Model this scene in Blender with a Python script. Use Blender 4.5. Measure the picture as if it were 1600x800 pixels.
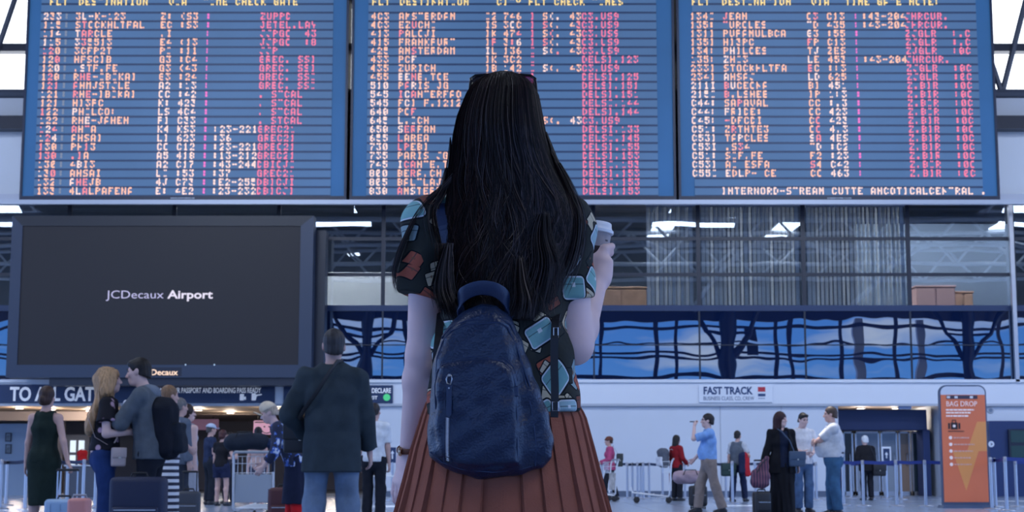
import bpy, bmesh, math, random
import numpy as np
from mathutils import Vector, Matrix
# ------------------------------------------------------------------ camera, sky, sun, exposure
random.seed(7); np.random.seed(7)
S = bpy.context.scene; COL = S.collection
for _o in list(bpy.data.objects): bpy.data.objects.remove(_o)
F, PITCH, CAMH = 2500.0, math.radians(7.65), 0.75
cd = bpy.data.cameras.new('camera'); cam = bpy.data.objects.new('camera', cd); COL.objects.link(cam)
cam.location = (0, 0, CAMH); cam.rotation_euler = (math.pi/2 + PITCH, 0, 0)
cd.sensor_width = 36; cd.lens = 36*F/1600; cd.clip_end = 500
cd.dof.use_dof = True; cd.dof.focus_distance = 3.72; cd.dof.aperture_fstop = 15
S.camera = cam
S.view_settings.view_transform = 'Standard'; S.view_settings.look = 'None'
S.view_settings.gamma = 1; S.view_settings.use_curve_mapping = False
S.view_settings.exposure = 0.0
S.cycles.use_denoising = True
S.cycles.max_bounces = 6; S.cycles.diffuse_bounces = 3; S.cycles.glossy_bounces = 4; S.cycles.transmission_bounces = 4
S.cycles.transparent_max_bounces = 12; S.cycles.caustics_reflective = False; S.cycles.caustics_refractive = False
S.cycles.sample_clamp_indirect = 4
WORLD_STRENGTH = 3.2
def build_world():
    w = bpy.data.worlds.new('sky'); S.world = w; w.use_nodes = True
    nt = w.node_tree; N = nt.nodes; L = nt.links; N.clear()
    out = N.new('ShaderNodeOutputWorld'); bg = N.new('ShaderNodeBackground')
    tc = N.new('ShaderNodeTexCoord'); sx = N.new('ShaderNodeSeparateXYZ'); L.new(tc.outputs['Generated'], sx.inputs[0])
    ramp = N.new('ShaderNodeValToRGB'); L.new(sx.outputs['Z'], ramp.inputs[0])
    e = ramp.color_ramp.elements
    e[0].position = 0.0; e[0].color = (.40, .56, .90, 1)
    e[1].position = 0.6; e[1].color = (.30, .42, .95, 1)
    m = e.new(0.06); m.color = (.12, .36, .90, 1)
    m = e.new(0.13); m.color = (.07, .25, .80, 1)
    mp = N.new('ShaderNodeMapping'); mp.inputs['Scale'].default_value = (5, 5, 34)
    L.new(tc.outputs['Generated'], mp.inputs[0])
    nz = N.new('ShaderNodeTexNoise'); nz.inputs['Scale'].default_value = 1.3; nz.inputs['Detail'].default_value = 5
    L.new(mp.outputs[0], nz.inputs['Vector'])
    cr = N.new('ShaderNodeValToRGB'); L.new(nz.outputs[0], cr.inputs[0])
    cr.color_ramp.elements[0].position = .53; cr.color_ramp.elements[0].color = (0, 0, 0, 1)
    cr.color_ramp.elements[1].position = .70; cr.color_ramp.elements[1].color = (.75, .75, .75, 1)
    # thick bright cloud bank over the far (north) side of the terminal
    fr = N.new('ShaderNodeMapRange'); L.new(sx.outputs['Y'], fr.inputs[0])
    fr.inputs[1].default_value = .55; fr.inputs[2].default_value = .85
    mx = N.new('ShaderNodeMath'); mx.operation = 'MAXIMUM'; L.new(cr.outputs[0], mx.inputs[0]); L.new(fr.outputs[0], mx.inputs[1])
    mix = N.new('ShaderNodeMixRGB'); L.new(mx.outputs[0], mix.inputs[0]); L.new(ramp.outputs[0], mix.inputs[1])
    mix.inputs[2].default_value = (.86, .92, 1.0, 1)
    L.new(mix.outputs[0], bg.inputs[0]); bg.inputs[1].default_value = WORLD_STRENGTH
    L.new(bg.outputs[0], out.inputs[0])
build_world()
sd = bpy.data.lights.new('sun', 'SUN'); sd.energy = 9; sd.angle = .01; sd.color = (1, .95, .9)
sun = bpy.data.objects.new('sun', sd); COL.objects.link(sun)
SUN_OFF = Vector((-2.0, 5.8, 17.0))           # travel from floor point up to the roof light
sun.rotation_euler = SUN_OFF.to_track_quat('Z', 'Y').to_euler(); sun.location = (0, 20, 30)
# rows of unseen fill lights added under the roof to brighten the hall
for _i, (_x, _y, _e) in enumerate([(x, y, e) for y, e in ((1, 650), (16, 1000), (31, 1250)) for x in (-32, -11, 11, 32)]):
    _l = bpy.data.lights.new('hall_fill_light', 'AREA'); _l.shape = 'RECTANGLE'; _l.size = 5; _l.size_y = 3; _l.energy = _e; _l.color = (.72, .82, 1)
    _q = bpy.data.objects.new('hall_fill_light', _l); COL.objects.link(_q); _q.location = (_x, _y, 16.2); _q.rotation_euler = (math.radians(28), 0, 0)

# ------------------------------------------------------------------ picture geometry: pixel of the 1600x800 frame -> point at world depth Y
def P(u, v, Y):
    a, b = (u-800)/F, (400-v)/F
    c, s = math.cos(PITCH), math.sin(PITCH)
    d = Vector((a, c - s*b, s + c*b))
    t = Y/d.y
    return Vector((d.x*t, Y, CAMH + d.z*t))
def X(u, v, Y): return P(u, v, Y).x
def Z(v, Y): return P(800, v, Y).z
def depth_for(v, z):                          # depth at which height z shows at row v
    d = P(800, v, 1.0); return (z-CAMH)/(d.z-CAMH)

# ------------------------------------------------------------------ materials
MATS = {}
def mat(name, col, rough=.6, metal=0, spec=.5, bump=0, bscale=60, emit=None, estr=1, var=0, vscale=8, bstretch=(1, 1, 1), coat=0):
    if name in MATS: return MATS[name]
    m = bpy.data.materials.new(name); m.use_nodes = True; MATS[name] = m
    nt = m.node_tree; b = nt.nodes['Principled BSDF']
    c = (*col[:3], 1)
    b.inputs['Base Color'].default_value = c; b.inputs['Roughness'].default_value = rough
    b.inputs['Metallic'].default_value = metal; b.inputs['Specular IOR Level'].default_value = spec
    if coat: b.inputs['Coat Weight'].default_value = coat
    if emit: b.inputs['Emission Color'].default_value = (*emit, 1); b.inputs['Emission Strength'].default_value = estr
    if bump or var:
        tc = nt.nodes.new('ShaderNodeTexCoord'); mp = nt.nodes.new('ShaderNodeMapping')
        mp.inputs['Scale'].default_value = bstretch
        nt.links.new(tc.outputs['Object'], mp.inputs[0])
    if bump:
        n = nt.nodes.new('ShaderNodeTexNoise'); n.inputs['Scale'].default_value = bscale; n.inputs['Detail'].default_value = 3
        bp = nt.nodes.new('ShaderNodeBump'); bp.inputs['Strength'].default_value = 1; bp.inputs['Distance'].default_value = bump
        nt.links.new(mp.outputs[0], n.inputs['Vector']); nt.links.new(n.outputs[0], bp.inputs['Height']); nt.links.new(bp.outputs[0], b.inputs['Normal'])
    if var:
        n2 = nt.nodes.new('ShaderNodeTexNoise'); n2.inputs['Scale'].default_value = vscale; n2.inputs['Detail'].default_value = 4
        nt.links.new(mp.outputs[0], n2.inputs['Vector'])
        mr = nt.nodes.new('ShaderNodeMapRange'); mr.inputs[1].default_value = .3; mr.inputs[2].default_value = .7
        mr.inputs[3].default_value = 1-var; mr.inputs[4].default_value = 1+var
        nt.links.new(n2.outputs[0], mr.inputs[0])
        mm = nt.nodes.new('ShaderNodeMixRGB'); mm.blend_type = 'MULTIPLY'; mm.inputs[0].default_value = 1
        mm.inputs[1].default_value = c; nt.links.new(mr.outputs[0], mm.inputs[2]); nt.links.new(mm.outputs[0], b.inputs['Base Color'])
    return m
def cloth(col, rough=.85, var=.12): return mat('cloth_%02x%02x%02x' % tuple(int(c*255) for c in col), col, rough, spec=.2, bump=.002, bscale=45, var=var, vscale=14)
def emitter(name, col, s): return mat(name, (0.02, 0.02, 0.02), .5, emit=col, estr=s)

# ------------------------------------------------------------------ mesh helpers
def link_mesh(name, verts, faces, m, parent=None, smooth=False, mats=None, mi=None):
    me = bpy.data.meshes.new(name)
    if isinstance(verts, np.ndarray):
        n, nf = len(verts), len(faces); k = faces.shape[1]
        me.vertices.add(n); me.vertices.foreach_set('co', np.ascontiguousarray(verts, np.float32).ravel())
        me.loops.add(nf*k); me.loops.foreach_set('vertex_index', np.ascontiguousarray(faces, np.int32).ravel())
        me.polygons.add(nf); me.polygons.foreach_set('loop_start', np.arange(0, nf*k, k, dtype=np.int32))
        me.polygons.foreach_set('loop_total', np.full(nf, k, np.int32))
        me.update(calc_edges=True); me.validate()
    else:
        me.from_pydata([tuple(v) for v in verts], [], faces)
    for q in (mats or [m]): me.materials.append(q)
    if mi is not None: me.polygons.foreach_set('material_index', np.array(mi, np.int32))
    if smooth: me.polygons.foreach_set('use_smooth', np.ones(len(me.polygons), bool))
    me.update()
    o = bpy.data.objects.new(name, me); COL.objects.link(o)
    if parent: o.parent = parent
    return o
class MB:
    """collects shapes with material slots and links them as ONE mesh"""
    def __init__(s): s.v = []; s.f = []; s.mi = []; s.cur = 0
    def add(s, vs, fs):
        o = len(s.v); s.v += [tuple(x) for x in vs]; s.f += [tuple(i+o for i in f) for f in fs]; s.mi += [s.cur]*len(fs)
        return s
    def box(s, a, b, bev=0):
        x0, y0, z0 = [min(a[i], b[i]) for i in range(3)]; x1, y1, z1 = [max(a[i], b[i]) for i in range(3)]
        if bev <= 0:
            return s.add([(x0,y0,z0),(x1,y0,z0),(x1,y1,z0),(x0,y1,z0),(x0,y0,z1),(x1,y0,z1),(x1,y1,z1),(x0,y1,z1)],
                         [(0,3,2,1),(4,5,6,7),(0,1,5,4),(1,2,6,5),(2,3,7,6),(3,0,4,7)])
        bm = bmesh.new(); bmesh.ops.create_cube(bm, size=1)
        for v in bm.verts: v.co = Vector(((x0+x1)/2+v.co.x*(x1-x0), (y0+y1)/2+v.co.y*(y1-y0), (z0+z1)/2+v.co.z*(z1-z0)))
        bmesh.ops.bevel(bm, geom=bm.edges[:], offset=bev, segments=3, affect='EDGES', profile=.5)
        bm.verts.index_update(); s.add([v.co.copy() for v in bm.verts], [[v.index for v in f.verts] for f in bm.faces]); bm.free(); return s
    def bar(s, a, b, w, h=None, up=(0, 0, 1)):
        a, b = Vector(a), Vector(b); d = (b-a).normalized(); h = h or w
        u = Vector(up); 
        if abs(d.dot(u)) > .95: u = Vector((0, 1, 0))
        r = d.cross(u).normalized(); u = r.cross(d)
        vs = [p + r*i*w/2 + u*j*h/2 for p in (a, b) for i, j in ((-1,-1),(1,-1),(1,1),(-1,1))]
        return s.add(vs, [(0,1,2,3),(7,6,5,4),(0,4,5,1),(1,5,6,2),(2,6,7,3),(3,7,4,0)])
    def tube(s, pts, r, n=8, closed=False, cap=True, flat=1.0, up=None):
        pts = [Vector(p) for p in pts]; m = len(pts); rs = r if isinstance(r, (list, tuple)) else [r]*m
        vs = []; prev = Vector(up) if up else None
        for i, p in enumerate(pts):
            d = (pts[(i+1) % m] - pts[i-1]) if closed else (pts[min(i+1, m-1)] - pts[max(i-1, 0)])
            d = d.normalized() if d.length > 1e-9 else Vector((0, 0, 1))
            if prev is None: prev = Vector((0, 0, 1)) if abs(d.z) < .9 else Vector((0, 1, 0))
            r1 = d.cross(prev); r1 = r1.normalized() if r1.length > 1e-6 else d.orthogonal().normalized()
            u1 = r1.cross(d).normalized(); prev = u1
            vs += [p + (r1*math.cos(2*math.pi*k/n) + u1*math.sin(2*math.pi*k/n)*flat)*rs[i] for k in range(n)]
        fs = []
        for i in range(m if closed else m-1):
            for k in range(n):
                a, b = i*n+k, i*n+(k+1) % n; c, dd = ((i+1) % m)*n+(k+1) % n, ((i+1) % m)*n+k
                fs.append((a, b, c, dd))
        if cap and not closed: fs += [tuple(range(n-1, -1, -1)), tuple((m-1)*n+k for k in range(n))]
        return s.add(vs, fs)
    def lathe(s, c, prof, n=24, axis=(0, 0, 1)):
        q = Vector((0, 0, 1)).rotation_difference(Vector(axis)); c = Vector(c)
        vs = [c + q @ Vector((r*math.cos(2*math.pi*k/n), r*math.sin(2*math.pi*k/n), z)) for r, z in prof for k in range(n)]
        m = len(prof); fs = [(i*n+k, i*n+(k+1) % n, (i+1)*n+(k+1) % n, (i+1)*n+k) for i in range(m-1) for k in range(n)]
        fs += [tuple(range(n-1, -1, -1)), tuple((m-1)*n+k for k in range(n))]
        return s.add(vs, fs)
    def prism(s, poly, y0, y1):
        """polygon in x,z extruded along y"""
        n = len(poly); vs = [(x, y0, z) for x, z in poly] + [(x, y1, z) for x, z in poly]
        return s.add(vs, [tuple(range(n)), tuple(range(2*n-1, n-1, -1))] + [(i, i+n, (i+1) % n+n, (i+1) % n) for i in range(n)])
    def build(s, name, m, parent=None, smooth=False):
        ms = m if isinstance(m, list) else [m]
        o = link_mesh(name, s.v, s.f, None, parent, smooth, ms, s.mi)
        if smooth:
            try: o.data.set_sharp_from_angle(angle=math.radians(40))
            except Exception: pass
        return o
def empty(name, loc=(0, 0, 0), rz=0):
    o = bpy.data.objects.new(name, None); COL.objects.link(o); o.location = loc; o.rotation_euler = (0, 0, rz); o.empty_display_size = .1
    return o
def tag(o, label, cat, group=None):
    o['label'] = label; o['category'] = cat
    if group: o['group'] = group
    return o
def struct(o): o['kind'] = 'structure'; return o
def dup(root, loc, rz=None, label=None):
    r = root.copy(); COL.objects.link(r); r.location = loc
    if rz is not None: r.rotation_euler = (0, 0, rz)
    if label: r['label'] = label
    for ch in list(root.children):
        c = ch.copy(); COL.objects.link(c); c.parent = r
        for g in list(ch.children):
            d = g.copy(); COL.objects.link(d); d.parent = c
    return r
def text_mesh(name, s, h, loc, m, parent=None, bold=0, align='LEFT', width=None, ext=.004, spacing=1.0):
    """letters with capital height h lying in the x-z plane facing -y, at loc (left baseline)"""
    cu = bpy.data.curves.new(name, 'FONT'); cu.body = s; cu.size = h/.70; cu.extrude = ext; cu.offset = bold*h; cu.align_x = align
    cu.space_character = spacing; cu.resolution_u = 3
    t = bpy.data.objects.new(name+'_curve', cu); COL.objects.link(t)
    bpy.context.view_layer.update()
    dg = bpy.context.evaluated_depsgraph_get()
    me = bpy.data.meshes.new_from_object(t.evaluated_get(dg))
    bpy.data.objects.remove(t)
    xs = [v.co.x for v in me.vertices]; w = max(xs)-min(xs); sc = width/w if width else 1
    x0 = min(xs) if align == 'LEFT' else 0
    for v in me.vertices: v.co = Vector(((v.co.x-x0)*sc+loc[0], loc[1]-v.co.z, v.co.y+loc[2]))
    me.materials.clear(); me.materials.append(m)
    o = bpy.data.objects.new(name, me); COL.objects.link(o); o.parent = parent
    return o

# ------------------------------------------------------------------ implicit-surface modeller (numpy distance fields + surface nets)
def _v(p): return np.array(p, np.float32)
class SDF:
    def __init__(s, lo, hi, vox):
        s.vox = vox; s.lo = _v(lo); n = np.ceil((np.array(hi)-np.array(lo))/vox).astype(int)+1
        s.n = n; s.a = np.full(n, 1.0, np.float32)
        s.ax = [s.lo[i] + vox*np.arange(n[i], dtype=np.float32) for i in range(3)]
    def region(s, lo, hi):
        i0 = np.clip(np.floor((np.array(lo)-s.lo)/s.vox).astype(int), 0, s.n); i1 = np.clip(np.ceil((np.array(hi)-s.lo)/s.vox).astype(int)+1, 0, s.n)
        sl = tuple(slice(a, b) for a, b in zip(i0, i1))
        g = (s.ax[0][sl[0]][:, None, None], s.ax[1][sl[1]][None, :, None], s.ax[2][sl[2]][None, None, :])
        return sl, g
    def put(s, sl, d, k=0, sub=False):
        if d.size == 0: return
        cur = s.a[sl]
        if sub:
            d = -d
            if k > 0: h = np.maximum(k-np.abs(cur-d), 0)/k; s.a[sl] = np.maximum(cur, d)+h*h*k*.25
            else: s.a[sl] = np.maximum(cur, d)
        else:
            if k > 0: h = np.maximum(k-np.abs(cur-d), 0)/k; s.a[sl] = np.minimum(cur, d)-h*h*k*.25
            else: s.a[sl] = np.minimum(cur, d)
    def cap(s, a, b, ra, rb, k=.012, sub=False, end=False, start=False):
        """tapered capsule; end/start cut it flat"""
        a, b = _v(a), _v(b); r = max(ra, rb)+k+3*s.vox
        sl, (x, y, z) = s.region(np.minimum(a, b)-r, np.maximum(a, b)+r)
        ba = b-a; L2 = max(float(ba@ba), 1e-9)
        px, py, pz = x-a[0], y-a[1], z-a[2]
        t0 = (px*ba[0]+py*ba[1]+pz*ba[2])/L2; t = np.clip(t0, 0, 1)
        d = np.sqrt((px-t*ba[0])**2+(py-t*ba[1])**2+(pz-t*ba[2])**2) - (ra+(rb-ra)*t)
        L = math.sqrt(L2)
        if end: d = np.maximum(d, (t0-1)*L)
        if start: d = np.maximum(d, -t0*L)
        s.put(sl, d, k, sub)
    def ecap(s, a, b, ra, rb, side, k=.02, sub=False, end=False, start=False, p=2.0):
        """tapered limb with an elliptic section: ra, rb = (half width along side, half depth)"""
        a, b = _v(a), _v(b); r = max(max(ra), max(rb))+k+3*s.vox
        sl, (x, y, z) = s.region(np.minimum(a, b)-r, np.maximum(a, b)+r)
        ba = b-a; L = math.sqrt(float(ba@ba)); w = ba/L
        sd = _v(side); sd = sd-w*float(sd@w); sd /= np.linalg.norm(sd); fw = np.cross(w, sd)
        px, py, pz = x-a[0], y-a[1], z-a[2]
        t0 = (px*w[0]+py*w[1]+pz*w[2])/L; t = np.clip(t0, 0, 1)
        uu = np.abs(px*sd[0]+py*sd[1]+pz*sd[2]); vv = np.abs(px*fw[0]+py*fw[1]+pz*fw[2]); ex = (t0-t)*L
        W = ra[0]+(rb[0]-ra[0])*t; D = ra[1]+(rb[1]-ra[1])*t; M = np.minimum(W, D)
        if p == 2.0: e = np.sqrt((uu/W)**2+(vv/D)**2+(ex/M)**2)
        else: e = ((uu/W)**p+(vv/D)**p+(np.abs(ex)/M)**p)**(1/p)
        d = (e-1)*M
        if end: d = np.maximum(d, (t0-1)*L)
        if start: d = np.maximum(d, -t0*L)
        s.put(sl, d, k, sub)
    def ell(s, c, r, R=None, k=.01, sub=False):
        c = _v(c); m = max(r)+k+3*s.vox
        sl, (x, y, z) = s.region(c-m, c+m); px, py, pz = x-c[0], y-c[1], z-c[2]
        if R is not None:
            q = [px*R[0][i]+py*R[1][i]+pz*R[2][i] for i in range(3)]
        else: q = [px, py, pz]
        e = np.sqrt((q[0]/r[0])**2+(q[1]/r[1])**2+(q[2]/r[2])**2)
        s.put(sl, (e-1)*min(r), k, sub)
    def box(s, c, h, rad=.01, R=None, k=0, sub=False):
        c = _v(c); m = float(np.linalg.norm(h))+k+rad+3*s.vox
        sl, (x, y, z) = s.region(c-m, c+m); px, py, pz = x-c[0], y-c[1], z-c[2]
        if R is not None: q = [np.abs(px*R[0][i]+py*R[1][i]+pz*R[2][i])-h[i]+rad for i in range(3)]
        else: q = [np.abs(px)-h[0]+rad+0*py+0*pz, np.abs(py)-h[1]+rad+0*px+0*pz, np.abs(pz)-h[2]+rad+0*px+0*py]
        o = np.sqrt(np.maximum(q[0], 0)**2+np.maximum(q[1], 0)**2+np.maximum(q[2], 0)**2)
        s.put(sl, o+np.minimum(np.maximum(np.maximum(q[0], q[1]), q[2]), 0)-rad, k, sub)
    def cut(s, p, n):
        """remove everything on the side n points to"""
        n = _v(n); n = n/np.linalg.norm(n); p = _v(p)
        x, y, z = s.ax[0][:, None, None], s.ax[1][None, :, None], s.ax[2][None, None, :]
        s.a = np.maximum(s.a, (x-p[0])*n[0]+(y-p[1])*n[1]+(z-p[2])*n[2])
    def disp(s, amp, freq, seed=0, aniso=(1, 1, 1)):
        rg = np.random.RandomState(seed); x, y, z = s.ax[0][:, None, None], s.ax[1][None, :, None], s.ax[2][None, None, :]
        d = 0
        for i in range(5):
            w = rg.normal(size=3)*freq*np.array(aniso); ph = rg.rand()*6.3
            d = d + np.sin(x*np.float32(w[0])+y*np.float32(w[1])+z*np.float32(w[2])+np.float32(ph))
        s.a = s.a + np.float32(amp/2.2)*d - np.float32(amp*.8)
    def mesh(s):
        a = s.a; a[0] = a[-1] = 1; a[:, 0] = a[:, -1] = 1; a[:, :, 0] = a[:, :, -1] = 1
        ins = a < 0
        c = np.zeros(tuple(s.n-1), np.uint8)
        for i in (0, 1):
            for j in (0, 1):
                for k in (0, 1): c += ins[i:s.n[0]-1+i, j:s.n[1]-1+j, k:s.n[2]-1+k]
        act = (c > 0) & (c < 8); idx = np.argwhere(act)
        num = np.full(act.shape, -1, np.int32); num[act] = np.arange(len(idx))
        pos = np.zeros((len(idx), 3)); cnt = np.zeros(len(idx))
        cs = [(i, j, k) for i in (0, 1) for j in (0, 1) for k in (0, 1)]
        val = {q: a[idx[:, 0]+q[0], idx[:, 1]+q[1], idx[:, 2]+q[2]] for q in cs}
        for q in cs:
            for ax in range(3):
                if q[ax]: continue
                r = list(q); r[ax] = 1; r = tuple(r); va, vb = val[q], val[r]; m = (va < 0) != (vb < 0)
                t = np.where(m, va/np.where(m, va-vb, 1), 0)
                pt = np.array(q, float)[None]+np.eye(3)[ax][None]*t[:, None]
                pos += np.where(m[:, None], pt, 0); cnt += m
        verts = (idx+pos/cnt[:, None])*s.vox+s.lo
        faces = []
        for ax in range(3):
            b = [(ax+1) % 3, (ax+2) % 3]; sl0 = [slice(None)]*3; sl1 = [slice(None)]*3
            sl0[ax] = slice(0, -1); sl1[ax] = slice(1, None)
            A, B = ins[tuple(sl0)], ins[tuple(sl1)]; e = np.argwhere(A != B)
            e = e[(e[:, b[0]] > 0) & (e[:, b[1]] > 0) & (e[:, b[0]] < s.n[b[0]]-1) & (e[:, b[1]] < s.n[b[1]]-1)]
            if not len(e): continue
            flip = A[e[:, 0], e[:, 1], e[:, 2]]
            def at(o1, o2):
                q = e.copy(); q[:, b[0]] += o1; q[:, b[1]] += o2; return num[q[:, 0], q[:, 1], q[:, 2]]
            q = np.stack([at(-1, -1), at(0, -1), at(0, 0), at(-1, 0)], 1); q[~flip] = q[~flip][:, ::-1]
            faces.append(q)
        return verts, np.concatenate(faces) if faces else np.zeros((0, 4), int)
    def build(s, name, m, parent=None, relax=1, mats=None, mifn=None):
        v, f = s.mesh()
        for _ in range(relax):
            acc = np.zeros_like(v); cn = np.zeros(len(v))
            for i in range(4):
                j = f[:, (i+1) % 4]; np.add.at(acc, f[:, i], v[j]); np.add.at(cn, f[:, i], 1)
            v = v*.5+.5*acc/np.maximum(cn, 1)[:, None]
        mi = mifn(v[f].mean(1)) if mifn else None
        return link_mesh(name, v, f, m, parent, True, mats, mi)
# ================================================================== THE HALL
WY = 48.0; CEIL = 17.0; FACY = -28.0; HX = 50.0
white = mat('white_panel', (.62, .66, .74), .45, spec=.4, var=.03, vscale=.5)
fascia_white = mat('fascia_white', (.72, .75, .82), .4, var=.02, vscale=.7)
navy = mat('navy_panel', (.012, .03, .12), .4)
navysign = mat('navy_sign', (.01, .03, .10), .4)
dark = mat('dark_metal', (.008, .012, .03), .35)
steel = mat('brushed_steel', (.46, .46, .50), .30, metal=.85)
paint_grey = mat('grey_paint', (.45, .48, .55), .5)
slate = mat('slate_wall', (.16, .21, .30), .5)
def floor_mat():
    m = mat('polished_floor', (.30, .37, .50), .22, spec=.45, var=.08, vscale=.6)
    nt = m.node_tree; b = nt.nodes['Principled BSDF']
    br = nt.nodes.new('ShaderNodeTexBrick'); tc = nt.nodes.new('ShaderNodeTexCoord')
    br.inputs['Scale'].default_value = 1.0; br.offset = 0
    br.inputs['Brick Width'].default_value = .9; br.inputs['Row Height'].default_value = .9; br.inputs['Mortar Size'].default_value = .012
    br.inputs['Color1'].default_value = (.30, .37, .50, 1); br.inputs['Color2'].default_value = (.27, .34, .47, 1); br.inputs['Mortar'].default_value = (.16, .2, .28, 1)
    nt.links.new(tc.outputs['Object'], br.inputs['Vector']); nt.links.new(br.outputs[0], b.inputs['Base Color'])
    return m
struct(MB().box((-HX, FACY-1, -.2), (HX, 66, 0)).build('floor', floor_mat()))
zF0, zF1 = Z(631, WY), Z(597, WY); zS1 = Z(486, WY); zU0 = Z(477, WY); zU1 = Z(317, WY); zW1 = Z(206, WY); zC0 = Z(150, WY)
xw = lambda u: X(u, 700, WY)
xu = lambda u, v: X(u, v, WY)
# -- lower wall with the two openings
struct(MB().box((xw(588), WY, 0), (xw(1311), WY+.3, zF0)).build('wall_back', white))
struct(MB().box((xw(1474), WY, 0), (HX, WY+.3, zF0)).build('wall_back_right', white))
struct(MB().box((xw(588)-.01, WY-.03, 0), (xw(1311), WY-.001, .16)).build('baseboard_back', mat('base_grey', (.10, .13, .2), .5)))
mb = MB(); mb.box((-HX, WY-.12, zF0), (HX, WY+.3, zF1)); struct(mb.build('trim_1', fascia_white))        # fascia over the openings
struct(MB().box((-HX, WY-.2, zF1-.02), (HX, WY+.3, zF1+.07)).build('trim_2', fascia_white))               # ledge on the fascia
struct(MB().box((-HX, WY-.14, zF0-.07), (HX, WY+.02, zF0)).build('trim_3', paint_grey))                   # grey strip added for the shadow line under it
for i, u in enumerate((1126, 1222)):
    struct(MB().box((xw(u)-.012, WY-.012, .16), (xw(u)+.012, WY, zF0-.07)).build('trim_%d' % (i+20), paint_grey))
struct(MB().box((xw(1543), WY-.25, 0), (HX, WY-.001, Z(658, WY))).build('wall_navy', navy))
# -- lower glazing strip: mirror-coated panes, slightly wavy
def pane_mat():
    m = bpy.data.materials.new('mirror_glass'); m.use_nodes = True; nt = m.node_tree; N = nt.nodes; L = nt.links; N.clear()
    out = N.new('ShaderNodeOutputMaterial'); gl = N.new('ShaderNodeBsdfGlossy'); df = N.new('ShaderNodeBsdfDiffuse'); mx = N.new('ShaderNodeMixShader')
    gl.inputs['Color'].default_value = (.66, .72, .80, 1); gl.inputs['Roughness'].default_value = .0
    df.inputs['Color'].default_value = (.004, .012, .05, 1); mx.inputs[0].default_value = .20
    tc = N.new('ShaderNodeTexCoord'); nz = N.new('ShaderNodeTexNoise'); nz.inputs['Scale'].default_value = .7; nz.inputs['Detail'].default_value = 1
    bp = N.new('ShaderNodeBump'); bp.inputs['Strength'].default_value = 1; bp.inputs['Distance'].default_value = .0035
    L.new(tc.outputs['Object'], nz.inputs['Vector']); L.new(nz.outputs[0], bp.inputs['Height']); L.new(bp.outputs[0], gl.inputs['Normal'])
    L.new(df.outputs[0], mx.inputs[1]); L.new(gl.outputs[0], mx.inputs[2]); L.new(mx.outputs[0], out.inputs[0])
    return m
def clear_mat():
    m = bpy.data.materials.new('tinted_glass'); m.use_nodes = True; nt = m.node_tree; N = nt.nodes; L = nt.links; N.clear()
    out = N.new('ShaderNodeOutputMaterial'); gl = N.new('ShaderNodeBsdfGlossy'); tr = N.new('ShaderNodeBsdfTransparent'); mx = N.new('ShaderNodeMixShader')
    gl.inputs['Color'].default_value = (.85, .92, 1, 1); gl.inputs['Roughness'].default_value = .0; tr.inputs['Color'].default_value = (.72, .78, .86, 1)
    mx.inputs[0].default_value = .14
    tc = N.new('ShaderNodeTexCoord'); nz = N.new('ShaderNodeTexNoise'); nz.inputs['Scale'].default_value = .5; nz.inputs['Detail'].default_value = 1
    bp = N.new('ShaderNodeBump'); bp.inputs['Strength'].default_value = 1; bp.inputs['Distance'].default_value = .0022
    L.new(tc.outputs['Object'], nz.inputs['Vector']); L.new(nz.outputs[0], bp.inputs['Height']); L.new(bp.outputs[0], gl.inputs['Normal'])
    L.new(tr.outputs[0], mx.inputs[1]); L.new(gl.outputs[0], mx.inputs[2]); L.new(mx.outputs[0], out.inputs[0])
    return m
pm, gm = pane_mat(), clear_mat()
us = [-1386.2 + 165.3*i for i in range(27)]
for i, (a, b) in enumerate(zip(us[:-1], us[1:])):
    x0, x1 = X(a, 540, WY), X(b, 540, WY)
    w = struct(MB().box((x0+.02, WY+.02, zF1+.07), (x1-.02, WY+.05, zS1)).build('window_%d' % (i+1), pm))
    zm = Z(539, WY); MB().box((x0, WY-.01, zm-.015), (x1, WY+.02, zm+.015)).build('glazing_bar', dark, w)
    MB().box((x0-.025, WY-.01, zF1+.07), (x0+.025, WY+.02, zS1)).build('mullion', dark, w)
    w = struct(MB().box((x0+.02, WY+.02, zU0), (x1-.02, WY+.04, zU1)).build('window_%d' % (i+101), gm))
    MB().box((x0-.06, WY-.03, zU0), (x0+.06, WY+.05, zU1)).build('mullion', dark, w)
    for v in (373, 429):
        z = Z(v, WY); MB().box((x0, WY-.02, z-.05), (x1, WY+.05, z+.05)).build('glazing_bar', dark, w)
struct(MB().box((-HX, WY-.02, zS1), (HX, WY+.4, zU0)).build('beam_floor_edge', navysign))
struct(MB().box((-HX, WY+.06, zF1), (HX, WY+.4, zS1)).build('wall_behind_mirror_glass', dark))
for i, u in enumerate((1581, -31)):
    struct(MB().box((xu(u, 450)-.06, WY-.2, zF1), (xu(u, 450)+.06, WY-.05, zU1)).build('trim_%d' % (i+4), steel))
# -- wall above the glazing, rail, sill, clerestory
struct(MB().box((-HX, WY, zU1), (HX, WY+.4, zW1)).build('wall_back_upper', white))
struct(MB().box((-HX, WY-.22, zU1-.04), (HX, WY, zU1+.24)).build('trim_6', mat('rail_grey', (.42, .45, .55), .3, metal=.3)))
struct(MB().box((-HX, WY-.5, zW1), (HX, WY+.4, zW1+.4)).build('trim_7', dark))
struct(MB().box((-HX, WY-.1, zW1+.4), (HX, WY+.4, zC0)).build('wall_sill', paint_grey))
cl_us = [-700+97*i for i in range(32)]
for i, u in enumerate(cl_us):
    x = X(u, 60, WY)
    struct(MB().box((x-.12, WY, zC0), (x+.12, WY+.3, CEIL)).build('trim_%d' % (i+50), dark))
for i, v in enumerate((75, 148)):
    z = Z(v, WY); struct(MB().box((-HX, WY-.1, z-.12), (HX, WY+.3, z+.12)).build('trim_%d' % (i+8), dark))
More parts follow.
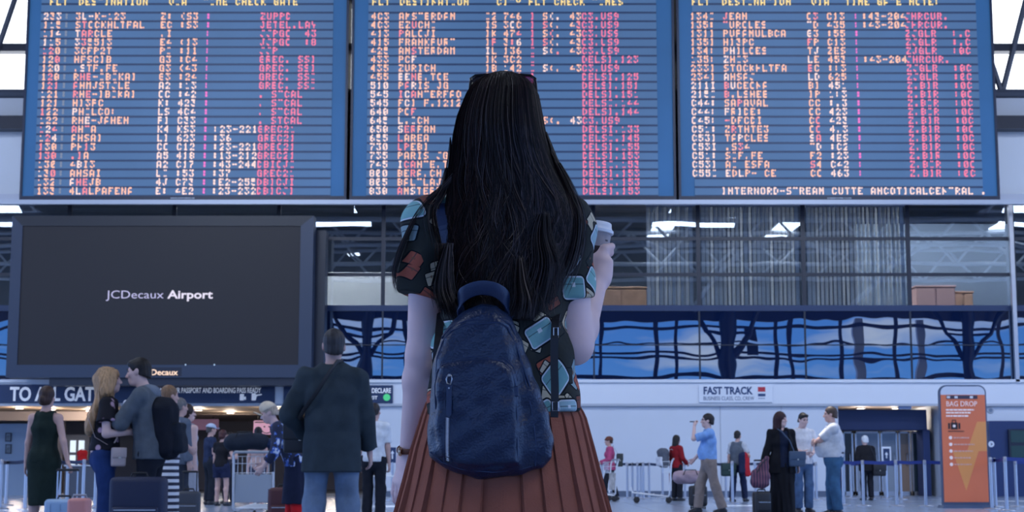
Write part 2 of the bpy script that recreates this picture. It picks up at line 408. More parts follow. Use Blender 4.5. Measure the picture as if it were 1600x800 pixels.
# -- roof with narrow roof lights, facade behind the camera, open glazed ends
roof = mat('roof_deck', (.07, .08, .10), .7)
floor_spots = []
def floor_at(u, v): return P(u, v, depth_for(v, 0.0))
holes = []
for (u, v, hx, hy) in ((1160, 790, .62, .45), (40, 797, .5, .3), (1575, 783, .8, .3), (606, 791, .35, .8)):
    p = floor_at(u, v) + SUN_OFF; holes.append((p.x-hx, p.x+hx, p.y-hy, p.y+hy))
pm_ = P(1298, 690, 27.35); k_ = (CEIL-pm_.z)/17.0
p = pm_ + SUN_OFF*k_; holes.append((p.x-.28, p.x+.10, p.y-.9, p.y+.3))
pm_ = P(1256, 665, 28.6); p = pm_ + SUN_OFF*((CEIL-pm_.z)/17.0); holes.append((p.x-.35, p.x+.12, p.y-.25, p.y+.25))
xs = sorted({-HX, HX, *[h[0] for h in holes], *[h[1] for h in holes]}); ys = sorted({FACY-.4, WY+2.2, *[h[2] for h in holes], *[h[3] for h in holes]})
mb = MB()
for x0, x1 in zip(xs[:-1], xs[1:]):
    for y0, y1 in zip(ys[:-1], ys[1:]):
        cx, cy = (x0+x1)/2, (y0+y1)/2
        if not any(h[0] < cx < h[1] and h[2] < cy < h[3] for h in holes): mb.box((x0, y0, CEIL), (x1, y1, CEIL+.25))
struct(mb.build('ceiling', roof))
truss_m = mat('truss_paint', (.55, .58, .64), .4)
for i, y in enumerate((-20, -11, -2, 8, 47.88)):
    mb = MB(); z0, z1 = (14.6, 16.7) if y < 40 else (12.2, 16.7); step = 4.0 if y < 40 else 2.6
    mb.tube([(-HX, y, z0), (HX, y, z0)], .14, 8); mb.tube([(-HX, y, z1), (HX, y, z1)], .14, 8)
    n = int(2*HX/step)
    for k in range(n):
        x = -HX+k*step; mb.tube([(x, y, z0), (x+step/2, y, z1)], .09, 6); mb.tube([(x+step/2, y, z1), (x+step, y, z0)], .09, 6)
    struct(mb.build('trim_%d' % (i+90), truss_m if y < 40 else mat('truss_dark', (.05, .06, .09), .5), smooth=True))
# arched roof ties running away from the glazing
for i, x in enumerate((-30, -17, -6, 4.5, 14, 26)):
    mb = MB(); mb.tube([(x+.6*j, FACY+2+j*4.5, 13.2+2.6*math.sin(math.pi*j/7)) for j in range(8)], .16, 8)
    struct(mb.build('trim_%d' % (i+100), truss_m, smooth=True))
# facade behind the camera (seen mirrored in the glazing)
FV = 2*WY - FACY            # distance of its mirror image
fx = lambda u: (u-800)/F*FV
zb, zt = Z(600, FV), Z(500, FV)
struct(MB().box((-HX-12, FACY-.4, zt), (HX+12, FACY, CEIL)).build('beam_facade_header', dark))
struct(MB().box((-HX-12, FACY-.3, 0), (HX+12, FACY, 3.4)).build('wall_facade_base', slate))
struct(MB().box((-HX-12, FACY-60, -.3), (HX+12, FACY-1, -.01)).build('ground_outside', mat('asphalt', (.10, .11, .13), .9)))
k = 120
for u in (-20, 70, 130, 230, 330, 520, 565, 632, 700, 941, 1027, 1054, 1213, 1238, 1316, 1402, 1565, 1640):
    struct(MB().box((fx(u)-.16, FACY-.25, 0), (fx(u)+.16, FACY-.05, zt)).build('trim_%d' % k, dark)); k += 1
for v, w in ((590, .16), (560, .09), (553, .09), (536, .06), (512, .12)):
    z = Z(v, FV); struct(MB().box((-HX-12, FACY-.2, z-w), (HX+12, FACY-.08, z+w)).build('trim_%d' % k, dark)); k += 1
for u in (1350, 1447):
    struct(MB().box((fx(u)-.3, FACY-2.2, 0), (fx(u)+.3, FACY-1.8, zt)).build('column_facade_white', mat('column_white', (.9, .9, .9), .5)))
for u in (150, 575, 1135, 1508):
    mb = MB(); x = fx(u); y = FACY+1.2
    mb.tube([(x, y, 0), (x, y, zt+1)], .45, 12)
    for s_ in (-1, 1):
        mb.tube([(x, y, zb+1.4), (x+s_*1.1, y, zb+3.2), (x+s_*1.7, y, zt-1.2), (x+s_*2.6, y, zt+1)], .2, 8)
    mb.tube([(x-1.8, y, zt-1.2), (x+1.8, y, zt-1.2)], .12, 8)
    struct(mb.build('column_branching', dark, smooth=True))
for v in (520, 546):
    z = Z(v, FV); struct(MB().box((fx(1175)-.55, FACY-.7, z-.5), (fx(1175)+.55, FACY-.4, z+.5)).build('trim_%d' % k, dark)); k += 1

# -- office floor behind the clear glazing
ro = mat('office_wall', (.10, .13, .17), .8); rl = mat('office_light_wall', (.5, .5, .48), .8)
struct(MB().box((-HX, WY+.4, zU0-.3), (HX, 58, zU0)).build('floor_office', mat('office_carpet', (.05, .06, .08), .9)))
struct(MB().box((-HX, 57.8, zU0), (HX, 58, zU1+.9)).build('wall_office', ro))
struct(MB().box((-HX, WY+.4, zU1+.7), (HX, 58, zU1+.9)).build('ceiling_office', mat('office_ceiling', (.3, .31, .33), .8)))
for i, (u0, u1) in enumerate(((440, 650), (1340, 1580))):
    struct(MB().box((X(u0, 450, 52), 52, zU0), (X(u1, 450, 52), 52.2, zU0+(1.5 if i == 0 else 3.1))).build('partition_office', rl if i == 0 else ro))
bl = mat('blind_fabric', (.66, .64, .58), .8, var=.1, vscale=2)
def blind(u0, u1, label):
    x0, x1 = X(u0, 400, WY+.4), X(u1, 400, WY+.4); r = empty('vertical_blind', ((x0+x1)/2, WY+.45, zU0))
    tag(r, label, 'blind', 'vertical blinds behind the upper glazing')
    w = (x1-x0)/2; n = int((x1-x0)/.13); mb = MB()
    for j in range(n):
        x = -w+(j+.5)*.13; a = math.radians(random.uniform(15, 45)); dx, dy = .062*math.cos(a), .062*math.sin(a)
        mb.add([(x-dx, -dy, .05), (x+dx, dy, .05), (x+dx, dy, zU1-zU0-.02), (x-dx, -dy, zU1-zU0-.02)], [(0, 1, 2, 3)])
    mb.build('slats', bl, r)
    MB().box((-w, -.04, zU1-zU0-.05), (w, .04, zU1-zU0)).build('head_rail', paint_grey, r)
blind(1010, 1089, 'narrow cream vertical blind beside the paper cup, right of the woman')
blind(1096, 1254, 'wide cream vertical blind behind glass above the fast track sign')
blind(1261, 1418, 'cream vertical blind behind glass, right one of the two wide blinds')
def crate(name, cat, u0, u1, v0, v1, Y, d, m, label, z0=None, bev=.04):
    a, b = P(u0, v1, Y), P(u1, v0, Y); zb_ = a.z if z0 is None else z0
    o = empty(name, ((a.x+b.x)/2, Y+d/2, zb_)); tag(o, label, cat); w = (b.x-a.x)/2
    h = b.z-zb_
    MB().box((-w, -d/2, 0), (w, d/2, h-.06), bev/2).build('carcass', m, o)
    MB().box((-w-.03, -d/2-.03, h-.06), (w+.03, d/2+.03, h), .015).build('top', m, o)
    n = max(2, int(w*2/1.2)); fw = 2*w/n
    for i in range(n):
        MB().box((-w+i*fw+.03, -d/2-.025, .08), (-w+(i+1)*fw-.03, -d/2, h-.1), .01).build('front_panel', m, o)
    return o
wood = mat('office_wood', (.36, .20, .12), .5, var=.2, vscale=3)
crate('office_counter', 'counter', 930, 1010, 448, 470, 50.5, .8, wood, 'reddish brown wooden counter upstairs behind glass, just right of the cup hand', zU0)
crate('office_desk', 'desk', 1432, 1492, 446, 472, 50.5, .9, mat('office_pink', (.45, .26, .22), .6), 'pinkish brown office desk upstairs at far right', zU0)
crate('office_cabinet', 'cabinet', 1490, 1520, 455, 475, 51, .6, wood, 'low wooden cabinet upstairs beside the pinkish desk at far right', zU0)
# fill lights added upstairs, out of sight above the head of the glazing
for u in (-100, 100, 300, 540, 965, 1180, 1340, 1480, 1650):
    l = bpy.data.lights.new('office_fill_light', 'AREA'); l.shape = 'RECTANGLE'; l.size = 2.2; l.size_y = .4; l.energy = 330
    q = bpy.data.objects.new('office_fill_light', l); COL.objects.link(q); q.location = (X(u, 330, 50), 50, zU1+.5)
# added glowing panels in place of skylights, seen only mirrored in the upper glazing
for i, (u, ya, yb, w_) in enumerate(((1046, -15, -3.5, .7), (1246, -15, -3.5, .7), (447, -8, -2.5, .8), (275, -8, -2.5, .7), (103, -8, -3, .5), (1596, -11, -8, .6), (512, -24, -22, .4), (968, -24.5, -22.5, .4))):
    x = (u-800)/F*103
    struct(MB().box((x-w_, ya, CEIL-.12), (x+w_, yb, CEIL-.02)).build('window_%d' % (60+i), emitter('skylight_glow_panel', (.85, .93, 1), 9)))
# ------------------------------------------------------------------ recess under the LEFT fascia: shops
rx0, rx1 = -HX, xw(588)
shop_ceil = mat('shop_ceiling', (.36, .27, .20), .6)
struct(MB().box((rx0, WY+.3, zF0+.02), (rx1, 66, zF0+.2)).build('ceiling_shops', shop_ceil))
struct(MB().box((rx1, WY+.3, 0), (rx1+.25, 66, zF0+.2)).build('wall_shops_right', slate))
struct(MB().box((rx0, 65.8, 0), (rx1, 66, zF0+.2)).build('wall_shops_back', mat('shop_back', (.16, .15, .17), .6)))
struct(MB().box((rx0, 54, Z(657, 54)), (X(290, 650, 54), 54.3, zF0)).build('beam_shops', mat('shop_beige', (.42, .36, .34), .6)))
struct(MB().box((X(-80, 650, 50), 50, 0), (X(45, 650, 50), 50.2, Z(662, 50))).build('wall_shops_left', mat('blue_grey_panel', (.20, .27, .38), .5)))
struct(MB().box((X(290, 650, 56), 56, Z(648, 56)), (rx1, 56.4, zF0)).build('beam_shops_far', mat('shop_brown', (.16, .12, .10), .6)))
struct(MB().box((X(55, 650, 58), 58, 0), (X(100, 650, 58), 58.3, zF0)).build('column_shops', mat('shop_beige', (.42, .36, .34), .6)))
for i, (u, v0, v1) in enumerate(((13, 676, 690), (13, 694, 709))):
    a, b = P(u-5, v1, 49.97), P(u+5, v0, 49.97); o = empty('poster', ((a.x+b.x)/2, 49.98, a.z))
    tag(o, ('upper' if i == 0 else 'lower') + ' small dark framed poster on the blue grey panel at far left', 'poster')
    w, h = (b.x-a.x)/2, b.z-a.z
    MB().box((-w, -.02, 0), (w, .02, h)).build('poster_frame', dark, o)
    MB().box((-w+.03, -.025, .03), (w-.03, -.02, h-.03)).build('print', mat('poster_print', (.10, .13, .17), .5, var=.5, vscale=9), o)
# bright glazed display in the shop
a, b = P(107, 732, 57), P(135, 686, 57)
o = empty('display_window', ((a.x+b.x)/2, 57, 0)); tag(o, 'brightly lit four pane shop window at far left behind the dress woman', 'window display')
w = (b.x-a.x)/2
MB().box((-w-.12, -.05, 0), (w+.12, .1, b.z+.15)).build('surround', mat('grey_dark', (.12, .13, .16), .5), o)
for i in (-1, 1):
    for j in (0, 1):
        MB().box((i*w/2-w/2+.05, -.08, a.z+.05+j*(b.z-a.z)/2), (i*w/2+w/2-.05, -.05, a.z-.05+(j+1)*(b.z-a.z)/2)).build('lit_pane', emitter('shop_glow', (.75, .88, 1), 1.1), o)
for i, (u0, u1, v0, v1, Y, c) in enumerate(((396, 431, 657, 679, 58, (.75, .42, .62)), (298, 342, 655, 672, 60, (.22, .12, .20)))):
    a, b = P(u0, v1, Y), P(u1, v0, Y); o = empty('hanging_sign', ((a.x+b.x)/2, Y, a.z))
    tag(o, ('bright pink' if i == 0 else 'dim mauve') + ' shop sign hanging in the recess ' + ('above the luggage cart' if i == 0 else 'above the man in a cap'), 'sign')
    w, h = (b.x-a.x)/2, b.z-a.z
    MB().box((-w, -.04, 0), (w, .04, h), .015).build('sign_panel', mat('pink_sign%d' % i, c, .5, emit=c, estr=.35), o)
    for sx in (-.6, .6): MB().tube([(sx*w, 0, h), (sx*w, 0, zF0+.02-a.z)], .015, 6).build('hanger_rod', dark, o)
    if i == 0:
        mb = MB(); mb.tube([(.08+.16*math.cos(t), -.05, .16+.11*math.sin(t)) for t in [math.pi*(1.05+.1*q) for q in range(10)]], .018, 6)
        mb.lathe((.0, -.05, .28), [(.03, 0), (.03, .01)], 10, (0, -1, 0)); mb.lathe((.17, -.05, .28), [(.03, 0), (.03, .01)], 10, (0, -1, 0))
        mb.box((-.35, -.05, .42), (.35, -.042, .46)); mb.build('sign_drawing', mat('sign_ink', (.03, .02, .05), .5), o)
for i, (u, Y, c) in enumerate(((30, 51, (1, .8, .62)), (80, 52, (1, .8, .62)), (140, 53, (1, .8, .62)), (310, 52.5, (1, .85, .7)), (360, 55, (1, .85, .7)), (430, 51, (1, .85, .7)), (520, 52, (1, .85, .7)))):
    x = X(u, 640, Y); o = empty('downlight', (x, Y, zF0+.02)); tag(o, 'round ceiling downlight in the shop recess on the left', 'lamp', 'downlights in the shop recess')
    MB().lathe((0, 0, -.05), [(.14, 0), (.15, .02), (.15, .05)], 16).build('ring', paint_grey, o)
    MB().lathe((0, 0, -.055), [(.11, 0), (.11, .02)], 16).build('lens', emitter('downlight_glow', (1, .85, .7), 8), o)
    l = bpy.data.lights.new('downlight_light', 'POINT'); l.energy = 60; l.color = c; l.shadow_soft_size = .15
    q = bpy.data.objects.new('downlight_light', l); COL.objects.link(q); q.location = (x, Y, zF0-.2)

# ------------------------------------------------------------------ recess under the RIGHT fascia: gates
rx0, rx1 = xw(1311), xw(1474)
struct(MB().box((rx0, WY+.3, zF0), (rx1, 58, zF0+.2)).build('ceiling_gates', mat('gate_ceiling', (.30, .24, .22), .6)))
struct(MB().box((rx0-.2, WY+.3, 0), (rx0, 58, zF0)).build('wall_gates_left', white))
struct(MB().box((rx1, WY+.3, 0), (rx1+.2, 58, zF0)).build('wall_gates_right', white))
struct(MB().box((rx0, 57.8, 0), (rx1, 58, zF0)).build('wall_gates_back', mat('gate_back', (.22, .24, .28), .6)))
gate = empty('gate_portal', (0, 0, 0)); tag(gate, 'navy blue gate portal framing glass doors in the right recess', 'portal')
gy = 48.9
MB().box((rx0+.03, gy, Z(672, gy)), (X(1448, 650, gy), gy+.8, Z(640, gy)), .02).build('header', navy, gate)
MB().box((X(1441, 650, gy), gy, 0), (X(1452, 650, gy), gy+.8, Z(672, gy)), .02).build('post', navy, gate)
MB().box((rx0+.03, gy+.3, 0), (X(1316, 700, gy), gy+.6, Z(672, gy))).build('post', navy, gate)
glassd = mat('door_glass', (.34, .40, .50), .08, spec=.8)
for i, (u0, u1, c, lab) in enumerate(((1317, 1333, (.015, .015, .02), 'narrow black door leaf at the left end of the gate'),
        (1336, 1374, (.30, .34, .42), 'grey sliding glass door behind the white haired person'), (1376, 1402, (.34, .40, .50), 'pale glass door left of the tan panel'),
        (1404, 1422, (.30, .20, .14), 'tan brown door panel in the gate portal'), (1424, 1440, (.03, .05, .07), 'dark glass door at the right end of the gate'))):
    o = empty('gate_door', (0, gy+1.0, 0)); tag(o, lab, 'door', 'gate doors'); x0, x1 = X(u0, 700, gy+1), X(u1, 700, gy+1); h = Z(674, gy+1)
    MB().box((x0, 0, 0), (x1, .06, h), .01).build('leaf', mat('gate_leaf%d' % i, c, .2), o)
    mb = MB()
    for x in (x0, x1-.05): mb.box((x, -.03, 0), (x+.05, .0, h))
    mb.box((x0, -.03, h-.06), (x1, 0, h)); mb.box((x0, -.03, 0), (x1, 0, .12)); mb.build('door_frame', steel, o)
    MB().tube([(x1-.12, -.05, .9), (x1-.12, -.08, .95), (x1-.12, -.08, 1.25), (x1-.12, -.05, 1.3)], .015, 6).build('handle', steel, o)
for u0, u1 in ((1454, 1472),):
    o = empty('glass_partition', (0, gy+.6, 0)); tag(o, 'glass partition with steel rails between the gate and the orange sign', 'partition'); x0, x1 = X(u0, 700, gy), X(u1, 700, gy)
    MB().box((x0, 0, .05), (x1, .03, 2.0)).build('pane', mat('partition_glass', (.05, .08, .11), .1, spec=.8), o)
    mb = MB()
    for z in (.05, .95, 1.3, 1.97): mb.box((x0, -.02, z), (x1, .05, z+.05))
    for x in (x0, (x0+x1)/2, x1): mb.box((x-.025, -.02, 0), (x+.025, .05, 2.0))
    mb.build('rails', steel, o)
o = empty('notice_stand', (X(1387, 700, 45), 45.2, 0)); tag(o, 'small framed blue notice on a thin stand beside the white haired person', 'sign')
MB().lathe((0, 0, 0), [(.17, 0), (.17, .015), (.03, .03)], 20).build('base', steel, o); MB().tube([(0, 0, .02), (0, 0, 1.0)], .018, 8).build('pole', steel, o)
MB().box((-.13, -.025, .98), (.13, .0, 1.42), .01).build('notice_frame', fascia_white, o); MB().box((-.09, -.03, 1.03), (.09, -.025, 1.37)).build('notice', navysign, o)
mb = MB(); mb.prism([(-.05, 1.2), (0, 1.28), (.05, 1.2)], -.034, -.03); mb.box((-.015, -.034, 1.1), (.015, -.03, 1.2)); mb.build('arrow', fascia_white, o)
for i, (u, Y) in enumerate(((1345, 50.5), (1400, 50.5), (1462, 50))):
    x = X(u, 640, Y); o = empty('recessed_lamp', (x, Y, zF0)); tag(o, 'round ceiling lamp in the gate recess on the right', 'lamp', 'lamps in the gate recess')
    MB().lathe((0, 0, -.05), [(.14, 0), (.15, .02), (.15, .05)], 16).build('ring', paint_grey, o)
    MB().lathe((0, 0, -.055), [(.11, 0), (.11, .02)], 16).build('lens', emitter('downlight_glow', (1, .85, .7), 8), o)
    l = bpy.data.lights.new('recessed_light', 'POINT'); l.energy = 40; l.color = (1, .88, .75); l.shadow_soft_size = .15
    q = bpy.data.objects.new('recessed_light', l); COL.objects.link(q); q.location = (x, Y, zF0-.25)
a, b = P(1407, 639, WY-.13), P(1427, 629, WY-.13)
o = empty('exit_sign_box', ((a.x+b.x)/2, WY+.15, a.z)); tag(o, 'small pale box sign hanging under the fascia over the gate', 'sign')
MB().box((-.2, -.05, 0), (.2, .05, .2), .015).build('housing', fascia_white, o); MB().box((-.19, -.055, .01), (.19, -.05, .18)).build('face', mat('exit_face', (.4, .5, .75), .4), o)
MB().box((-.03, -.03, .2), (.03, .03, zF0-a.z)).build('bracket', steel, o)
# round loudspeaker and lit panel on the right
p = P(1547, 641, WY); o = tag(empty('wall_speaker', (p.x, WY, p.z)), 'small round grey speaker on the white wall right of the orange sign', 'speaker')
MB().lathe((0, 0, 0), [(.1, 0), (.1, .03), (.085, .05), (.02, .055)], 20, (0, -1, 0)).build('housing', paint_grey, o); MB().lathe((0, -.05, 0), [(.06, 0), (.06, .01)], 16, (0, -1, 0)).build('grille', slate, o)
a, b = P(1576, 718, WY-.26), P(1612, 671, WY-.26); o = tag(empty('info_monitor', ((a.x+b.x)/2, WY-.255, a.z)), 'dark green lit monitor box on the navy wall at the right edge', 'monitor')
w, h = (b.x-a.x)/2, b.z-a.z; MB().box((-w, -.12, 0), (w, 0, h), .02).build('housing', dark, o)
for j in range(2): MB().box((-w+.05, -.13, .06+j*h/2), (w-.05, -.12, h/2-.04+j*h/2)).build('screen', mat('green_screen', (.008, .028, .03), .25, emit=(.04, .12, .14), estr=.12), o)
for i, u in enumerate((1540, 1549)):
    p = P(u, 693+i, WY-.26); o = tag(empty('wall_emblem', (p.x, WY-.25, p.z)), ('left smaller' if i == 0 else 'right larger') + ' white round emblem on the navy wall beside the orange sign', 'emblem')
    MB().lathe((0, 0, 0), [(.06+.03*i, 0), (.06+.03*i, .01)], 16, (0, -1, 0)).build('disc', mat('emblem_white', (.7, .75, .85), .5), o)
    MB().tube([(-.02, -.015, .03), (.03, -.015, 0), (-.02, -.015, -.03)], .012, 6).build('mark', navy, o)

# ------------------------------------------------------------------ signs on the fascia
fy = WY-.12
txt_w = mat('sign_white', (.9, .92, .95), .5, emit=(.85, .9, 1), estr=.22)
def fascia_sign(u0, u1, v0, v1, m, label):
    a, b = P(u0, v1, fy), P(u1, v0, fy); o = empty('fascia_sign', (a.x, fy, a.z)); tag(o, label, 'sign', 'signs on the fascia')
    MB().box((0, -.06, 0), (b.x-a.x, 0, b.z-a.z), .01).build('sign_panel', m, o); o['w'] = b.x-a.x; o['h'] = b.z-a.z
    return o
pxm = WY/F*1.02
def on(o, u, v): q = P(u, v, fy); return (q.x-o.location.x, -.064, q.z-o.location.z)
s1 = fascia_sign(-40, 430, 601, 630, navysign, 'long navy sign reading TO ALL GATES above the left recess')
text_mesh('lettering', 'TO ALL GATES', .40, on(s1, 16, 626), txt_w, s1, .038, width=X(170, 620, fy)-X(16, 620, fy))
text_mesh('lettering', 'HAVE YOUR PASSPORT AND BOARDING PASS READY', .155, on(s1, 245, 614), txt_w, s1, .02, width=X(408, 610, fy)-X(245, 610, fy))
mb = MB(); c = Vector(on(s1, 379, 621)); mb.cur = 0
mb.prism([(c.x-.07, c.z-.09), (c.x+.05, c.z-.09), (c.x+.05, c.z+.1), (c.x-.07, c.z+.1)], -.066, -.062); mb.box((c.x+.06, -.066, c.z-.07), (c.x+.11, -.062, c.z+.02))
mb.build('passport_symbol', txt_w, s1)
mb = MB(); c = Vector(on(s1, 399, 621)); mb.prism([(c.x-.1, c.z-.09), (c.x+.02, c.z-.09), (c.x+.05, c.z+.04), (c.x+.2, c.z+.07), (c.x+.2, c.z+.1), (c.x+.02, c.z+.08), (c.x+.02, c.z+.12), (c.x-.1, c.z+.12)], -.066, -.062)
mb.build('hand_symbol', txt_w, s1)
s2 = fascia_sign(443, 614, 602, 630, navysign, 'navy customs sign with a green circle, above the man in the blazer')
text_mesh('lettering', 'NO GOODS TO DECLARE', .14, on(s2, 528, 614), txt_w, s2, .02, width=X(611, 610, fy)-X(528, 610, fy))
text_mesh('lettering', 'EXIT', .10, on(s2, 575, 624), txt_w, s2, .02)
c = Vector(on(s2, 604.5, 621)); MB().lathe((c.x, -.06, c.z), [(.105, 0), (.105, .012)], 24, (0, -1, 0)).build('green_circle', mat('green_disc', (.05, .45, .15), .5, emit=(.08, .6, .25), estr=.5), s2)
s3 = fascia_sign(1092, 1206, 602, 629, mat('sign_pale', (.74, .77, .84), .4), 'white sign reading FAST TRACK on the fascia at right')
ink = mat('sign_blue_ink', (.015, .05, .16), .5)
text_mesh('lettering', 'FAST TRACK', .215, on(s3, 1099, 616), ink, s3, .045, width=X(1176, 610, fy)-X(1099, 610, fy))
text_mesh('lettering', 'BUSINESS CLASS, CD, CREW', .115, on(s3, 1099, 625.5), mat('sign_grey_ink', (.12, .17, .28), .5), s3, .0, width=X(1178, 620, fy)-X(1099, 620, fy))
c = Vector(on(s3, 1189.5, 609)); MB().box((c.x-.11, -.066, c.z-.06), (c.x+.11, -.062, c.z+.08)).build('red_patch', mat('red_patch', (.5, .03, .05), .5), s3)
MB().box((c.x-.11, -.066, c.z-.2), (c.x+.11, -.062, c.z-.12)).build('dark_patch', ink, s3)
mb = MB(); 
for q in range(3): mb.box((c.x-.1+q*.07, -.066, c.z-.27), (c.x-.05+q*.07, -.062, c.z-.25))
mb.build('small_print', ink, s3)

# ------------------------------------------------------------------ flight boards
FONT = {}
for ch, h in zip('0123456789ABCDEFGHIJKLMNOPQRSTUVWXYZ-.:() ', ('3E5149453E 00427F4000 4261514946 2141454B31 1814127F10 2745454539 3C4A494930 0171090503 3649494936 064949291E '
  '7E1111117E 7F49494936 3E41414122 7F4141221C 7F49494941 7F09090901 3E4149497A 7F0808087F 00417F4100 2040413F01 7F08142241 7F40404040 7F020C027F 7F0408107F 3E4141413E 7F09090906 3E4151215E 7F09192946 4649494931 01017F0101 3F4040403F 1F2040201F 3F4038403F 6314081463 0708700807 6151494543 '
  '0808080808 0060600000 0036360000 001C224100 0041221C00 0000000000').split()):
    FONT[ch] = [int(h[i:i+2], 16) for i in range(0, 10, 2)]
BY = 46.8
led = [emitter('led_peach', (1.0, .50, .36), 1.15), emitter('led_pale', (1.0, .68, .62), 1.15), emitter('led_pink', (1.0, .20, .36), 1.0), emitter('led_yellow', (1.0, .72, .28), 1.1),
       emitter('led_magenta', (.85, .16, .55), 1.1), emitter('led_dim', (.28, .34, .50), .7), emitter('led_red', (1.0, .26, .30), 1.05)]
board_panel = mat('board_panel', (.026, .095, .23), .5, spec=.3, var=.14, vscale=.35, emit=(.016, .072, .17), estr=.62)
board_strip = mat('board_strip', (.058, .115, .215), .5, spec=.3, var=.14, vscale=.35, emit=(.055, .115, .215), estr=.66)
board_frame = mat('board_frame', (.006, .014, .045), .4)
def flight_board(u0, u1, su0, su1, rows, header, label, footer=None):
    vb = 312; a, b = P(u0, vb, BY), P(u1, vb, BY); zt = Z(-34, BY); zb = a.z
    x0, x1 = a.x, b.x; o = empty('flight_board', ((x0+x1)/2, BY, zb)); cx = (x0+x1)/2
    tag(o, label, 'display board', 'flight boards over the hall')
    W, H = (x1-x0)/2, zt-zb; fr = .07
    mb = MB(); mb.box((-W, 0, 0), (W, .9, .11)); mb.box((-W, 0, H-.1), (W, .9, H)); mb.box((-W, 0, .11), (-W+fr, .9, H-.1)); mb.box((W-fr, 0, .11), (W, .9, H-.1)); mb.box((-W+fr, .7, .11), (W-fr, .9, H-.1))
    mb.build('frame', board_frame, o)
    MB().box((-W+fr, .05, .11), (W-fr, .12, H-.1)).build('display_panel', board_panel, o)
    pitch = (Z(25, BY)-Z(298, BY))/20.0; z_bot = Z(305, BY)-zb
    sx0, sx1 = X(su0, 312, BY)-cx, X(su1, 312, BY)-cx
    mb = MB()
    nrow = 23
    for r in range(nrow):
        z = z_bot + r*pitch; mb.box((sx0, .02, z+.012), (sx1, .05, z+pitch-.052))
    mb.build('row_strips', board_strip, o)
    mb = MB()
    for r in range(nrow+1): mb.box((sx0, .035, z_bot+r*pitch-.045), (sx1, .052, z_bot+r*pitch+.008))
    mb.build('row_shadow_lines', mat('board_row_shadow', (.022, .050, .125), .5), o)  # dark strips painted in for the shadow lines between rows
    rng = random.Random(int(u0))
    adv = X(10.15+800, 312, BY); cw = adv*.130; chh = pitch*.108
    def write(fields, r_top, name):
        mb = MB(); n = 0
        for (u, s_, kind) in fields:
            xb = X(u, 312, BY)-cx; zt_ = z_bot + pitch*nrow - pitch*r_top - pitch*.13
            for i, ch in enumerate(s_):
                g = FONT.get(ch.upper())
                if not g or ch == ' ': continue
                # the camera caught only part of each multiplexed character
                drop = rng.choice((2, 2, 3, 3, 3, 4)) if kind != 'g' else None
                if kind == 'o': mi = rng.choice((0, 0, 0, 6, 1)) if i < 3 else 0
                elif kind == 'w': mi = 1 if r_top > 9 else 0
                elif kind == 'p': mi = 2
                elif kind == 'm': mi = 4
                elif kind == 'y': mi = 3
                else: mi = 5
                mb.cur = mi
                for row in range(7):
                    c = 0
                    while c < 5:
                        if (g[c] >> row) & 1 and c != drop:
                            c2 = c
                            while c2+1 < 5 and (g[c2+1] >> row) & 1 and c2+1 != drop: c2 += 1
                            xa = xb + i*adv + c*cw; xe = xb + i*adv + (c2+1.45)*cw; zc = zt_ - (row+.5)*chh; hh = chh*.80; e = cw*.5
                            mb.add([(xa+e, -.004, zc-hh), (xe-e, -.004, zc-hh), (xe, -.004, zc-hh*.3), (xe, -.004, zc+hh*.3), (xe-e, -.004, zc+hh), (xa+e, -.004, zc+hh), (xa, -.004, zc+hh*.3), (xa, -.004, zc-hh*.3),
                                    (xa+e, .02, zc-hh), (xe-e, .02, zc-hh), (xe, .02, zc-hh*.3), (xe, .02, zc+hh*.3), (xe-e, .02, zc+hh), (xa+e, .02, zc+hh), (xa, .02, zc+hh*.3), (xa, .02, zc-hh*.3)],
                                   [tuple(range(8)), (0, 8, 9, 1), (1, 9, 10, 2), (2, 10, 11, 3), (3, 11, 12, 4), (4, 12, 13, 5), (5, 13, 14, 6), (6, 14, 15, 7), (7, 15, 8, 0)]); n += 1
                            c = c2+1
                        else: c += 1
        if n: mb.build(name, led, o)
    write(header, .32, 'heading_text')
    for i, f in enumerate(rows): write(f, 2+i, 'text_row')
    if footer: write(footer, 22, 'text_row')
    # maker's plate on the lower rim
    mb = MB(); 
    for q in range(16):
        mb.box((-.36+q*.045, -.004, .03), (-.36+q*.045+random.uniform(.018, .036), 0, .065))
    mb.build('maker_plate', mat('plate_grey', (.4, .45, .55), .5), o)
    return o
dest1 = ['3L-K-123', 'STOCKHLTFAL', 'TARCLE', '335513', '3CFP2T', 'HFSCIB', '.STF.FE', 'RHE-IBIKAI', 'AHMJSTJLE', 'RHE-IBIKAI', 'HI3PC', 'PHILCO:', 'RHE-JAHEN', 'AHTA', 'AHSAI', 'PH13', '.IA', '4BI3', 'AHSAI', 'AHEJB', '4LALPAFENA']
c01 = '233 115 114 115 120 120 120 120 121 121 121 122 122 124 124 130 130 130 130 132 133'.split()
c21 = 'Z: EC .I E4 PI G3 G3 G3 A2 CC K: LS FI K4 LI CC A5 A2 LI 4J E:'.split()
c31 = '(S3 :S3 ... (13 :11 :C4 (43 :24 :13 :42 423 4C4 C33 KS3 623 C12 418 C17 :53 C73 4E2'.split()
st1 = ['ZUPPD', 'JETEL.LAY', 'JJPGO  43', 'JJPGO  :8', 'JJP', 'GREC. SSI', 'GREC. SSI', 'GREC. SSI', 'GREC. SSI', '. STCAL', '. STCAL', '. STCAL', '. STCAL', 'GREC21', 'GREC21', 'GREC21', 'GREC21', 'DBICJI', 'GREC21', 'DBICJI', 'DBICJI']
g1 = {13: ':23-221', 14: ':36', 15: ':23-221', 16: ':13-212', 17: ':43-244', 18: ':37', 19: ':E2-255', 20: ':23-232'}
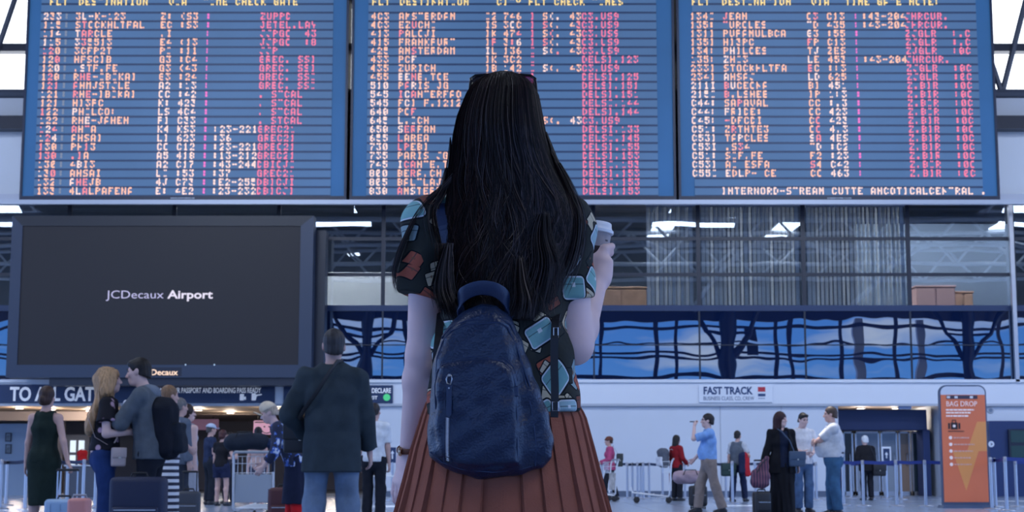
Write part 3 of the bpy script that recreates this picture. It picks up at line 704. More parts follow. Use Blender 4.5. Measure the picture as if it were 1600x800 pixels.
rows1 = [[(57, c01[i], 'o'), (90, ':', 'g'), (108, dest1[i], 'o'), (243, c21[i], 'w'), (274, c31[i] if i != 2 else '', 'w'), (315, ':', 'm')] + ([(331, g1[i], 'w')] if i in g1 else []) + [(401, st1[i], 'p')] for i in range(21)]
flight_board(30, 541, 52, 516, rows1, [(66, 'FLT', 'y'), (112, 'DESTINATION', 'y'), (255, 'VIA', 'y'), (310, 'TIME CHECK GATE', 'y')], 'left flight board over the black advertising screen')
dest2 = ['AMSTERDAM', 'EZUCHI', 'PALOJI', 'FRANKFURT', 'AMSTERDAM', 'PCF', 'ZURICH', 'BENE.TOE', 'PARIS JG', 'ICANTERFAO', 'FCI/F.1212', 'PCF', 'L.ICH', 'SERFAN', 'LAREA', 'LPEBI', 'PARIS JG', 'ICANTE.TA', 'BERA.CH', 'BALTLAJO', 'AMSTERDAM']
c02 = '4C3 4C3 413 415 425 433 435 455 510 545 545 640 645 650 655 730 735 745 800 805 830'.split()
st2 = ['C3.US9', 'C3.US9', 'C3.US9', 'C3.US9', 'C3.US9', 'DELSI.123', 'C3.US9', 'DELSI.125', 'DELSI.151', 'DELSI.151', 'DELSI.144', 'DELSI.144', 'C3.US9', 'DELSI.133', 'DELSI.145', 'DELSI.155', 'DELSI.153', 'DELSI.153', 'DELSI.153', 'DELSI.153', 'DELSI.153']
c22 = 'I2 IS IK IF IL IK IB IC IL 6T IF IK IL LP OK FI LO IK IF IL OS'.split(); c32 = '746 3CC 474 3:6 136 3C2 142 316 143 516 141 320 164 334 155 130 131 417 331 418 336'.split()
rows2 = [[(577, c02[i], 'w'), (621, dest2[i], 'o'), (758, c22[i], 'o'), (787, c32[i], 'o'), (829, 'I', 'p')] + ([(849, 'S(.', 'o'), (892, '43', 'o')] if i in (0, 1, 2, 3, 4, 6, 12) else []) + [(911, st2[i], 'p')] for i in range(21)]
flight_board(546, 1057, 572, 1029, rows2, [(578, 'FLT', 'y'), (622, 'DESTINATION', 'y'), (776, 'CITY FLT CHECK TIMES', 'y')], 'middle flight board directly above the long haired woman')
dest3 = ['JEAN', 'TURCLES', 'PUPAMULBCA', 'HI3PC', 'PHILCES', 'ZHI3', 'STOCKHLTFA', 'AHSAJ', 'BUCECNA', 'B.LSHEE', 'SAPAVAL', 'FRIDE:', '-DFCDI', 'ZRTHTE3', 'TAPCLES', '.S34', 'SIF.FE', 'AI ESFA', 'EDLP- CE']
c03 = '134I 135: 131I 135I 134: 135: 233I 234I 211I 215I C44: C44: C45: C51: C53I C53I C51: C53I C55I'.split()
c23 = 'C3 TD G3 FP TJ LE EC LD BI IP CC CC CC CC SA TD F2 S4 CC'.split(); c33 = 'C13 435 :55 C13 ZES 453 ::3 625 451 1:3 :.3 423 423 4.3 4ES :C2 :23 C42 463'.split()
st3 = ['JHRCUR.', 'JHRCUR.', 'ZJGLR', 'ZJGLR', 'ZJGLR', 'JHRCUR.', 'ZJGLR', 'ZJGLR', 'Z.BIR', 'Z.BIR', 'Z.BIR', 'Z.BIR', 'Z.BIR', 'Z.BIR', 'Z.BIR', 'Z.BIR', 'Z.BIR', 'Z.BIR', 'Z.BIR']
rows3 = [[(1083, c03[i], 'w'), (1135, dest3[i], 'o'), (1268, c23[i], 'o'), (1300, c33[i], 'w'), (1343, ':', 'm')] + ([(1356, ':43-204', 'w')] if i in (0, 1, 5) else []) + [(1424, st3[i], 'p')] + ([(1498, ':0C' if i > 3 else ':.C', 'p')] if i not in (0, 1, 5) else []) for i in range(19)]
flight_board(1061, 1563, 1086, 1537, rows3, [(1086, 'FLT', 'y'), (1134, 'DESTINATION', 'y'), (1276, 'VIA', 'y'), (1330, 'TIME GATE NOTE:', 'y')], 'right flight board with a text line along its bottom row',
             [(1128, 'INTERNORD-STREAM CUTTE ANCOTICALCENTRAL .', 'w')])

struct(MB().box((-HX, BY-.06, Z(319.5, BY)), (HX, BY+.1, Z(312.5, BY))).build('trim_110', mat('rail_pale', (.42, .46, .56), .35, metal=.2)))
# ------------------------------------------------------------------ advertising screen
sy = 46.4
a, b = P(12, 590, sy), P(487, 337, sy)
scr = tag(empty('advertising_screen', ((a.x+b.x)/2, sy, a.z)), 'huge black advertising screen in a dark slate frame, left below the boards', 'screen')
W, H = (b.x-a.x)/2+.06, b.z-a.z; li, ri, bo, to = X(31, 460, sy)-(a.x+b.x)/2, X(468, 460, sy)-(a.x+b.x)/2, Z(570, sy)-a.z, Z(353, sy)-a.z
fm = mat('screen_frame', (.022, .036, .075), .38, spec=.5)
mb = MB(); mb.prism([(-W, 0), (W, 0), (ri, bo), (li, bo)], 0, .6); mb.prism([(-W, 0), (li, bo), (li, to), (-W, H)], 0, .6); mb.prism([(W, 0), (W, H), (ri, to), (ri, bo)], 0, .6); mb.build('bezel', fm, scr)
mb = MB(); mb.prism([(-W, H), (li, to), (ri, to), (W, H)], 0, .6); mb.build('top_bezel', mat('screen_frame_shaded', (.006, .009, .02), .4), scr)  # top painted darker: its weaker reflected light is put into the colour
MB().box((li, .04, bo), (ri, .5, to)).build('display', mat('screen_black', (.010, .010, .014), .45, spec=.3, emit=(.012, .013, .021), estr=.55), scr)
MB().box((-W-.02, .55, .1), (W+.3, 1.2, H-.35)).build('casing', dark, scr)
MB().box((-W*.72, .1, -.22), (W*.98, .9, 0)).build('lower_shelf', dark, scr)  # dark block added for the shadow gap under the screen
for q_ in (-.6, .6): MB().box((W*q_-.1, 1.15, .6), (W*q_+.1, WY-sy, .9)).build('wall_bracket', dark, scr)
cx = scr.location.x
glow = emitter('screen_text', (.62, .60, .95), .85); glow2 = emitter('screen_text_bold', (.88, .82, 1.0), .95)
q = P(165, 466, sy); text_mesh('lettering', 'JCDecaux', .235, (q.x-cx, .036, q.z-a.z), glow, scr, -.006, width=X(255, 460, sy)-X(165, 460, sy))
q = P(261, 466, sy); text_mesh('lettering', 'Airport', .235, (q.x-cx, .036, q.z-a.z), glow2, scr, .03, width=X(332, 460, sy)-X(261, 460, sy))
q = P(221, 586, sy); text_mesh('lettering', 'JCDecaux', .165, (q.x-cx, -.006, q.z-a.z), emitter('logo_glow', (1, .72, .55), 1.2), scr, .02, width=X(278, 580, sy)-X(221, 580, sy))
MB().box((X(214, 580, sy)-cx, -.004, Z(588, sy)-a.z), (X(284, 580, sy)-cx, .02, Z(574, sy)-a.z)).build('logo_plate', dark, scr)
for (u, v) in ((290, 570), (335, 570)):
    q = P(u, v, sy); MB().box((q.x-cx-.02, -.01, q.z-a.z-.02), (q.x-cx+.02, 0, q.z-a.z+.02)).build('indicator_light', emitter('indicator', (.5, .7, 1), .8), scr)
# ================================================================== PEOPLE: one continuous body surface each, clothes and hair as children
V = lambda *a: np.array(a, float)
def unit(a): a = np.array(a, float); return a/max(np.linalg.norm(a), 1e-9)
def rot(v, ax, ang):
    ax = unit(ax); v = np.array(v, float); c, s = math.cos(ang), math.sin(ang)
    return v*c + np.cross(ax, v)*s + ax*float(ax@v)*(1-c)
def ik(S_, T, l1, l2, hint):
    d = T-S_; L = np.linalg.norm(d); L = min(max(L, abs(l1-l2)+.01), (l1+l2)*.999); u = unit(d); T = S_+u*L
    a = (l1*l1-l2*l2+L*L)/(2*L); h = math.sqrt(max(l1*l1-a*a, 0)); p = np.array(hint, float); p = p-u*float(p@u)
    return S_+u*a+unit(p)*h, T
SKIN = lambda c: mat('skin_%02x%02x%02x' % tuple(int(x*255) for x in c), c, .5, spec=.35, var=.05, vscale=9)
class Body:
    """local frame: x to the person's right, y forward, z up; feet on z = 0"""
    def __init__(s, h=1.75, fem=False, lean=0, yaw=0, pitch=0, arms=None, hands=None, feet=None, wide=1.0, belly=0, shw=None, armr=1.0, l1=.29, l2=.25, joints=None, drop=0, twist=0, headfwd=.02, tilt=0):
        s.h, s.fem = h, fem; k = s.k = h/1.75; s.wide = wide; s.belly = belly; s.armr = armr
        feet = feet or {}; s.foot = {}; s.hip = {}; s.knee = {}; s.footdir = {}
        L1, L2 = .416*k, .412*k
        ft = {q: V(*feet.get(q, (.10*(1 if q == 'R' else -1), 0, 0))[:2], .085*k) for q in 'RL'}
        for q in 'RL':
            ft[q][2] += (feet.get(q, (0, 0, 0))+(0,))[3] if len(feet.get(q, ())) > 3 else 0
        pz = .93*k-drop
        for q in 'RL':
            dx = math.hypot(ft[q][0]-(.09 if q == 'R' else -.09)*k, ft[q][1]); m = (L1+L2)*.9992
            if dx < m: pz = min(pz, math.sqrt(m*m-dx*dx)+ft[q][2]+.02*k)
        P0 = s.P0 = V(0, 0, pz); s.U = V(0, math.sin(lean), math.cos(lean)); s.Fw = V(0, math.cos(lean), -math.sin(lean)); s.X = V(1, 0, 0)
        tw = lambda v: rot(v, s.U, twist); s.XS = tw(s.X); s.FS = tw(s.Fw)
        for q in 'RL':
            sg = 1 if q == 'R' else -1
            s.hip[q] = P0+V(sg*.092*k*(1.05 if fem else 1), 0, -.02*k); fy = feet.get(q, (0, 0, 0))[2] if len(feet.get(q, ())) > 2 else -sg*.15
            fd = rot(V(0, 1, 0), V(0, 0, 1), fy); s.footdir[q] = fd
            s.knee[q], s.foot[q] = ik(s.hip[q], ft[q], L1, L2, fd+V(0, .3, 0))
        s.waist = P0+s.U*.15*k; s.chest = P0+s.U*.34*k; s.uch = P0+s.U*.455*k; s.nb = P0+s.U*.525*k+s.Fw*.005
        sw = (shw or (.152 if fem else .178))*(k if not shw else 1)*(1 if shw else wide**.4); s.sw = sw
        hf = rot(s.Fw, s.X, lean*.75); hu = rot(s.U, s.X, lean*.75) if lean else V(0, 0, 1)
        hf = rot(hf, s.X, pitch); hu = rot(hu, s.X, pitch); hf = rot(hf, V(0, 0, 1), yaw+twist); hu = rot(hu, V(0, 0, 1), yaw+twist); hu = rot(hu, hf, tilt)
        s.hf, s.hu, s.hx = hf, hu, np.cross(hf, hu)
        s.hc = s.nb+hu*.165*k+s.Fw*headfwd
        s.sh, s.el, s.wr, s.hd, s.hn, s.curl, s.thumb = {}, {}, {}, {}, {}, {}, {}
        for q in 'RL':
            sg = 1 if q == 'R' else -1
            s.sh[q] = P0+s.U*.462*k+s.XS*sg*sw
            t, hint = (arms or {}).get(q, ((sg*(sw/k+.06), .04, .79), (sg*.4, -1, 0)))
            if joints and q in joints: s.sh[q], s.el[q], s.wr[q] = [np.array(j, float) for j in joints[q]]
            else: s.el[q], s.wr[q] = ik(s.sh[q], V(*t)*k, l1*k, l2*k, hint)
            fa = unit(s.wr[q]-s.el[q]); hd = (hands or {}).get(q, {})
            d = unit(hd['dir']) if 'dir' in hd else fa
            n = np.array(hd.get('palm', V(-sg, .25, 0)), float); n = unit(n-d*float(n@d))
            s.hd[q], s.hn[q], s.curl[q] = d, n, hd.get('curl', .45); s.thumb[q] = hd.get('thumb', .6)
    def grid(s, vox, lo=None, hi=None):
        pts = np.array([s.hc+s.hu*.14*s.k, s.P0, *[s.__dict__[a][q] for a in ('sh', 'el', 'wr', 'knee', 'foot', 'hip') for q in 'RL'], *[s.wr[q]+s.hd[q]*.2 for q in 'RL'], s.hc+s.hf*.13, s.hc-s.hf*.13])
        a, b = pts.min(0)-.17*s.wide, pts.max(0)+.17*s.wide; a[2] = -.02
        if lo is not None: a = np.maximum(a, lo)
        if hi is not None: b = np.minimum(b, hi)
        return SDF(a, b, vox)
    def torso(s, g, o=0, low=True, k=.03, loose=0):
        q, w, K = s.P0, s.wide, s.k; f = s.fem
        hipw, hd = (.168 if f else .158)*K*w, (.112+.01*(f))*K*w
        ww, wd = (.118 if f else .142)*K*w+loose, (.088 if f else .105)*K*w+s.belly*.3+loose
        cw, cd = (.142 if f else .168)*K*w, (.100 if f else .112)*K*w
        if low: g.ecap(q-V(0, 0, .06*K), q+s.U*.03*K, (hipw+o, hd+o), (hipw*.97+o, hd+o), s.X, k)
        g.ecap(q+s.U*.0, s.waist, (hipw*.98+o, hd+o), (ww+o, wd+o), s.X, k)
        g.ecap(s.waist, s.chest, (ww+o, wd+o), (cw+o, cd+o), s.XS, k)
        g.ecap(s.chest, s.uch, (cw+o, cd+o), (s.sw*.86+o, .082*K*w+o), s.XS, k)
        for r in 'RL': g.cap(s.uch+s.U*.0, s.sh[r]-s.U*.012*K, .066*K+o, .052*K*s.armr+o, k)
        g.cap(s.uch+s.U*.02*K, s.nb, .075*K+o*.6, .055*K+o*.6, k)
        if s.belly: g.ell(q+s.U*.14*K+s.Fw*(.05*K+s.belly*.55), (.14*K*w+o, .10*K+s.belly*.5+o, .15*K+o), k=.06)
        if f:
            for sg in (-1, 1): g.ell(s.chest+s.Fw*.075*K+s.XS*sg*.065*K-s.U*.02*K, (.058*K+o, .05*K+o, .058*K+o), k=.04)
    def armset(s, g, q, o=0, upto=2.0, k=.02, flare=0):
        K, R = s.k, s.armr; a, b, c = s.sh[q], s.el[q], s.wr[q]
        r0, r1, r2, r3 = .051*K*R, .038*K*R, .041*K*R, .026*K*(R**.5)
        if upto <= 1:
            e = a+(b-a)*upto; g.cap(a, e, r0+o, r0+(r1-r0)*upto+o+flare, k, end=True)
        else:
            g.cap(a, b, r0+o, r1+o, k); t = min(upto-1, 1); e = b+(c-b)*t
            g.cap(b, e, r2+o, r2+(r3-r2)*t+o+flare, k, end=True)
    def hand(s, g, q):
        K = s.k*.97; w, d, n = s.wr[q], s.hd[q], s.hn[q]; sd = np.cross(d, n)*(1 if q == 'R' else -1)   # thumb side
        cur = s.curl[q]
        g.ecap(w, w+d*.03*K, (.026*K, .02*K), (.034*K, .017*K), sd, .012)
        g.ecap(w+d*.02*K, w+d*.078*K, (.034*K, .0165*K), (.038*K, .0135*K), sd, .01)
        for i, (off, ln) in enumerate(((.029, .066), (.0095, .074), (-.0095, .069), (-.028, .055))):
            b = w+d*.08*K+sd*off*K; sp = sd*off*.9; p = b; ang = cur*(.55+.06*i); dd = unit(d+sp)
            for j, fr in enumerate((.45, .32, .27)):
                ang_ = ang if j == 0 else cur*.95
                dd = rot(dd, np.cross(dd, n), ang_); e = p+dd*ln*fr*K*1.05
                g.cap(p, e, (.0092-.0009*j)*K, (.0086-.0010*j)*K, .003); p = e
        t0 = w+d*.022*K+sd*.026*K; td = unit(d*.62+sd*.75*s.thumb[q]+n*.35)
        t1 = t0+td*.04*K; td2 = unit(td+d*.45+n*.25*cur); t2 = t1+td2*.028*K; t3 = t2+unit(td2+d*.3)*.022*K
        g.cap(t0-d*.012*K, t1, .0145*K, .0115*K, .012); g.cap(t1, t2, .0108*K, .0098*K, .003); g.cap(t2, t3, .0098*K, .0075*K, .003)
    def headset(s, g):
        K, c, f, u, x = s.k, s.hc, s.hf, s.hu, s.hx; R = (x, f, u)
        at = lambda a, b, cc: c+x*a*K+f*b*K+u*cc*K
        g.cap(s.nb-s.U*.03*K, at(0, -.015, -.06), .056*K*(.88 if s.fem else 1), .052*K*(.88 if s.fem else 1), .025)
        g.ell(at(0, -.012, .03), (.073*K, .093*K, .088*K), R, .012)
        g.ell(at(0, .022, -.035), (.060*K, .070*K, .078*K), R, .03)
        g.ell(at(0, .058, -.093), (.030*K, .028*K, .022*K), R, .03)
        g.ell(at(0, .070, .028), (.045*K, .018*K, .012*K), R, .02)
        for sg in (-1, 1):
            g.ell(at(sg*.031, .094, .008), (.019*K, .014*K, .013*K), R, .012, True)
            g.ell(at(sg*.044, .066, -.022), (.018*K, .018*K, .016*K), R, .02)
            g.ell(at(sg*.075, -.004, -.008), (.010*K, .020*K, .032*K), R, .008)
        g.cap(at(0, .088, .012), at(0, .111, -.030), .009*K, .013*K, .012)
        for sg in (-1, 1): g.ell(at(sg*.013, .098, -.035), (.010*K, .011*K, .008*K), R, .008)
        g.ell(at(0, .088, -.060), (.023*K, .011*K, .007*K), R, .006); g.ell(at(0, .086, -.071), (.020*K, .011*K, .007*K), R, .006)
    def legset(s, g, q, o=0, upto=2.0, k=.03, flare=0, straight=False):
        K, w = s.k, s.wide**.5; a, b, c = s.hip[q], s.knee[q], s.foot[q]
        r = [.088*K*w, .055*K*w, .054*K*w, .036*K]
        if straight: r[2], r[3] = .068*K*w, .056*K
        if upto <= 1:
            g.cap(a, a+(b-a)*upto, r[0]+o, r[0]+(r[1]-r[0])*upto+o+flare, k, end=True)
        else:
            g.cap(a, b, r[0]+o, r[1]+o, k); t = min(upto-1, 1)
            if straight: g.cap(b, b+(c-b)*t, r[2]+o-.002, r[3]+o+flare, k, end=True)
            else:
                m = b+(c-b)*.3; m = m-s.footdir[q]*.008*K
                g.cap(b, m, r[1]+o, r[2]+o, k); e = b+(c-b)*t; g.cap(m, e, r[2]+o, r[3]+o+flare, k, end=t < 1)
    def footset(s, g, q, o=0):
        K, c, d = s.k, s.foot[q], s.footdir[q]; z0 = c[2]-.085*K
        h = c-d*.035*K; h[2] = z0+.04*K; t = c+d*.14*K; t[2] = z0+.030*K; sd = np.cross(d, V(0, 0, 1))
        g.cap(c, h+V(0, 0, .01*K), .037*K+o, .036*K+o, .02)
        g.ecap(h, t, (.034*K+o, .034*K+o), (.043*K+o, .026*K+o), sd, .02); g.cap(c+d*.01, t-d*.05*K, .036*K+o, .028*K+o, .03)
    def body(s, m, vox=.009, name='person', fingers=True):
        g = s.grid(vox); s.torso(g)
        for q in 'RL': s.armset(g, q); s.hand(g, q); s.legset(g, q); s.footset(g, q)
        s.headset(g); g.cut((0, 0, .012), (0, 0, -1))
        s.o = g.build(name, m); s.vox = vox
        return s.o
    def top(s, m, name='shirt', off=.012, sleeve=.5, hem=.06, neck=.07, flare=.006, loose=0, folds=.004, fold_z=.45, hemflare=0, vneck=0, cuts=()):
        g = s.grid(s.vox); s.torso(g, off, k=.03, loose=loose); K = s.k
        if hem > .06: g.ecap(s.P0, s.P0-V(0, 0, hem*K+.05), (.170*K*s.wide+off, .125*K*s.wide+off), (.175*K*s.wide+off+hemflare, .13*K*s.wide+off+hemflare), s.X, .02)
        if sleeve:
            for q in 'RL': s.armset(g, q, off, sleeve, flare=flare)
        else:
            for q in 'RL':
                g.cap(s.sh[q]+s.XS*(.03*K if q == 'R' else -.03*K), s.sh[q]+s.XS*(.2 if q == 'R' else -.2), .10*K, .12*K, .01, True)
        if folds: g.disp(folds, 26, seed=int(s.h*1000) % 97, aniso=(1, 1, fold_z))
        # neck opening and hem
        g.cap(s.nb+s.U*.012*K, s.nb+s.U*.25*K, neck*K, .13*K, .01, True)
        if vneck: g.cap(s.nb+s.Fw*.06, s.chest+s.Fw*.16, .06*K, .03, .01, True)
        g.cut(s.P0-V(0, 0, hem*K)-s.Fw*0, (0, 0, -1))
        for p, n in cuts: g.cut(p, n)
        return g.build(name, m, s.o)
    def trousers(s, m, name='trousers', off=.012, upto=1.97, waist=.11, straight=True, flare=.004, folds=.004):
        g = s.grid(s.vox, hi=(9, 9, s.P0[2]+.3)); K = s.k; o = off
        hw, hd = (.168 if s.fem else .158)*K*s.wide, (.118)*K*s.wide
        g.ecap(s.P0-V(0, 0, .06*K), s.waist, (hw+o, hd+o), ((.125 if s.fem else .146)*K*s.wide+o, (.095 if s.fem else .108)*K*s.wide+s.belly*.25+o), s.X, .03)
        for q in 'RL': s.legset(g, q, o, upto, straight=straight, flare=flare)
        if folds: g.disp(folds, 30, seed=int(s.h*770) % 91, aniso=(1, 1, .6))
        g.cut(s.P0+s.U*waist*K, s.U)
        return g.build(name, m, s.o)
    def skirt(s, m, name='skirt', length=.5, w0=.15, w1=.2, waist=.13, off=.014, folds=.004):
        g = s.grid(s.vox, hi=(9, 9, s.P0[2]+.3)); K = s.k
        a = s.P0+s.U*waist*K; b = V(0, 0, max(s.P0[2]-length*K, .03)); m_ = (s.foot['R']+s.foot['L'])/2; b[1] = m_[1]*length/.95
        hips = s.P0-V(0, 0, .04)
        g.ecap(a, hips, (w0*K*s.wide, w0*.72*K*s.wide), (.182*K*s.wide, .132*K*s.wide), s.X, .03); g.ecap(hips, b, (.182*K*s.wide, .132*K*s.wide), (w1*K, w1*.78*K), s.X, .03, end=True)
        if folds: g.disp(folds, 34, seed=int(s.h*570) % 91, aniso=(1, 1, .2))
        g.cut(a, s.U)
        return g.build(name, m, s.o)
    def shoes(s, m, sole=None):
        for q in 'RL':
            c = s.foot[q]; g = SDF(c-V(.22, .22, .14), c+V(.22, .22, .06), min(s.vox, .009)); s.footset(g, q, .007); g.cut((0, 0, c[2]-.085*s.k+.0), (0, 0, -1)); g.cut(c+V(0, 0, .015*s.k), (0, 0, 1))
            g.build('shoe', m, s.o)
    def eyes(s, m=None, brow=None):
        K = s.k; m = m or mat('eye_dark', (.02, .015, .015), .15)
        for sg in (-1, 1):
            p = s.hc+s.hx*sg*.031*K+s.hf*.083*K+s.hu*.009*K
            MB().lathe(Vector(p)-Vector(s.hf)*.01, [(.003, 0), (.011*K, .003), (.0105*K, .008), (.004, .0125)], 10, Vector(s.hf)).build('eye', m, s.o, True)
            if brow:
                b = [s.hc+s.hx*sg*a*K+s.hf*(c)*K+s.hu*z*K for a, c, z in ((.014, .094, .026), (.031, .093, .032), (.05, .080, .027))]
                MB().tube(b, [.004*K, .0045*K, .0025*K], 6).build('eyebrow', brow, s.o, True)
    def hair(s, m, style='short', length=.1, name='hair', amp=.002, vol=0, wide_=1.0):
        K, c, f, u, x = s.k, s.hc, s.hf, s.hu, s.hx; R = (x, f, u); at = lambda a, b, cc: c+x*a*K+f*b*K+u*cc*K
        L = length+.35; g = SDF(c-V(.27, .27, L), c+V(.27, .27, .24), min(s.vox, .008))
        v = (.007 if style == 'crop' else .010 if style == 'short' else .013)+vol
        g.ell(at(0, -.016, .034), (.073*K+v, .093*K+v, .088*K+v), R, .01)
        g.ell(at(0, -.052, -.035), (.063*K+v, .052*K+v, .062*K+v*.5), R, .02)
        if style in ('short', 'thin', 'crop'):
            if style == 'crop': g.ell(at(0, .055, .085), (.055*K, .035*K, .025*K), R, .03)
            g.ell(at(0, .105, -.035), (.080*K+v, .085*K, .098*K), R, .01, True)
            g.ell(at(0, .075, -.085), (.10*K+v, .078*K, .06*K), R, .01, True)
            for sg in (-1, 1): g.ell(at(sg*.085, .006, -.03), (.03*K, .034*K, .045*K), R, .01, True)
            g.cut(at(0, -.06, -.055), -u+f*.35)
        else:
            g.ell(at(0, .100, -.035), (.058*K, .085*K, .082*K), R, .01, True)
            if style in ('long', 'blonde'):
                W = .082*wide_
                g.ecap(at(0, -.03, .0), at(0, -.055, -.12), (W*K+v, .075*K+v), (W*1.0*K+v, .055*K+v), x, .02)
                b0 = at(0, -.055, -.12); b1 = b0-V(0, 0, length)-s.Fw*(.105 if style == 'blonde' else .05)*K
                g.ecap(b0, b1, (W*1.0*K+v, .05*K+v), (W*.85*K+v, (.045 if style == 'blonde' else .022)*K), x, .02, end=style == 'long')
                if style == 'blonde':
                    for q_ in (-1, 1): g.cap(b0+x*q_*.06*K, b1+x*q_*.075*K+V(0, 0, .05), .045*K, .022*K, .03)
                    g.disp(.012, 24, 9, (1, 1, .55))
                g.cap(at(0, .1, -.05), at(0, .12, -.2), .055*K, .065*K, .012, True)
            if style == 'bun': g.ell(at(0, -.085, .075), (.042*K, .042*K, .04*K), R, .01); g.cut(at(0, -.05, -.085), -u+f*.2)
            if style == 'lowbun': g.ell(at(0, -.105, -.03), (.045*K, .038*K, .05*K), R, .01); g.cut(at(0, -.05, -.09), -u+f*.2)
            if style == 'pony':
                g.cap(at(0, -.10, .0), at(0, -.13, -.10), .03*K, .032*K, .02); g.cap(at(0, -.13, -.1), at(0, -.12, -.1)-V(0, 0, length), .032*K, .012*K, .02); g.cut(at(0, -.03, -.095), -u*.7+f)
        if amp:
            X_, Y_, Z_ = [a_.astype(np.float32) for a_ in np.ix_(*g.ax)]
            th = np.arctan2(X_-np.float32(c[0]), -(Y_-np.float32(c[1]))); g.a = g.a+np.float32(amp)*np.sin(th*22+Z_*9+2*np.sin(Z_*14)).astype(np.float32)
        return g.build(name, m, s.o)
    def hat(s, m, style='cap', name='cap'):
        K, c, f, u, x = s.k, s.hc, s.hf, s.hu, s.hx; R = (x, f, u); at = lambda a, b, cc: c+x*a*K+f*b*K+u*cc*K
        g = SDF(c-V(.26, .26, .16), c+V(.26, .26, .22), min(s.vox, .008))
        g.ell(at(0, -.012, .045), (.096*K, .116*K, .094*K), R); g.cut(at(0, 0, .04), -u-f*.18)
        if style == 'cap': g.ell(at(0, .118, .028), (.076*K, .085*K, .010*K), R, .014)
        else: g.ell(at(0, -.01, .038), (.125*K, .145*K, .010*K), R, .02)
        return g.build(name, m, s.o)
    def place(s, x, y, rz, label, group=None):
        s.o.location = (x, y, 0); s.o.rotation_euler = (0, 0, rz); tag(s.o, label, 'person', group); return s.o
def hairmat(c, rough=.5): 
    m = mat('hair_%02x%02x%02x' % tuple(int(x*255) for x in c), c, rough, spec=.3, bump=.003, bscale=26, bstretch=(4, 4, .5), var=.35, vscale=18)
    return m
# ================================================================== THE WOMAN IN FRONT OF THE BOARDS
WB = 3.80                                             # depth of her body axis
wx = X(787, 400, WB); w0 = V(wx, WB, 0)
def pl(u, v, Y): return np.array(P(u, v, Y))-w0        # pixel + depth -> her local frame
skin_w = SKIN((.80, .56, .54))
jl = (pl(673, 350, 3.80), pl(659, 555, 3.82), pl(640, 708, 3.87))
jr = (pl(888, 350, 3.80), pl(898, 541, 3.80), pl(935, 430, 3.98))
woman = Body(h=1.69, fem=True, shw=.168, joints={'L': jl, 'R': jr}, armr=1.0, yaw=.0, pitch=.12,
             hands={'R': dict(dir=(.05, .12, 1), palm=(-.75, .66, 0), curl=.55, thumb=.4), 'L': dict(dir=(-.30, .08, -1), palm=(.8, .5, 0), curl=.35)}, feet={'R': (.09, 0, -.1), 'L': (-.09, .02, .1)})
woman.hc = woman.hc + V(-.002, .0, -.012)
# the cup hand: palm behind the cup, fingers stacked one above the other around its right side
CUP0, CUP1 = pl(924, 436, 4.03), pl(932, 348, 4.035)
def cup_hand(g):
    K = .93; ax = unit(CUP1-CUP0); w = jr[2]
    ctr = lambda t: CUP0+(CUP1-CUP0)*t
    heel = pl(934, 434, 3.965); pm = pl(937, 410, 3.972)
    g.cap(w, heel, .027, .027, .02); g.ecap(heel, pm, (.030, .021), (.033, .019), V(1, -.1, 0), .015)
    g.ecap(pl(938, 426, 3.975), pl(942, 404, 3.98), (.024, .014), (.023, .012), V(1, .2, 0), .012)
    for i, (v, r) in enumerate(((395, .0088), (409, .0092), (423, .0088), (435, .0078))):
        a, b, c, d = pl(941, v+3, 3.985), pl(953.5-1.4*i, v, 4.00), pl(953-2*i, v+1, 4.045), pl(938-2*i, v+3, 4.083)
        g.cap(a, b, r*1.08, r*1.05, .006); g.cap(b, c, r*1.02, r*.95, .003); g.cap(c, d, r*.95, r*.8, .003)
    a, b, c = pl(936, 404, 3.975), pl(944, 389, 3.985), pl(956, 385, 4.0)      # index knuckle / thumb lying along the cup
    g.cap(a, b, .0135, .012, .01); g.cap(b, c, .0118, .0095, .004)
def woman_body():
    s = woman; g = s.grid(.004); s.torso(g); s.headset(g)
    for q in 'RL':
        s.legset(g, q); s.footset(g, q); a, b, c = s.sh[q], s.el[q], s.wr[q]
        if q == 'L':
            g.cap(a, b, .049, .036, .02); m = b+(c-b)*.25; g.cap(b, m, .036, .036, .02); g.cap(m, c, .036, .0245, .02)
        else:
            g.cap(a, b, .050, .040, .02); m = b+(c-b)*.25; g.cap(b, m, .040, .040, .025); g.cap(m, c, .040, .026, .02)
    s.hand(g, 'L'); cup_hand(g); g.cut((0, 0, .012), (0, 0, -1))
    s.o = g.build('person', skin_w); s.vox = .005
woman_body()
woman.place(wx, WB, 0, 'long haired woman in front, seen from behind in printed shirt and pleated skirt')
W = woman.o

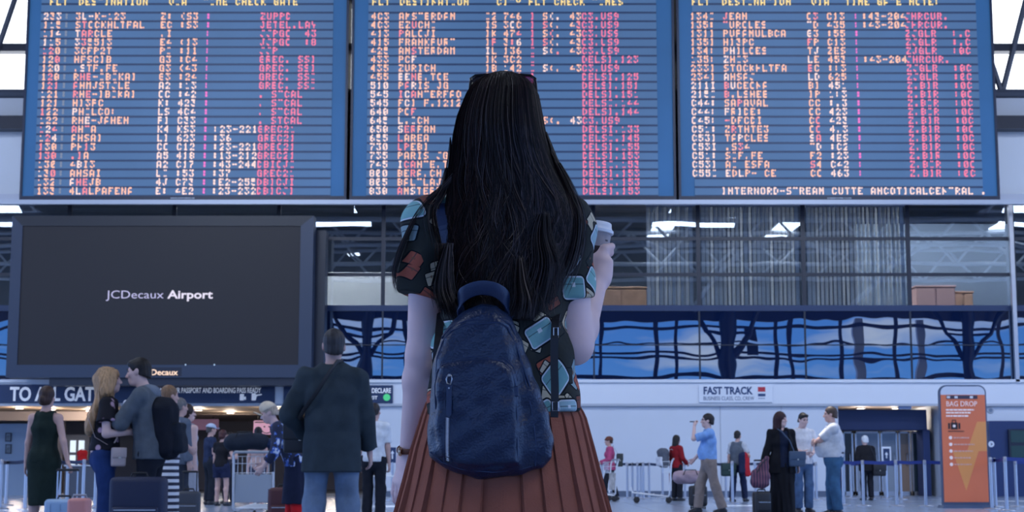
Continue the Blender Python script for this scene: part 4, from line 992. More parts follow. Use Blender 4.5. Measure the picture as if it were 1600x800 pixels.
# ---- printed shirt: luggage print on dark olive
def print_mat():
    m = bpy.data.materials.new('luggage_print'); m.use_nodes = True; nt = m.node_tree; N = nt.nodes; L = nt.links; b = N['Principled BSDF']
    b.inputs['Roughness'].default_value = .8; b.inputs['Specular IOR Level'].default_value = .2
    tc = N.new('ShaderNodeTexCoord'); sp = N.new('ShaderNodeSeparateXYZ'); L.new(tc.outputs['Object'], sp.inputs[0])
    def mth(op, a, b_=None, c=None):
        n = N.new('ShaderNodeMath'); n.operation = op
        for i, q in enumerate((a, b_, c)):
            if q is None: continue
            if isinstance(q, (int, float)): n.inputs[i].default_value = q
            else: L.new(q, n.inputs[i])
        return n.outputs[0]
    def mix(f, a, b_):
        n = N.new('ShaderNodeMixRGB'); L.new(f, n.inputs[0])
        for i, q in ((1, a), (2, b_)):
            if isinstance(q, tuple): n.inputs[i].default_value = (*q, 1)
            else: L.new(q, n.inputs[i])
        return n.outputs[0]
    col = (.030, .034, .031)
    def layer(col, scale, off, wmin, wmax, keep, ramp, outl, shadow):
        cmb = N.new('ShaderNodeCombineXYZ'); L.new(mth('ADD', mth('ADD', sp.outputs[0], mth('MULTIPLY', sp.outputs[1], .55)), off), cmb.inputs[0]); L.new(mth('ADD', sp.outputs[2], off*1.7), cmb.inputs[1])
        vo = N.new('ShaderNodeTexVoronoi'); vo.voronoi_dimensions = '2D'; vo.inputs['Scale'].default_value = scale; vo.inputs['Randomness'].default_value = .75; L.new(cmb.outputs[0], vo.inputs['Vector'])
        sb = N.new('ShaderNodeVectorMath'); sb.operation = 'SUBTRACT'; L.new(cmb.outputs[0], sb.inputs[0]); L.new(vo.outputs['Position'], sb.inputs[1])
        cs = N.new('ShaderNodeSeparateColor'); L.new(vo.outputs['Color'], cs.inputs[0]); r, g_, bl_ = cs.outputs
        vr = N.new('ShaderNodeVectorRotate'); vr.rotation_type = 'Z_AXIS'; L.new(sb.outputs[0], vr.inputs['Vector']); L.new(mth('MULTIPLY', mth('SUBTRACT', g_, .5), 2.2), vr.inputs['Angle'])
        s2 = N.new('ShaderNodeSeparateXYZ'); L.new(vr.outputs[0], s2.inputs[0])
        hw = mth('MULTIPLY_ADD', bl_, wmax-wmin, wmin); hh = mth('MULTIPLY_ADD', r, (wmax-wmin)*.8, wmin*.72)
        ax_ = mth('SUBTRACT', mth('ABSOLUTE', s2.outputs[0]), hw); az = mth('SUBTRACT', mth('ABSOLUTE', s2.outputs[1]), hh)
        rr = .008 if wmax > .025 else .004
        d = mth('SUBTRACT', mth('ADD', mth('SQRT', mth('ADD', mth('POWER', mth('MAXIMUM', mth('ADD', ax_, rr), 0), 2), mth('POWER', mth('MAXIMUM', mth('ADD', az, rr), 0), 2))), mth('MINIMUM', mth('MAXIMUM', ax_, az), 0)), rr)
        on_ = mth('LESS_THAN', mth('FRACT', mth('MULTIPLY', mth('ADD', r, bl_), 7.3)), keep)
        cr = N.new('ShaderNodeValToRGB'); cr.color_ramp.interpolation = 'CONSTANT'; L.new(mth('FRACT', mth('MULTIPLY', g_, 5.7)), cr.inputs[0]); e = cr.color_ramp.elements
        e[0].position = 0; e[0].color = (*ramp[0], 1); e[1].position = 1/len(ramp); e[1].color = (*ramp[1], 1)
        for i, c in enumerate(ramp[2:]): q = e.new((i+2)/len(ramp)); q.color = (*c, 1)
        # a seam and flap line inside each bag
        fill = cr.outputs[0]
        seam = mth('LESS_THAN', mth('ABSOLUTE', mth('SUBTRACT', s2.outputs[1], mth('MULTIPLY', hh, .35))), .0012); fill = mix(mth('MULTIPLY', seam, .7), fill, (.03, .05, .06))
        clasp = mth('MULTIPLY', mth('LESS_THAN', mth('ABSOLUTE', s2.outputs[0]), mth('MULTIPLY', hw, .16)), mth('LESS_THAN', mth('ABSOLUTE', mth('SUBTRACT', s2.outputs[1], mth('MULTIPLY', hh, .3))), mth('MULTIPLY', hh, .22)))
        fill = mix(mth('MULTIPLY', clasp, .8), fill, (.75, .78, .8) if outl else (.2, .1, .06))
        c = mix(mth('MULTIPLY', mth('LESS_THAN', d, shadow), on_), col, (.006, .008, .012))
        if outl: c = mix(mth('MULTIPLY', mth('LESS_THAN', d, .0035), on_), c, (.60, .66, .72))
        return mix(mth('MULTIPLY', mth('LESS_THAN', d, 0), on_), c, fill)
    c = layer(col, 13, 2.37, .018, .032, .93, [(.62, .52, .36), (.28, .38, .40), (.60, .50, .34), (.40, .10, .06), (.58, .50, .36)], False, .004)
    c = layer(c, 17, .93, .013, .024, .8, [(.62, .52, .36), (.42, .11, .07), (.62, .54, .40), (.20, .07, .05), (.03, .034, .031), (.55, .47, .33)], False, .003)
    c = layer(c, 10.5, .0, .024, .040, .68, [(.16, .37, .37), (.22, .44, .44), (.34, .50, .55), (.18, .38, .38)], True, .008)
    L.new(c, b.inputs['Base Color'])
    nz = N.new('ShaderNodeTexNoise'); nz.inputs['Scale'].default_value = 30; bp = N.new('ShaderNodeBump'); bp.inputs['Distance'].default_value = .003
    L.new(tc.outputs['Object'], nz.inputs['Vector']); L.new(nz.outputs[0], bp.inputs['Height']); L.new(bp.outputs[0], b.inputs['Normal'])
    return m
def woman_shirt():
    s = woman; g = s.grid(.005); o = .013; K = s.k
    zc, zh = s.chest[2], float(pl(787, 649, WB)[2])
    g.ecap(V(0, -.005, zh-.02), V(0, 0, 1.02), (.191, .128), (.158, .115), V(1, 0, 0), .03, p=2.3)
    g.ecap(V(0, 0, 1.02), V(0, 0, zc), (.158, .115), (.152, .118), V(1, 0, 0), .03, p=2.3)
    g.ecap(V(0, 0, zc), V(0, 0, s.uch[2]), (.152, .118), (.145, .098), V(1, 0, 0), .03)
    for q in 'RL':
        g.cap(s.uch, s.sh[q]-V(0, 0, .004), .078, .066, .03)
        sg = 1 if q == 'R' else -1
    g.cap(s.uch+s.U*.02*K, s.nb, .085, .064, .03)
    a, b = s.sh['L']+V(.0, 0, .0), pl(654, 462, 3.80); g.cap(a, b, .066, .058, .02, end=True)
    a, b = s.sh['R'], pl(896, 468, 3.80); g.cap(a, b, .060, .053, .02, end=True)
    for sg in (-1, 1): g.ell(s.chest+V(sg*.06, .085, -.02), (.07, .06, .07), k=.04)
    # soft folds: fanning from the armpits, standing ones at the hem
    x, y, z = np.ix_(*g.ax)
    g.a = g.a+(.0045*np.sin(x*60+z*22+1.3*np.sin(z*17))*np.clip((1.25-z)*3, 0, 1)).astype(np.float32)+(.003*np.sin(x*35-z*55+y*20)).astype(np.float32)
    g.cap(s.nb+s.U*.03, s.nb+s.U*.2, .062, .10, .01, True)
    hm = pl(787, 648, WB); g.cut(hm, (.03, 0, -1))
    g.build('shirt', print_mat(), W, relax=2)
woman_shirt()
# ---- pleated skirt
def woman_skirt():
    prof = []
    for v, l, r, dd in ((628, 668, 900, .112), (650, 660, 913, .125), (700, 645, 926, .150), (750, 633, 938, .172), (800, 620, 951, .195), (880, 598, 972, .225), (980, 572, 998, .26)):
        a, b = pl(l, v, WB), pl(r, v, WB); prof.append((a[2], (a[0]+b[0])/2, (b[0]-a[0])/2, dd))
    npl, per = 32, 10; n = npl*per; vs, fs = [], []
    zs = np.array([p[0] for p in prof])[::-1]; itp = lambda z, i: float(np.interp(z, zs, np.array([p[i] for p in prof])[::-1]))
    rows = 40; z0, z1 = prof[0][0], prof[-1][0]
    rg = np.random.RandomState(4); jit = rg.uniform(-.25, .25, npl); ph = rg.uniform(0, 6.28, npl)
    for r in range(rows+1):
        z = z0+(z1-z0)*r/rows; cx, a, b = itp(z, 1), itp(z, 2), itp(z, 3); t = r/rows; amp = .004+.013*t
        for i0 in range(n):
            i = i0 if i0 >= n//2 else n-1-i0          # pleats mirrored about the centre back
            pj, fr = divmod(i, per); u_ = fr/(per-1) if fr < per-1 else 1.0
            # knife pleat: a long smooth face, then a quick fold back under the next one
            th = 2*math.pi*(pj+jit[pj]*(1 if fr else 1)*.5+min(fr/(per-1.6), 1.02)*1.0)/npl
            rad = amp*(u_-.5) - (amp*1.3 if fr == per-1 else 0) + .004*t*math.sin(ph[pj]+z*9)
            sx_ = 1 if i0 < n//2 else -1; vs.append((cx-sx_*(a+rad)*math.sin(th), -(b+rad)*math.cos(th), z))
    for r in range(rows):
        for i in range(n):
            j = (i+1) % n; fs.append((r*n+i, (r+1)*n+i, (r+1)*n+j, r*n+j))
    m = mat('skirt_cloth', (.30, .098, .062), .8, spec=.2, bump=.0012, bscale=220, var=.06, vscale=25)
    o = link_mesh('skirt', vs, fs, m, W, True); o.data.set_sharp_from_angle(angle=math.radians(50))
    sm = o.modifiers.new('thickness', 'SOLIDIFY'); sm.thickness = .003; sm.offset = 1
woman_skirt()
woman.shoes(mat('shoe_black', (.02, .02, .025), .4))
woman.eyes()

# ---- long dark hair: a lofted mass and many combed strands
def woman_hair():
    T = [  # v, left, right, centre depth, half depth (world)
        (117.5, 778, 797, 3.812, .03), (120, 764, 811, 3.810, .06), (126, 749, 824, 3.806, .082), (136, 736, 835, 3.803, .10), (150, 727, 842, 3.80, .112), (182, 714, 848, 3.795, .122), (210, 708, 853, 3.785, .12), (238, 705, 860, 3.775, .112),
        (265, 702, 870, 3.765, .10), (292, 699, 883, 3.752, .088), (315, 697, 896, 3.742, .078), (340, 692, 903, 3.735, .072), (370, 688, 899, 3.728, .068), (415, 688, 884, 3.718, .062), (455, 684, 868, 3.708, .055), (480, 692, 850, 3.70, .048), (512, 704, 832, 3.695, .03)]
    vs_ = np.array([t[0] for t in T]); A = {i: np.array([t[i] for t in T]) for i in range(1, 5)}
    ring = lambda v: [float(np.interp(v, vs_, A[i])) for i in range(1, 5)]
    def pt(v, th, k=1.0):
        l, r, yc, d = ring(v); c = pl((l+r)/2, v, yc); hw = (r-l)/2*yc/F
        return V(c[0]+hw*k*math.sin(th), c[1]-d*k*math.cos(th), c[2])
    mb = MB(); rg = np.random.RandomState(11); n = 56; levels = np.concatenate([np.linspace(117.5, 150, 12), np.linspace(156, 500, 52)])
    base = []
    for v in levels:
        f = max(0, (v-250)/250)
        for i in range(n):
            th = 2*math.pi*i/n; k = .965+.012*math.sin(th*17+v*.02)+.02*f*math.sin(th*9+v*.045+1.5*math.sin(v*.03)); base.append(pt(v, th, k))
    m_ = len(levels); fs = [(r*n+i, r*n+(i+1) % n, (r+1)*n+(i+1) % n, (r+1)*n+i) for r in range(m_-1) for i in range(n)]
    fs += [tuple(range(n-1, -1, -1)), tuple((m_-1)*n+i for i in range(n))]
    mb.add(base, fs)
    def strand(pts, r0): 
        m = len(pts); mb.tube(pts, [r0*(1 if j < m*.75 else max(.15, (m-j)/(m*.25))) for j in range(m)], 3, cap=False)
    locks = [(rg.uniform(-1.9, 1.9), rg.uniform(.6, 1.3), rg.uniform(0, 6.28), rg.uniform(.010, .03), rg.uniform(425, 510)) for _ in range(110)]
    for q in range(2300):
        c, lam, ph, amp, ve = locks[q % len(locks)]; th = c+rg.normal(0, .045); kk = rg.uniform(.955, 1.022); vend = ve+rg.uniform(-25, 12); v0 = rg.uniform(117.5, 128) if rg.rand() < .75 else rg.uniform(130, 330)
        pts = []; tw = rg.normal(0, .1)
        for v in np.linspace(v0, vend, 30):
            f = max(0, (v-200)/300); p = pt(v, th+tw*f*f*.9+amp*15*f*math.sin(v*.036*lam+ph), kk+.018*f*math.sin(v*.05+ph*2)); pts.append(Vector(p))
        strand(pts, rg.uniform(.0007, .0012))
    # tails with loose wavy ends below the mass
    for q in range(420):
        u0 = rg.choice([rg.uniform(684, 720), rg.uniform(700, 760), rg.uniform(770, 865), rg.uniform(800, 872)]); ph = rg.uniform(0, 6.28); amp = rg.uniform(2, 7); y0 = rg.uniform(3.645, 3.68) if not 705 < u0 < 800 else rg.uniform(3.69, 3.71)
        vend = rg.uniform(470, 500) if u0 < 720 else rg.uniform(455, 485) if u0 < 770 else rg.uniform(430, 500)
        pts = [Vector(pl(u0+amp*math.sin(v*.05+ph)+(v-380)*rg.uniform(.02, .04)*(-1 if u0 > 800 else 1), v, y0+.0002*(460-v))) for v in np.linspace(380, vend, 16)]
        strand(pts, rg.uniform(.0007, .0013))
    # the lock over the left shoulder and fly-aways at both sides
    def path(cps, spread, cnt, r=(.0005, .0011), ysp=.012):
        cps = np.array(cps, float); tt = np.linspace(0, 1, len(cps))
        for q in range(cnt):
            o = rg.normal(0, 1, 3); e = rg.uniform(.8, 1.0); pts = []
            for t in np.linspace(0, e, 22):
                f = .25+t; cs = [float(np.interp(t, tt, cps[:, i])) for i in range(3)]
                if len(cps) > 2:   # smooth
                    cs = [np.mean([float(np.interp(min(max(t+d, 0), 1), tt, cps[:, i])) for d in (-.1, -.05, 0, .05, .1)]) for i in range(3)]
                pts.append(Vector(pl(cs[0]+o[0]*spread*f, cs[1]+o[1]*2, cs[2]+o[2]*ysp*f)))
            strand(pts, rg.uniform(*r))
    path([(712, 270, 3.72), (690, 296, 3.74), (660, 318, 3.745), (636, 362, 3.742), (616, 410, 3.75), (613, 440, 3.76), (622, 462, 3.76)], 3, 36)
    path([(712, 280, 3.72), (668, 308, 3.745), (645, 345, 3.742), (630, 385, 3.745), (618, 425, 3.75)], 5, 8)
    path([(700, 260, 3.76), (694, 300, 3.74), (672, 330, 3.735), (690, 400, 3.69)], 6, 60)
    path([(860, 230, 3.74), (885, 290, 3.73), (906, 330, 3.73), (908, 380, 3.725), (885, 440, 3.70)], 5, 120)
    path([(868, 250, 3.73), (893, 300, 3.72), (905, 345, 3.72), (893, 410, 3.71), (862, 470, 3.69)], 9, 90)
    path([(850, 330, 3.665), (846, 370, 3.66), (858, 410, 3.66), (850, 450, 3.66), (838, 492, 3.66)], 14, 140)
    path([(812, 400, 3.655), (815, 440, 3.65), (822, 470, 3.65), (816, 502, 3.65)], 10, 150)
    path([(704, 215, 3.76), (700, 262, 3.75), (693, 310, 3.74)], 2.5, 14)
    path([(852, 205, 3.76), (874, 262, 3.74), (900, 312, 3.73)], 2.5, 16)
    path([(700, 380, 3.66), (692, 420, 3.655), (690, 455, 3.655), (705, 492, 3.655)], 9, 130)
    m = bpy.data.materials.new('dark_brown_hair'); m.use_nodes = True; b = m.node_tree.nodes['Principled BSDF']
    b.inputs['Base Color'].default_value = (.0085, .0055, .0065, 1); b.inputs['Roughness'].default_value = .5; b.inputs['Specular IOR Level'].default_value = .22
    m2 = mat('brown_hair', (.030, .014, .014), .42, spec=.4)
    mi = np.array(mb.mi); nb = len(fs); rg2 = np.random.RandomState(3); blk = (np.arange(len(mi)-nb)//87); mi[nb:] = (rg2.rand(blk.max()+1) < .33)[blk]; mb.mi = mi.tolist()
    mb.build('hair', [m, m2], W, smooth=False)
    W.children[-1].data.polygons.foreach_set('use_smooth', np.ones(len(W.children[-1].data.polygons), bool))
    # cap of hair at the sides and over the brow
woman_hair()
woman.hair(mat('dark_brown_hair_cap', (.0085, .0055, .0065), .5, spec=.3), 'bun0', 0, vol=.004)

def world_obj(name, label, cat, loc):
    return tag(empty(name, loc), label, cat)
def rel(o): L_ = np.array(o.location); return lambda u, v, Y: Vector(np.array(P(u, v, Y))-L_)
# ---- sunglasses pushed up on her head
def sunglasses():
    o = world_obj('sunglasses', 'black sunglasses with a pink reflection tinted into one lens, pushed up on her hair', 'sunglasses', P(786, 130, 3.84)); p = rel(o)
    fr = mat('glasses_black', (.006, .006, .008), .2)
    lens = mat('lens_pink_reflection', (.30, .012, .10), .08, spec=.9); lens.node_tree.nodes['Principled BSDF'].inputs['Alpha'].default_value = .6  # pink reflection put into the colour of the right lens
    lensd = mat('lens_dark', (.012, .006, .010), .08, spec=.6); lensd.node_tree.nodes['Principled BSDF'].inputs['Alpha'].default_value = .93
    for sg in (-1, 1):
        c = 786+sg*31
        out = [(c-sg*22, 122), (c-sg*8, 117), (c+sg*12, 118.5), (c+sg*19, 123), (c+sg*17, 140), (c+sg*9, 152), (c-sg*10, 152), (c-sg*21, 140)]
        pts = [p(u, v, 3.862-(v-117)*.0004+(.0006*abs(u-786)*-1)) for u, v in out]
        MB().tube(pts, .0042, 8, closed=True).build('lens_rim', fr, o, True)
        cc = sum(pts, Vector())/8; mb = MB(); d = Vector((0, .002, 0))
        mb.add([q-d for q in pts]+[q+d for q in pts]+[cc-d*4, cc+d], [(i, (i+1) % 8, 16) for i in range(8)]+[((i+1) % 8+8, i+8, 17) for i in range(8)]); mb.build('lens', lens if sg > 0 else lensd, o, True)
        e = (786+sg*50, 124)
        MB().tube([p(e[0]-sg*1, e[1]-1, 3.845), p(e[0]+sg*1.2, e[1]+8, 3.80), p(e[0]+sg*2.5, e[1]+26, 3.775), p(e[0]+sg*1, e[1]+44, 3.76)], [.0042, .0034, .003, .003], 8).build('temple', fr, o, True)
    MB().tube([p(775, 121, 3.856), p(786, 119, 3.858), p(797, 121, 3.856)], .004, 8).build('bridge', fr, o, True)
sunglasses()
# ---- paper cup
def cup():
    o = world_obj('paper_cup', 'takeaway paper cup with a white lid held in her right hand', 'cup', Vector(CUP0+w0)); ax = Vector(unit(CUP1-CUP0)); L_ = float(np.linalg.norm(CUP1-CUP0)); L_ *= .84
    kraft = mat('cup_kraft', (.42, .36, .36), .7); lid = mat('cup_lid', (.80, .80, .84), .35); sl = mat('cup_sleeve', (.035, .022, .028), .7)
    rb, rt = .029, .041; r = lambda t: rb+(rt-rb)*t
    MB().lathe((0, 0, 0), [(rb-.003, 0), (rb, .001), (rt, L_)], 40, ax).build('cup_body', kraft, o, True)
    MB().lathe((0, 0, 0), [(r(.15)+.0008, L_*.15), (r(.15)+.0022, L_*.155), (r(.66)+.0022, L_*.655), (r(.66)+.0008, L_*.66)], 40, ax).build('sleeve', sl, o, True)
    MB().lathe((0, 0, 0), [(rt+.002, L_-.006), (rt+.0045, L_-.004), (rt+.0045, L_+.003), (rt+.001, L_+.006), (rt-.001, L_+.012), (rt-.002, L_+.021), (rt-.004, L_+.023), (rt-.008, L_+.023), (rt-.010, L_+.018), (.004, L_+.018)], 40, ax).build('lid', lid, o, True)
    ink = mat('cup_ink', (.03, .025, .03), .7); mb = MB(); q = Vector((0, 0, 1)).rotation_difference(ax)
    for a0, t0, w_, h_ in ((-.10, .80, .10, .010), (-.04, .84, .03, .008), (.72, .78, .05, .004), (.80, .78, .06, .004), (.89, .78, .05, .004)):
        cs = []
        for da, dt in ((0, 0), (w_, 0), (w_, 1), (0, 1)):
            a = a0+da-math.pi/2; rr = r(t0+dt*h_/L_)+.0006; cs.append(q @ Vector((rr*math.cos(a), rr*math.sin(a), L_*t0+dt*h_)))
        mb.add(cs, [(0, 1, 2, 3)])
    mb.build('cup_print', ink, o)
cup()
# ---- wrist watch
def watch():
    w = jl[2]+(jl[1]-jl[2])*.03; d = unit(jl[2]-jl[1]); o = world_obj('wrist_watch', 'thin brown leather wrist watch on her left wrist', 'watch', Vector(w+w0)); q = Vector((0, 0, 1)).rotation_difference(Vector(d))
    ring = [q @ Vector((.0315*math.cos(t), .0295*math.sin(t), .003*math.sin(t*2))) for t in np.linspace(0, 2*math.pi, 28, endpoint=False)]
    MB().tube(ring, .0026, 8, closed=True, flat=2.4, up=tuple(d)).build('strap', mat('watch_leather', (.16, .06, .035), .55), o, True)
    c = q @ Vector((-.033, -.004, 0)); MB().lathe(c, [(.009, -.002), (.0115, 0), (.0115, .004), (.009, .006)], 20, (-1, .12, 0)).build('watch_case', mat('watch_gold', (.75, .55, .35), .25, metal=1), o, True)
    MB().lathe(c+Vector((-.006, 0, 0)), [(.0085, 0), (.0085, .0008)], 20, (-1, .12, 0)).build('watch_dial', mat('watch_dial', (.7, .7, .72), .3), o)
    c = q @ Vector((.022, -.020, 0)); MB().tube([c+Vector(a) for a in ((-.004, 0, -.005), (.004, 0, -.005), (.004, 0, .005), (-.004, 0, .005))], .001, 6, closed=True).build('buckle', mat('watch_gold', (.75, .55, .35), .25, metal=1), o, True)
watch()

# ---- navy leather backpack
def backpack():
    BYf = 3.60; o = world_obj('backpack', 'navy blue leather backpack with a vertical zip on the woman\'s back', 'backpack', P(762, 600, 3.64)); o0 = np.array(o.location); p = rel(o)
    m = bpy.data.materials.new('navy_leather'); m.use_nodes = True; nt = m.node_tree; N = nt.nodes; L = nt.links; b = N['Principled BSDF']
    b.inputs['Base Color'].default_value = (.0045, .015, .050, 1); b.inputs['Roughness'].default_value = .36; b.inputs['Specular IOR Level'].default_value = .5
    tc = N.new('ShaderNodeTexCoord'); vo = N.new('ShaderNodeTexVoronoi'); vo.inputs['Scale'].default_value = 210; vo.feature = 'SMOOTH_F1'; L.new(tc.outputs['Object'], vo.inputs['Vector'])
    nz = N.new('ShaderNodeTexNoise'); nz.inputs['Scale'].default_value = 22; L.new(tc.outputs['Object'], nz.inputs['Vector'])
    ad = N.new('ShaderNodeMath'); ad.operation = 'MULTIPLY_ADD'; L.new(nz.outputs[0], ad.inputs[0]); ad.inputs[1].default_value = 1.5; L.new(vo.outputs['Distance'], ad.inputs[2])
    bp = N.new('ShaderNodeBump'); bp.inputs['Distance'].default_value = .0013; bp.inputs['Strength'].default_value = .8; L.new(ad.outputs[0], bp.inputs['Height']); L.new(bp.outputs[0], b.inputs['Normal'])
    smooth_l = mat('navy_leather_trim', (.008, .022, .07), .38, spec=.5, bump=.0004, bscale=300); black = mat('strap_black', (.006, .007, .012), .5); metal = mat('zip_metal', (.62, .58, .56), .28, metal=1)
    lx = lambda u, v: float(p(u, v, BYf).x); lz = lambda v: float(p(760, v, BYf).z)
    outline = [(732, 481), (752, 474), (776, 476), (793, 488), (806, 508), (817, 535), (829, 570), (843, 605), (856, 645), (864, 690), (862, 715), (848, 732), (815, 742), (775, 747), (745, 747), (715, 741), (690, 729), (672, 712), (666, 692), (670, 655), (672, 610), (676, 570), (682, 545), (692, 522), (708, 500), (720, 487)]
    poly = np.array([(lx(u, v), lz(v)) for u, v in outline])
    def polysd(px, pz, poly):
        d = np.full(np.broadcast(px, pz).shape, 1e9); inside = np.zeros(d.shape, bool); n = len(poly)
        for i in range(n):
            a, b_ = poly[i], poly[(i+1) % n]; e = b_-a; wx_, wz_ = px-a[0], pz-a[1]; t = np.clip((wx_*e[0]+wz_*e[1])/(e@e), 0, 1)
            d = np.minimum(d, np.hypot(wx_-t*e[0], wz_-t*e[1]))
            c = (a[1] > pz) != (b_[1] > pz); xi = (b_[0]-a[0])*(pz-a[1])/((b_[1]-a[1]) if abs(b_[1]-a[1]) > 1e-9 else 1e-9)+a[0]; inside ^= c & (px < xi)
        return np.where(inside, -d, d)
    lo = np.array([poly[:, 0].min()-.03, -.10, poly[:, 1].min()-.03]); hi = np.array([poly[:, 0].max()+.03, .11, poly[:, 1].max()+.03]); vx = .003
    g = SDF(lo, hi, vx); x, y, z = np.ix_(*g.ax)
    def slab(yc, hy, poly_d, rad, bul):
        hyv = hy+bul*np.clip(-poly_d/.08, 0, 1)**.6
        q1 = poly_d+rad; q2 = np.abs(y-yc)-hyv+rad
        return np.sqrt(np.maximum(q1, 0)**2+np.maximum(q2, 0)**2)+np.minimum(np.maximum(q1, q2), 0)-rad
    # body leans: the right flank (gusset) shows, so the front face is narrower on that side
    d2 = polysd(x[:, 0, :]+0*z[:, 0, :], z[:, 0, :]+0*x[:, 0, :], poly)[:, None, :]
    g.put((slice(None),)*3, slab(.015, .052, d2, .022, .018).astype(np.float32))
    fo = [(733, 492), (755, 484), (775, 487), (787, 500), (795, 525), (803, 560), (812, 600), (816, 650), (818, 700), (812, 728), (775, 738), (735, 736), (700, 726), (682, 708), (677, 650), (680, 600), (684, 560), (694, 528), (712, 504)]
    fp = np.array([(lx(u, v), lz(v)) for u, v in fo]); df = polysd(x[:, 0, :]+0*z[:, 0, :], z[:, 0, :]+0*x[:, 0, :], fp)[:, None, :]
    g.put((slice(None),)*3, slab(-.022, .034, df, .016, .012).astype(np.float32), .014)
    po = [(688, 572), (720, 564), (760, 562), (786, 566), (799, 578), (806, 605), (809, 650), (809, 724), (760, 730), (715, 726), (690, 712), (682, 680), (681, 600)]
    pp = np.array([(lx(u, v), lz(v)) for u, v in po]); dp = polysd(x[:, 0, :]+0*z[:, 0, :], z[:, 0, :]+0*x[:, 0, :], pp)[:, None, :]
    g.put((slice(None),)*3, slab(-.03, .038, dp, .012, .012).astype(np.float32), .006)
    # creases: sag folds below the zip and down the right flank
    g.a = g.a+(.0022*np.sin(x*70+z*38+2*np.sin(z*20))*np.clip(1-(z-lz(640))*9, 0, 1)).astype(np.float32)+(.0016*np.sin(z*95-x*60)).astype(np.float32)
    A = g.a.copy()
    g.build('bag_body', m, o, relax=2)
    def sy(u, v):
        xx, zz = lx(u, v), lz(v); i = int(round((xx-g.lo[0])/vx)); k = int(round((zz-g.lo[2])/vx)); i = min(max(i, 0), A.shape[0]-1); k = min(max(k, 0), A.shape[2]-1)
        j = np.argmax(A[i, :, k] < 0); return (g.lo[1]+j*vx) if A[i, j, k] < 0 else .0
    def surf(pts, r, name, mt, lift=0, n=6, sub=6, flat=1, closed=False):
        pp_ = []
        for (u0, v0), (u1, v1) in zip(pts[:-1], pts[1:]):
            for s_ in range(sub): t = s_/sub; pp_.append((u0+(u1-u0)*t, v0+(v1-v0)*t))
        pp_.append(pts[-1]); ys_ = [sy(u, v) for u, v in pp_]; ys_ = [np.mean(ys_[max(0, i-2):i+3]) for i in range(len(ys_))]
        P3 = [Vector((lx(u, v), yy-lift, lz(v))) for (u, v), yy in zip(pp_, ys_)]
        return MB().tube(P3, r, n, flat=flat, up=(0, 1, 0)).build(name, mt, o, True), P3
    # piping of the front pocket and of the main opening
    surf([(681, 640), (680, 605), (683, 582), (692, 571), (720, 564.5), (760, 562.5), (786, 566), (798, 577), (805, 600), (808, 650), (809, 722)], .0022, 'pocket_piping', smooth_l, .0005)
    surf([(684, 580), (693, 567), (720, 560), (760, 558), (788, 561), (802, 574), (809, 596)], .0018, 'pocket_piping', smooth_l, .0005)
    surf([(681, 590), (683, 560), (692, 534), (706, 518), (730, 508), (755, 507), (778, 505), (793, 513), (806, 540), (818, 575), (830, 610)], .0026, 'opening_piping', smooth_l, .0008)
    surf([(690, 528), (706, 511), (730, 502), (755, 501), (780, 499), (797, 507), (811, 535)], .0022, 'opening_piping', smooth_l, .0006)
    surf([(812, 560), (822, 600), (832, 650), (838, 700), (836, 728)], .0022, 'side_piping', smooth_l, .0006)
    surf([(672, 706), (690, 722), (720, 733), (770, 738), (815, 733), (850, 722)], .0018, 'base_piping', smooth_l, .0004)
    # small leather stop at the right end of the pocket zip
    u, v = 805, 612; c = Vector((lx(u, v), sy(u, v), lz(v))); MB().box(c+Vector((-.007, -.004, -.012)), c+Vector((.007, .002, .012)), .002).build('zip_end_tab', smooth_l, o)
    # vertical zip on the pocket
    zp = [(703, 588), (702, 620), (700, 660), (699.5, 695), (700, 722)]
    for du in (-5.2, 5.2): surf([(u+du, v) for u, v in zp], .0013, 'zip_edge', smooth_l, .0006, sub=8)
    _, c3 = surf(zp, .0032, 'zip_tape', black, -.001, sub=10, flat=.4)
    mb = MB(); n = 60
    for i in range(n):
        t = i/(n-1); v = 654+(720-654)*t; u = float(np.interp(v, [q[1] for q in zp], [q[0] for q in zp])); c = Vector((lx(u, v), sy(u, v)-.0022, lz(v))); s_ = .0012 if i % 2 else -.0012
        mb.box(c+Vector((-.0026+s_, -.0016, -.0005)), c+Vector((.0026+s_, .0012, .0005)))
    mb.build('zip_teeth', metal, o)
    yy = sy(703, 610)-.006
    q = lambda u, v, dy=0: Vector((lx(u, v), yy-dy, lz(v)))
    MB().tube([q(700, 601), q(698.5, 594), q(701, 588), q(706, 588), q(707.5, 594), q(705, 602)], .0017, 8, closed=True).build('zip_slider', metal, o, True)
    MB().box(q(701, 590, .001), q(705, 586, -.002), .001).build('zip_slider', metal, o)
    mb = MB(); mb.prism([(lx(698.5, 603), lz(603)), (lx(707, 603), lz(603)), (lx(706.5, 648), lz(648)), (lx(702.5, 654), lz(654)), (lx(698.5, 648), lz(648))], yy-.0015, yy+.0025); mb.build('zip_pull', smooth_l, o)
    MB().lathe(q(702.7, 608, .0015), [(.0022, 0), (.0018, .0012), (.0004, .0016)], 12, (0, -1, 0)).build('rivet', metal, o, True)
    # second pull hanging at the left flank
    yy = .0; MB().tube([q(673, 618), q(671, 622), q(672, 628), q(676, 627), q(676, 620)], .0015, 8, closed=True).build('side_slider', metal, o, True)
    mb = MB(); mb.prism([(lx(671, 626), lz(626)), (lx(677, 626), lz(626)), (lx(678, 672), lz(672)), (lx(674.5, 680), lz(680)), (lx(672, 672), lz(672))], -.004, .0); mb.build('side_pull', smooth_l, o)
    # grab handle loop
    hp = [p(721, 491, 3.655), p(718, 474, 3.635), p(724, 460, 3.612), p(742, 451, 3.60), p(758, 449.5, 3.598), p(774, 453, 3.602), p(788, 463, 3.618), p(793, 478, 3.638), p(792, 495, 3.655)]
    fine = []
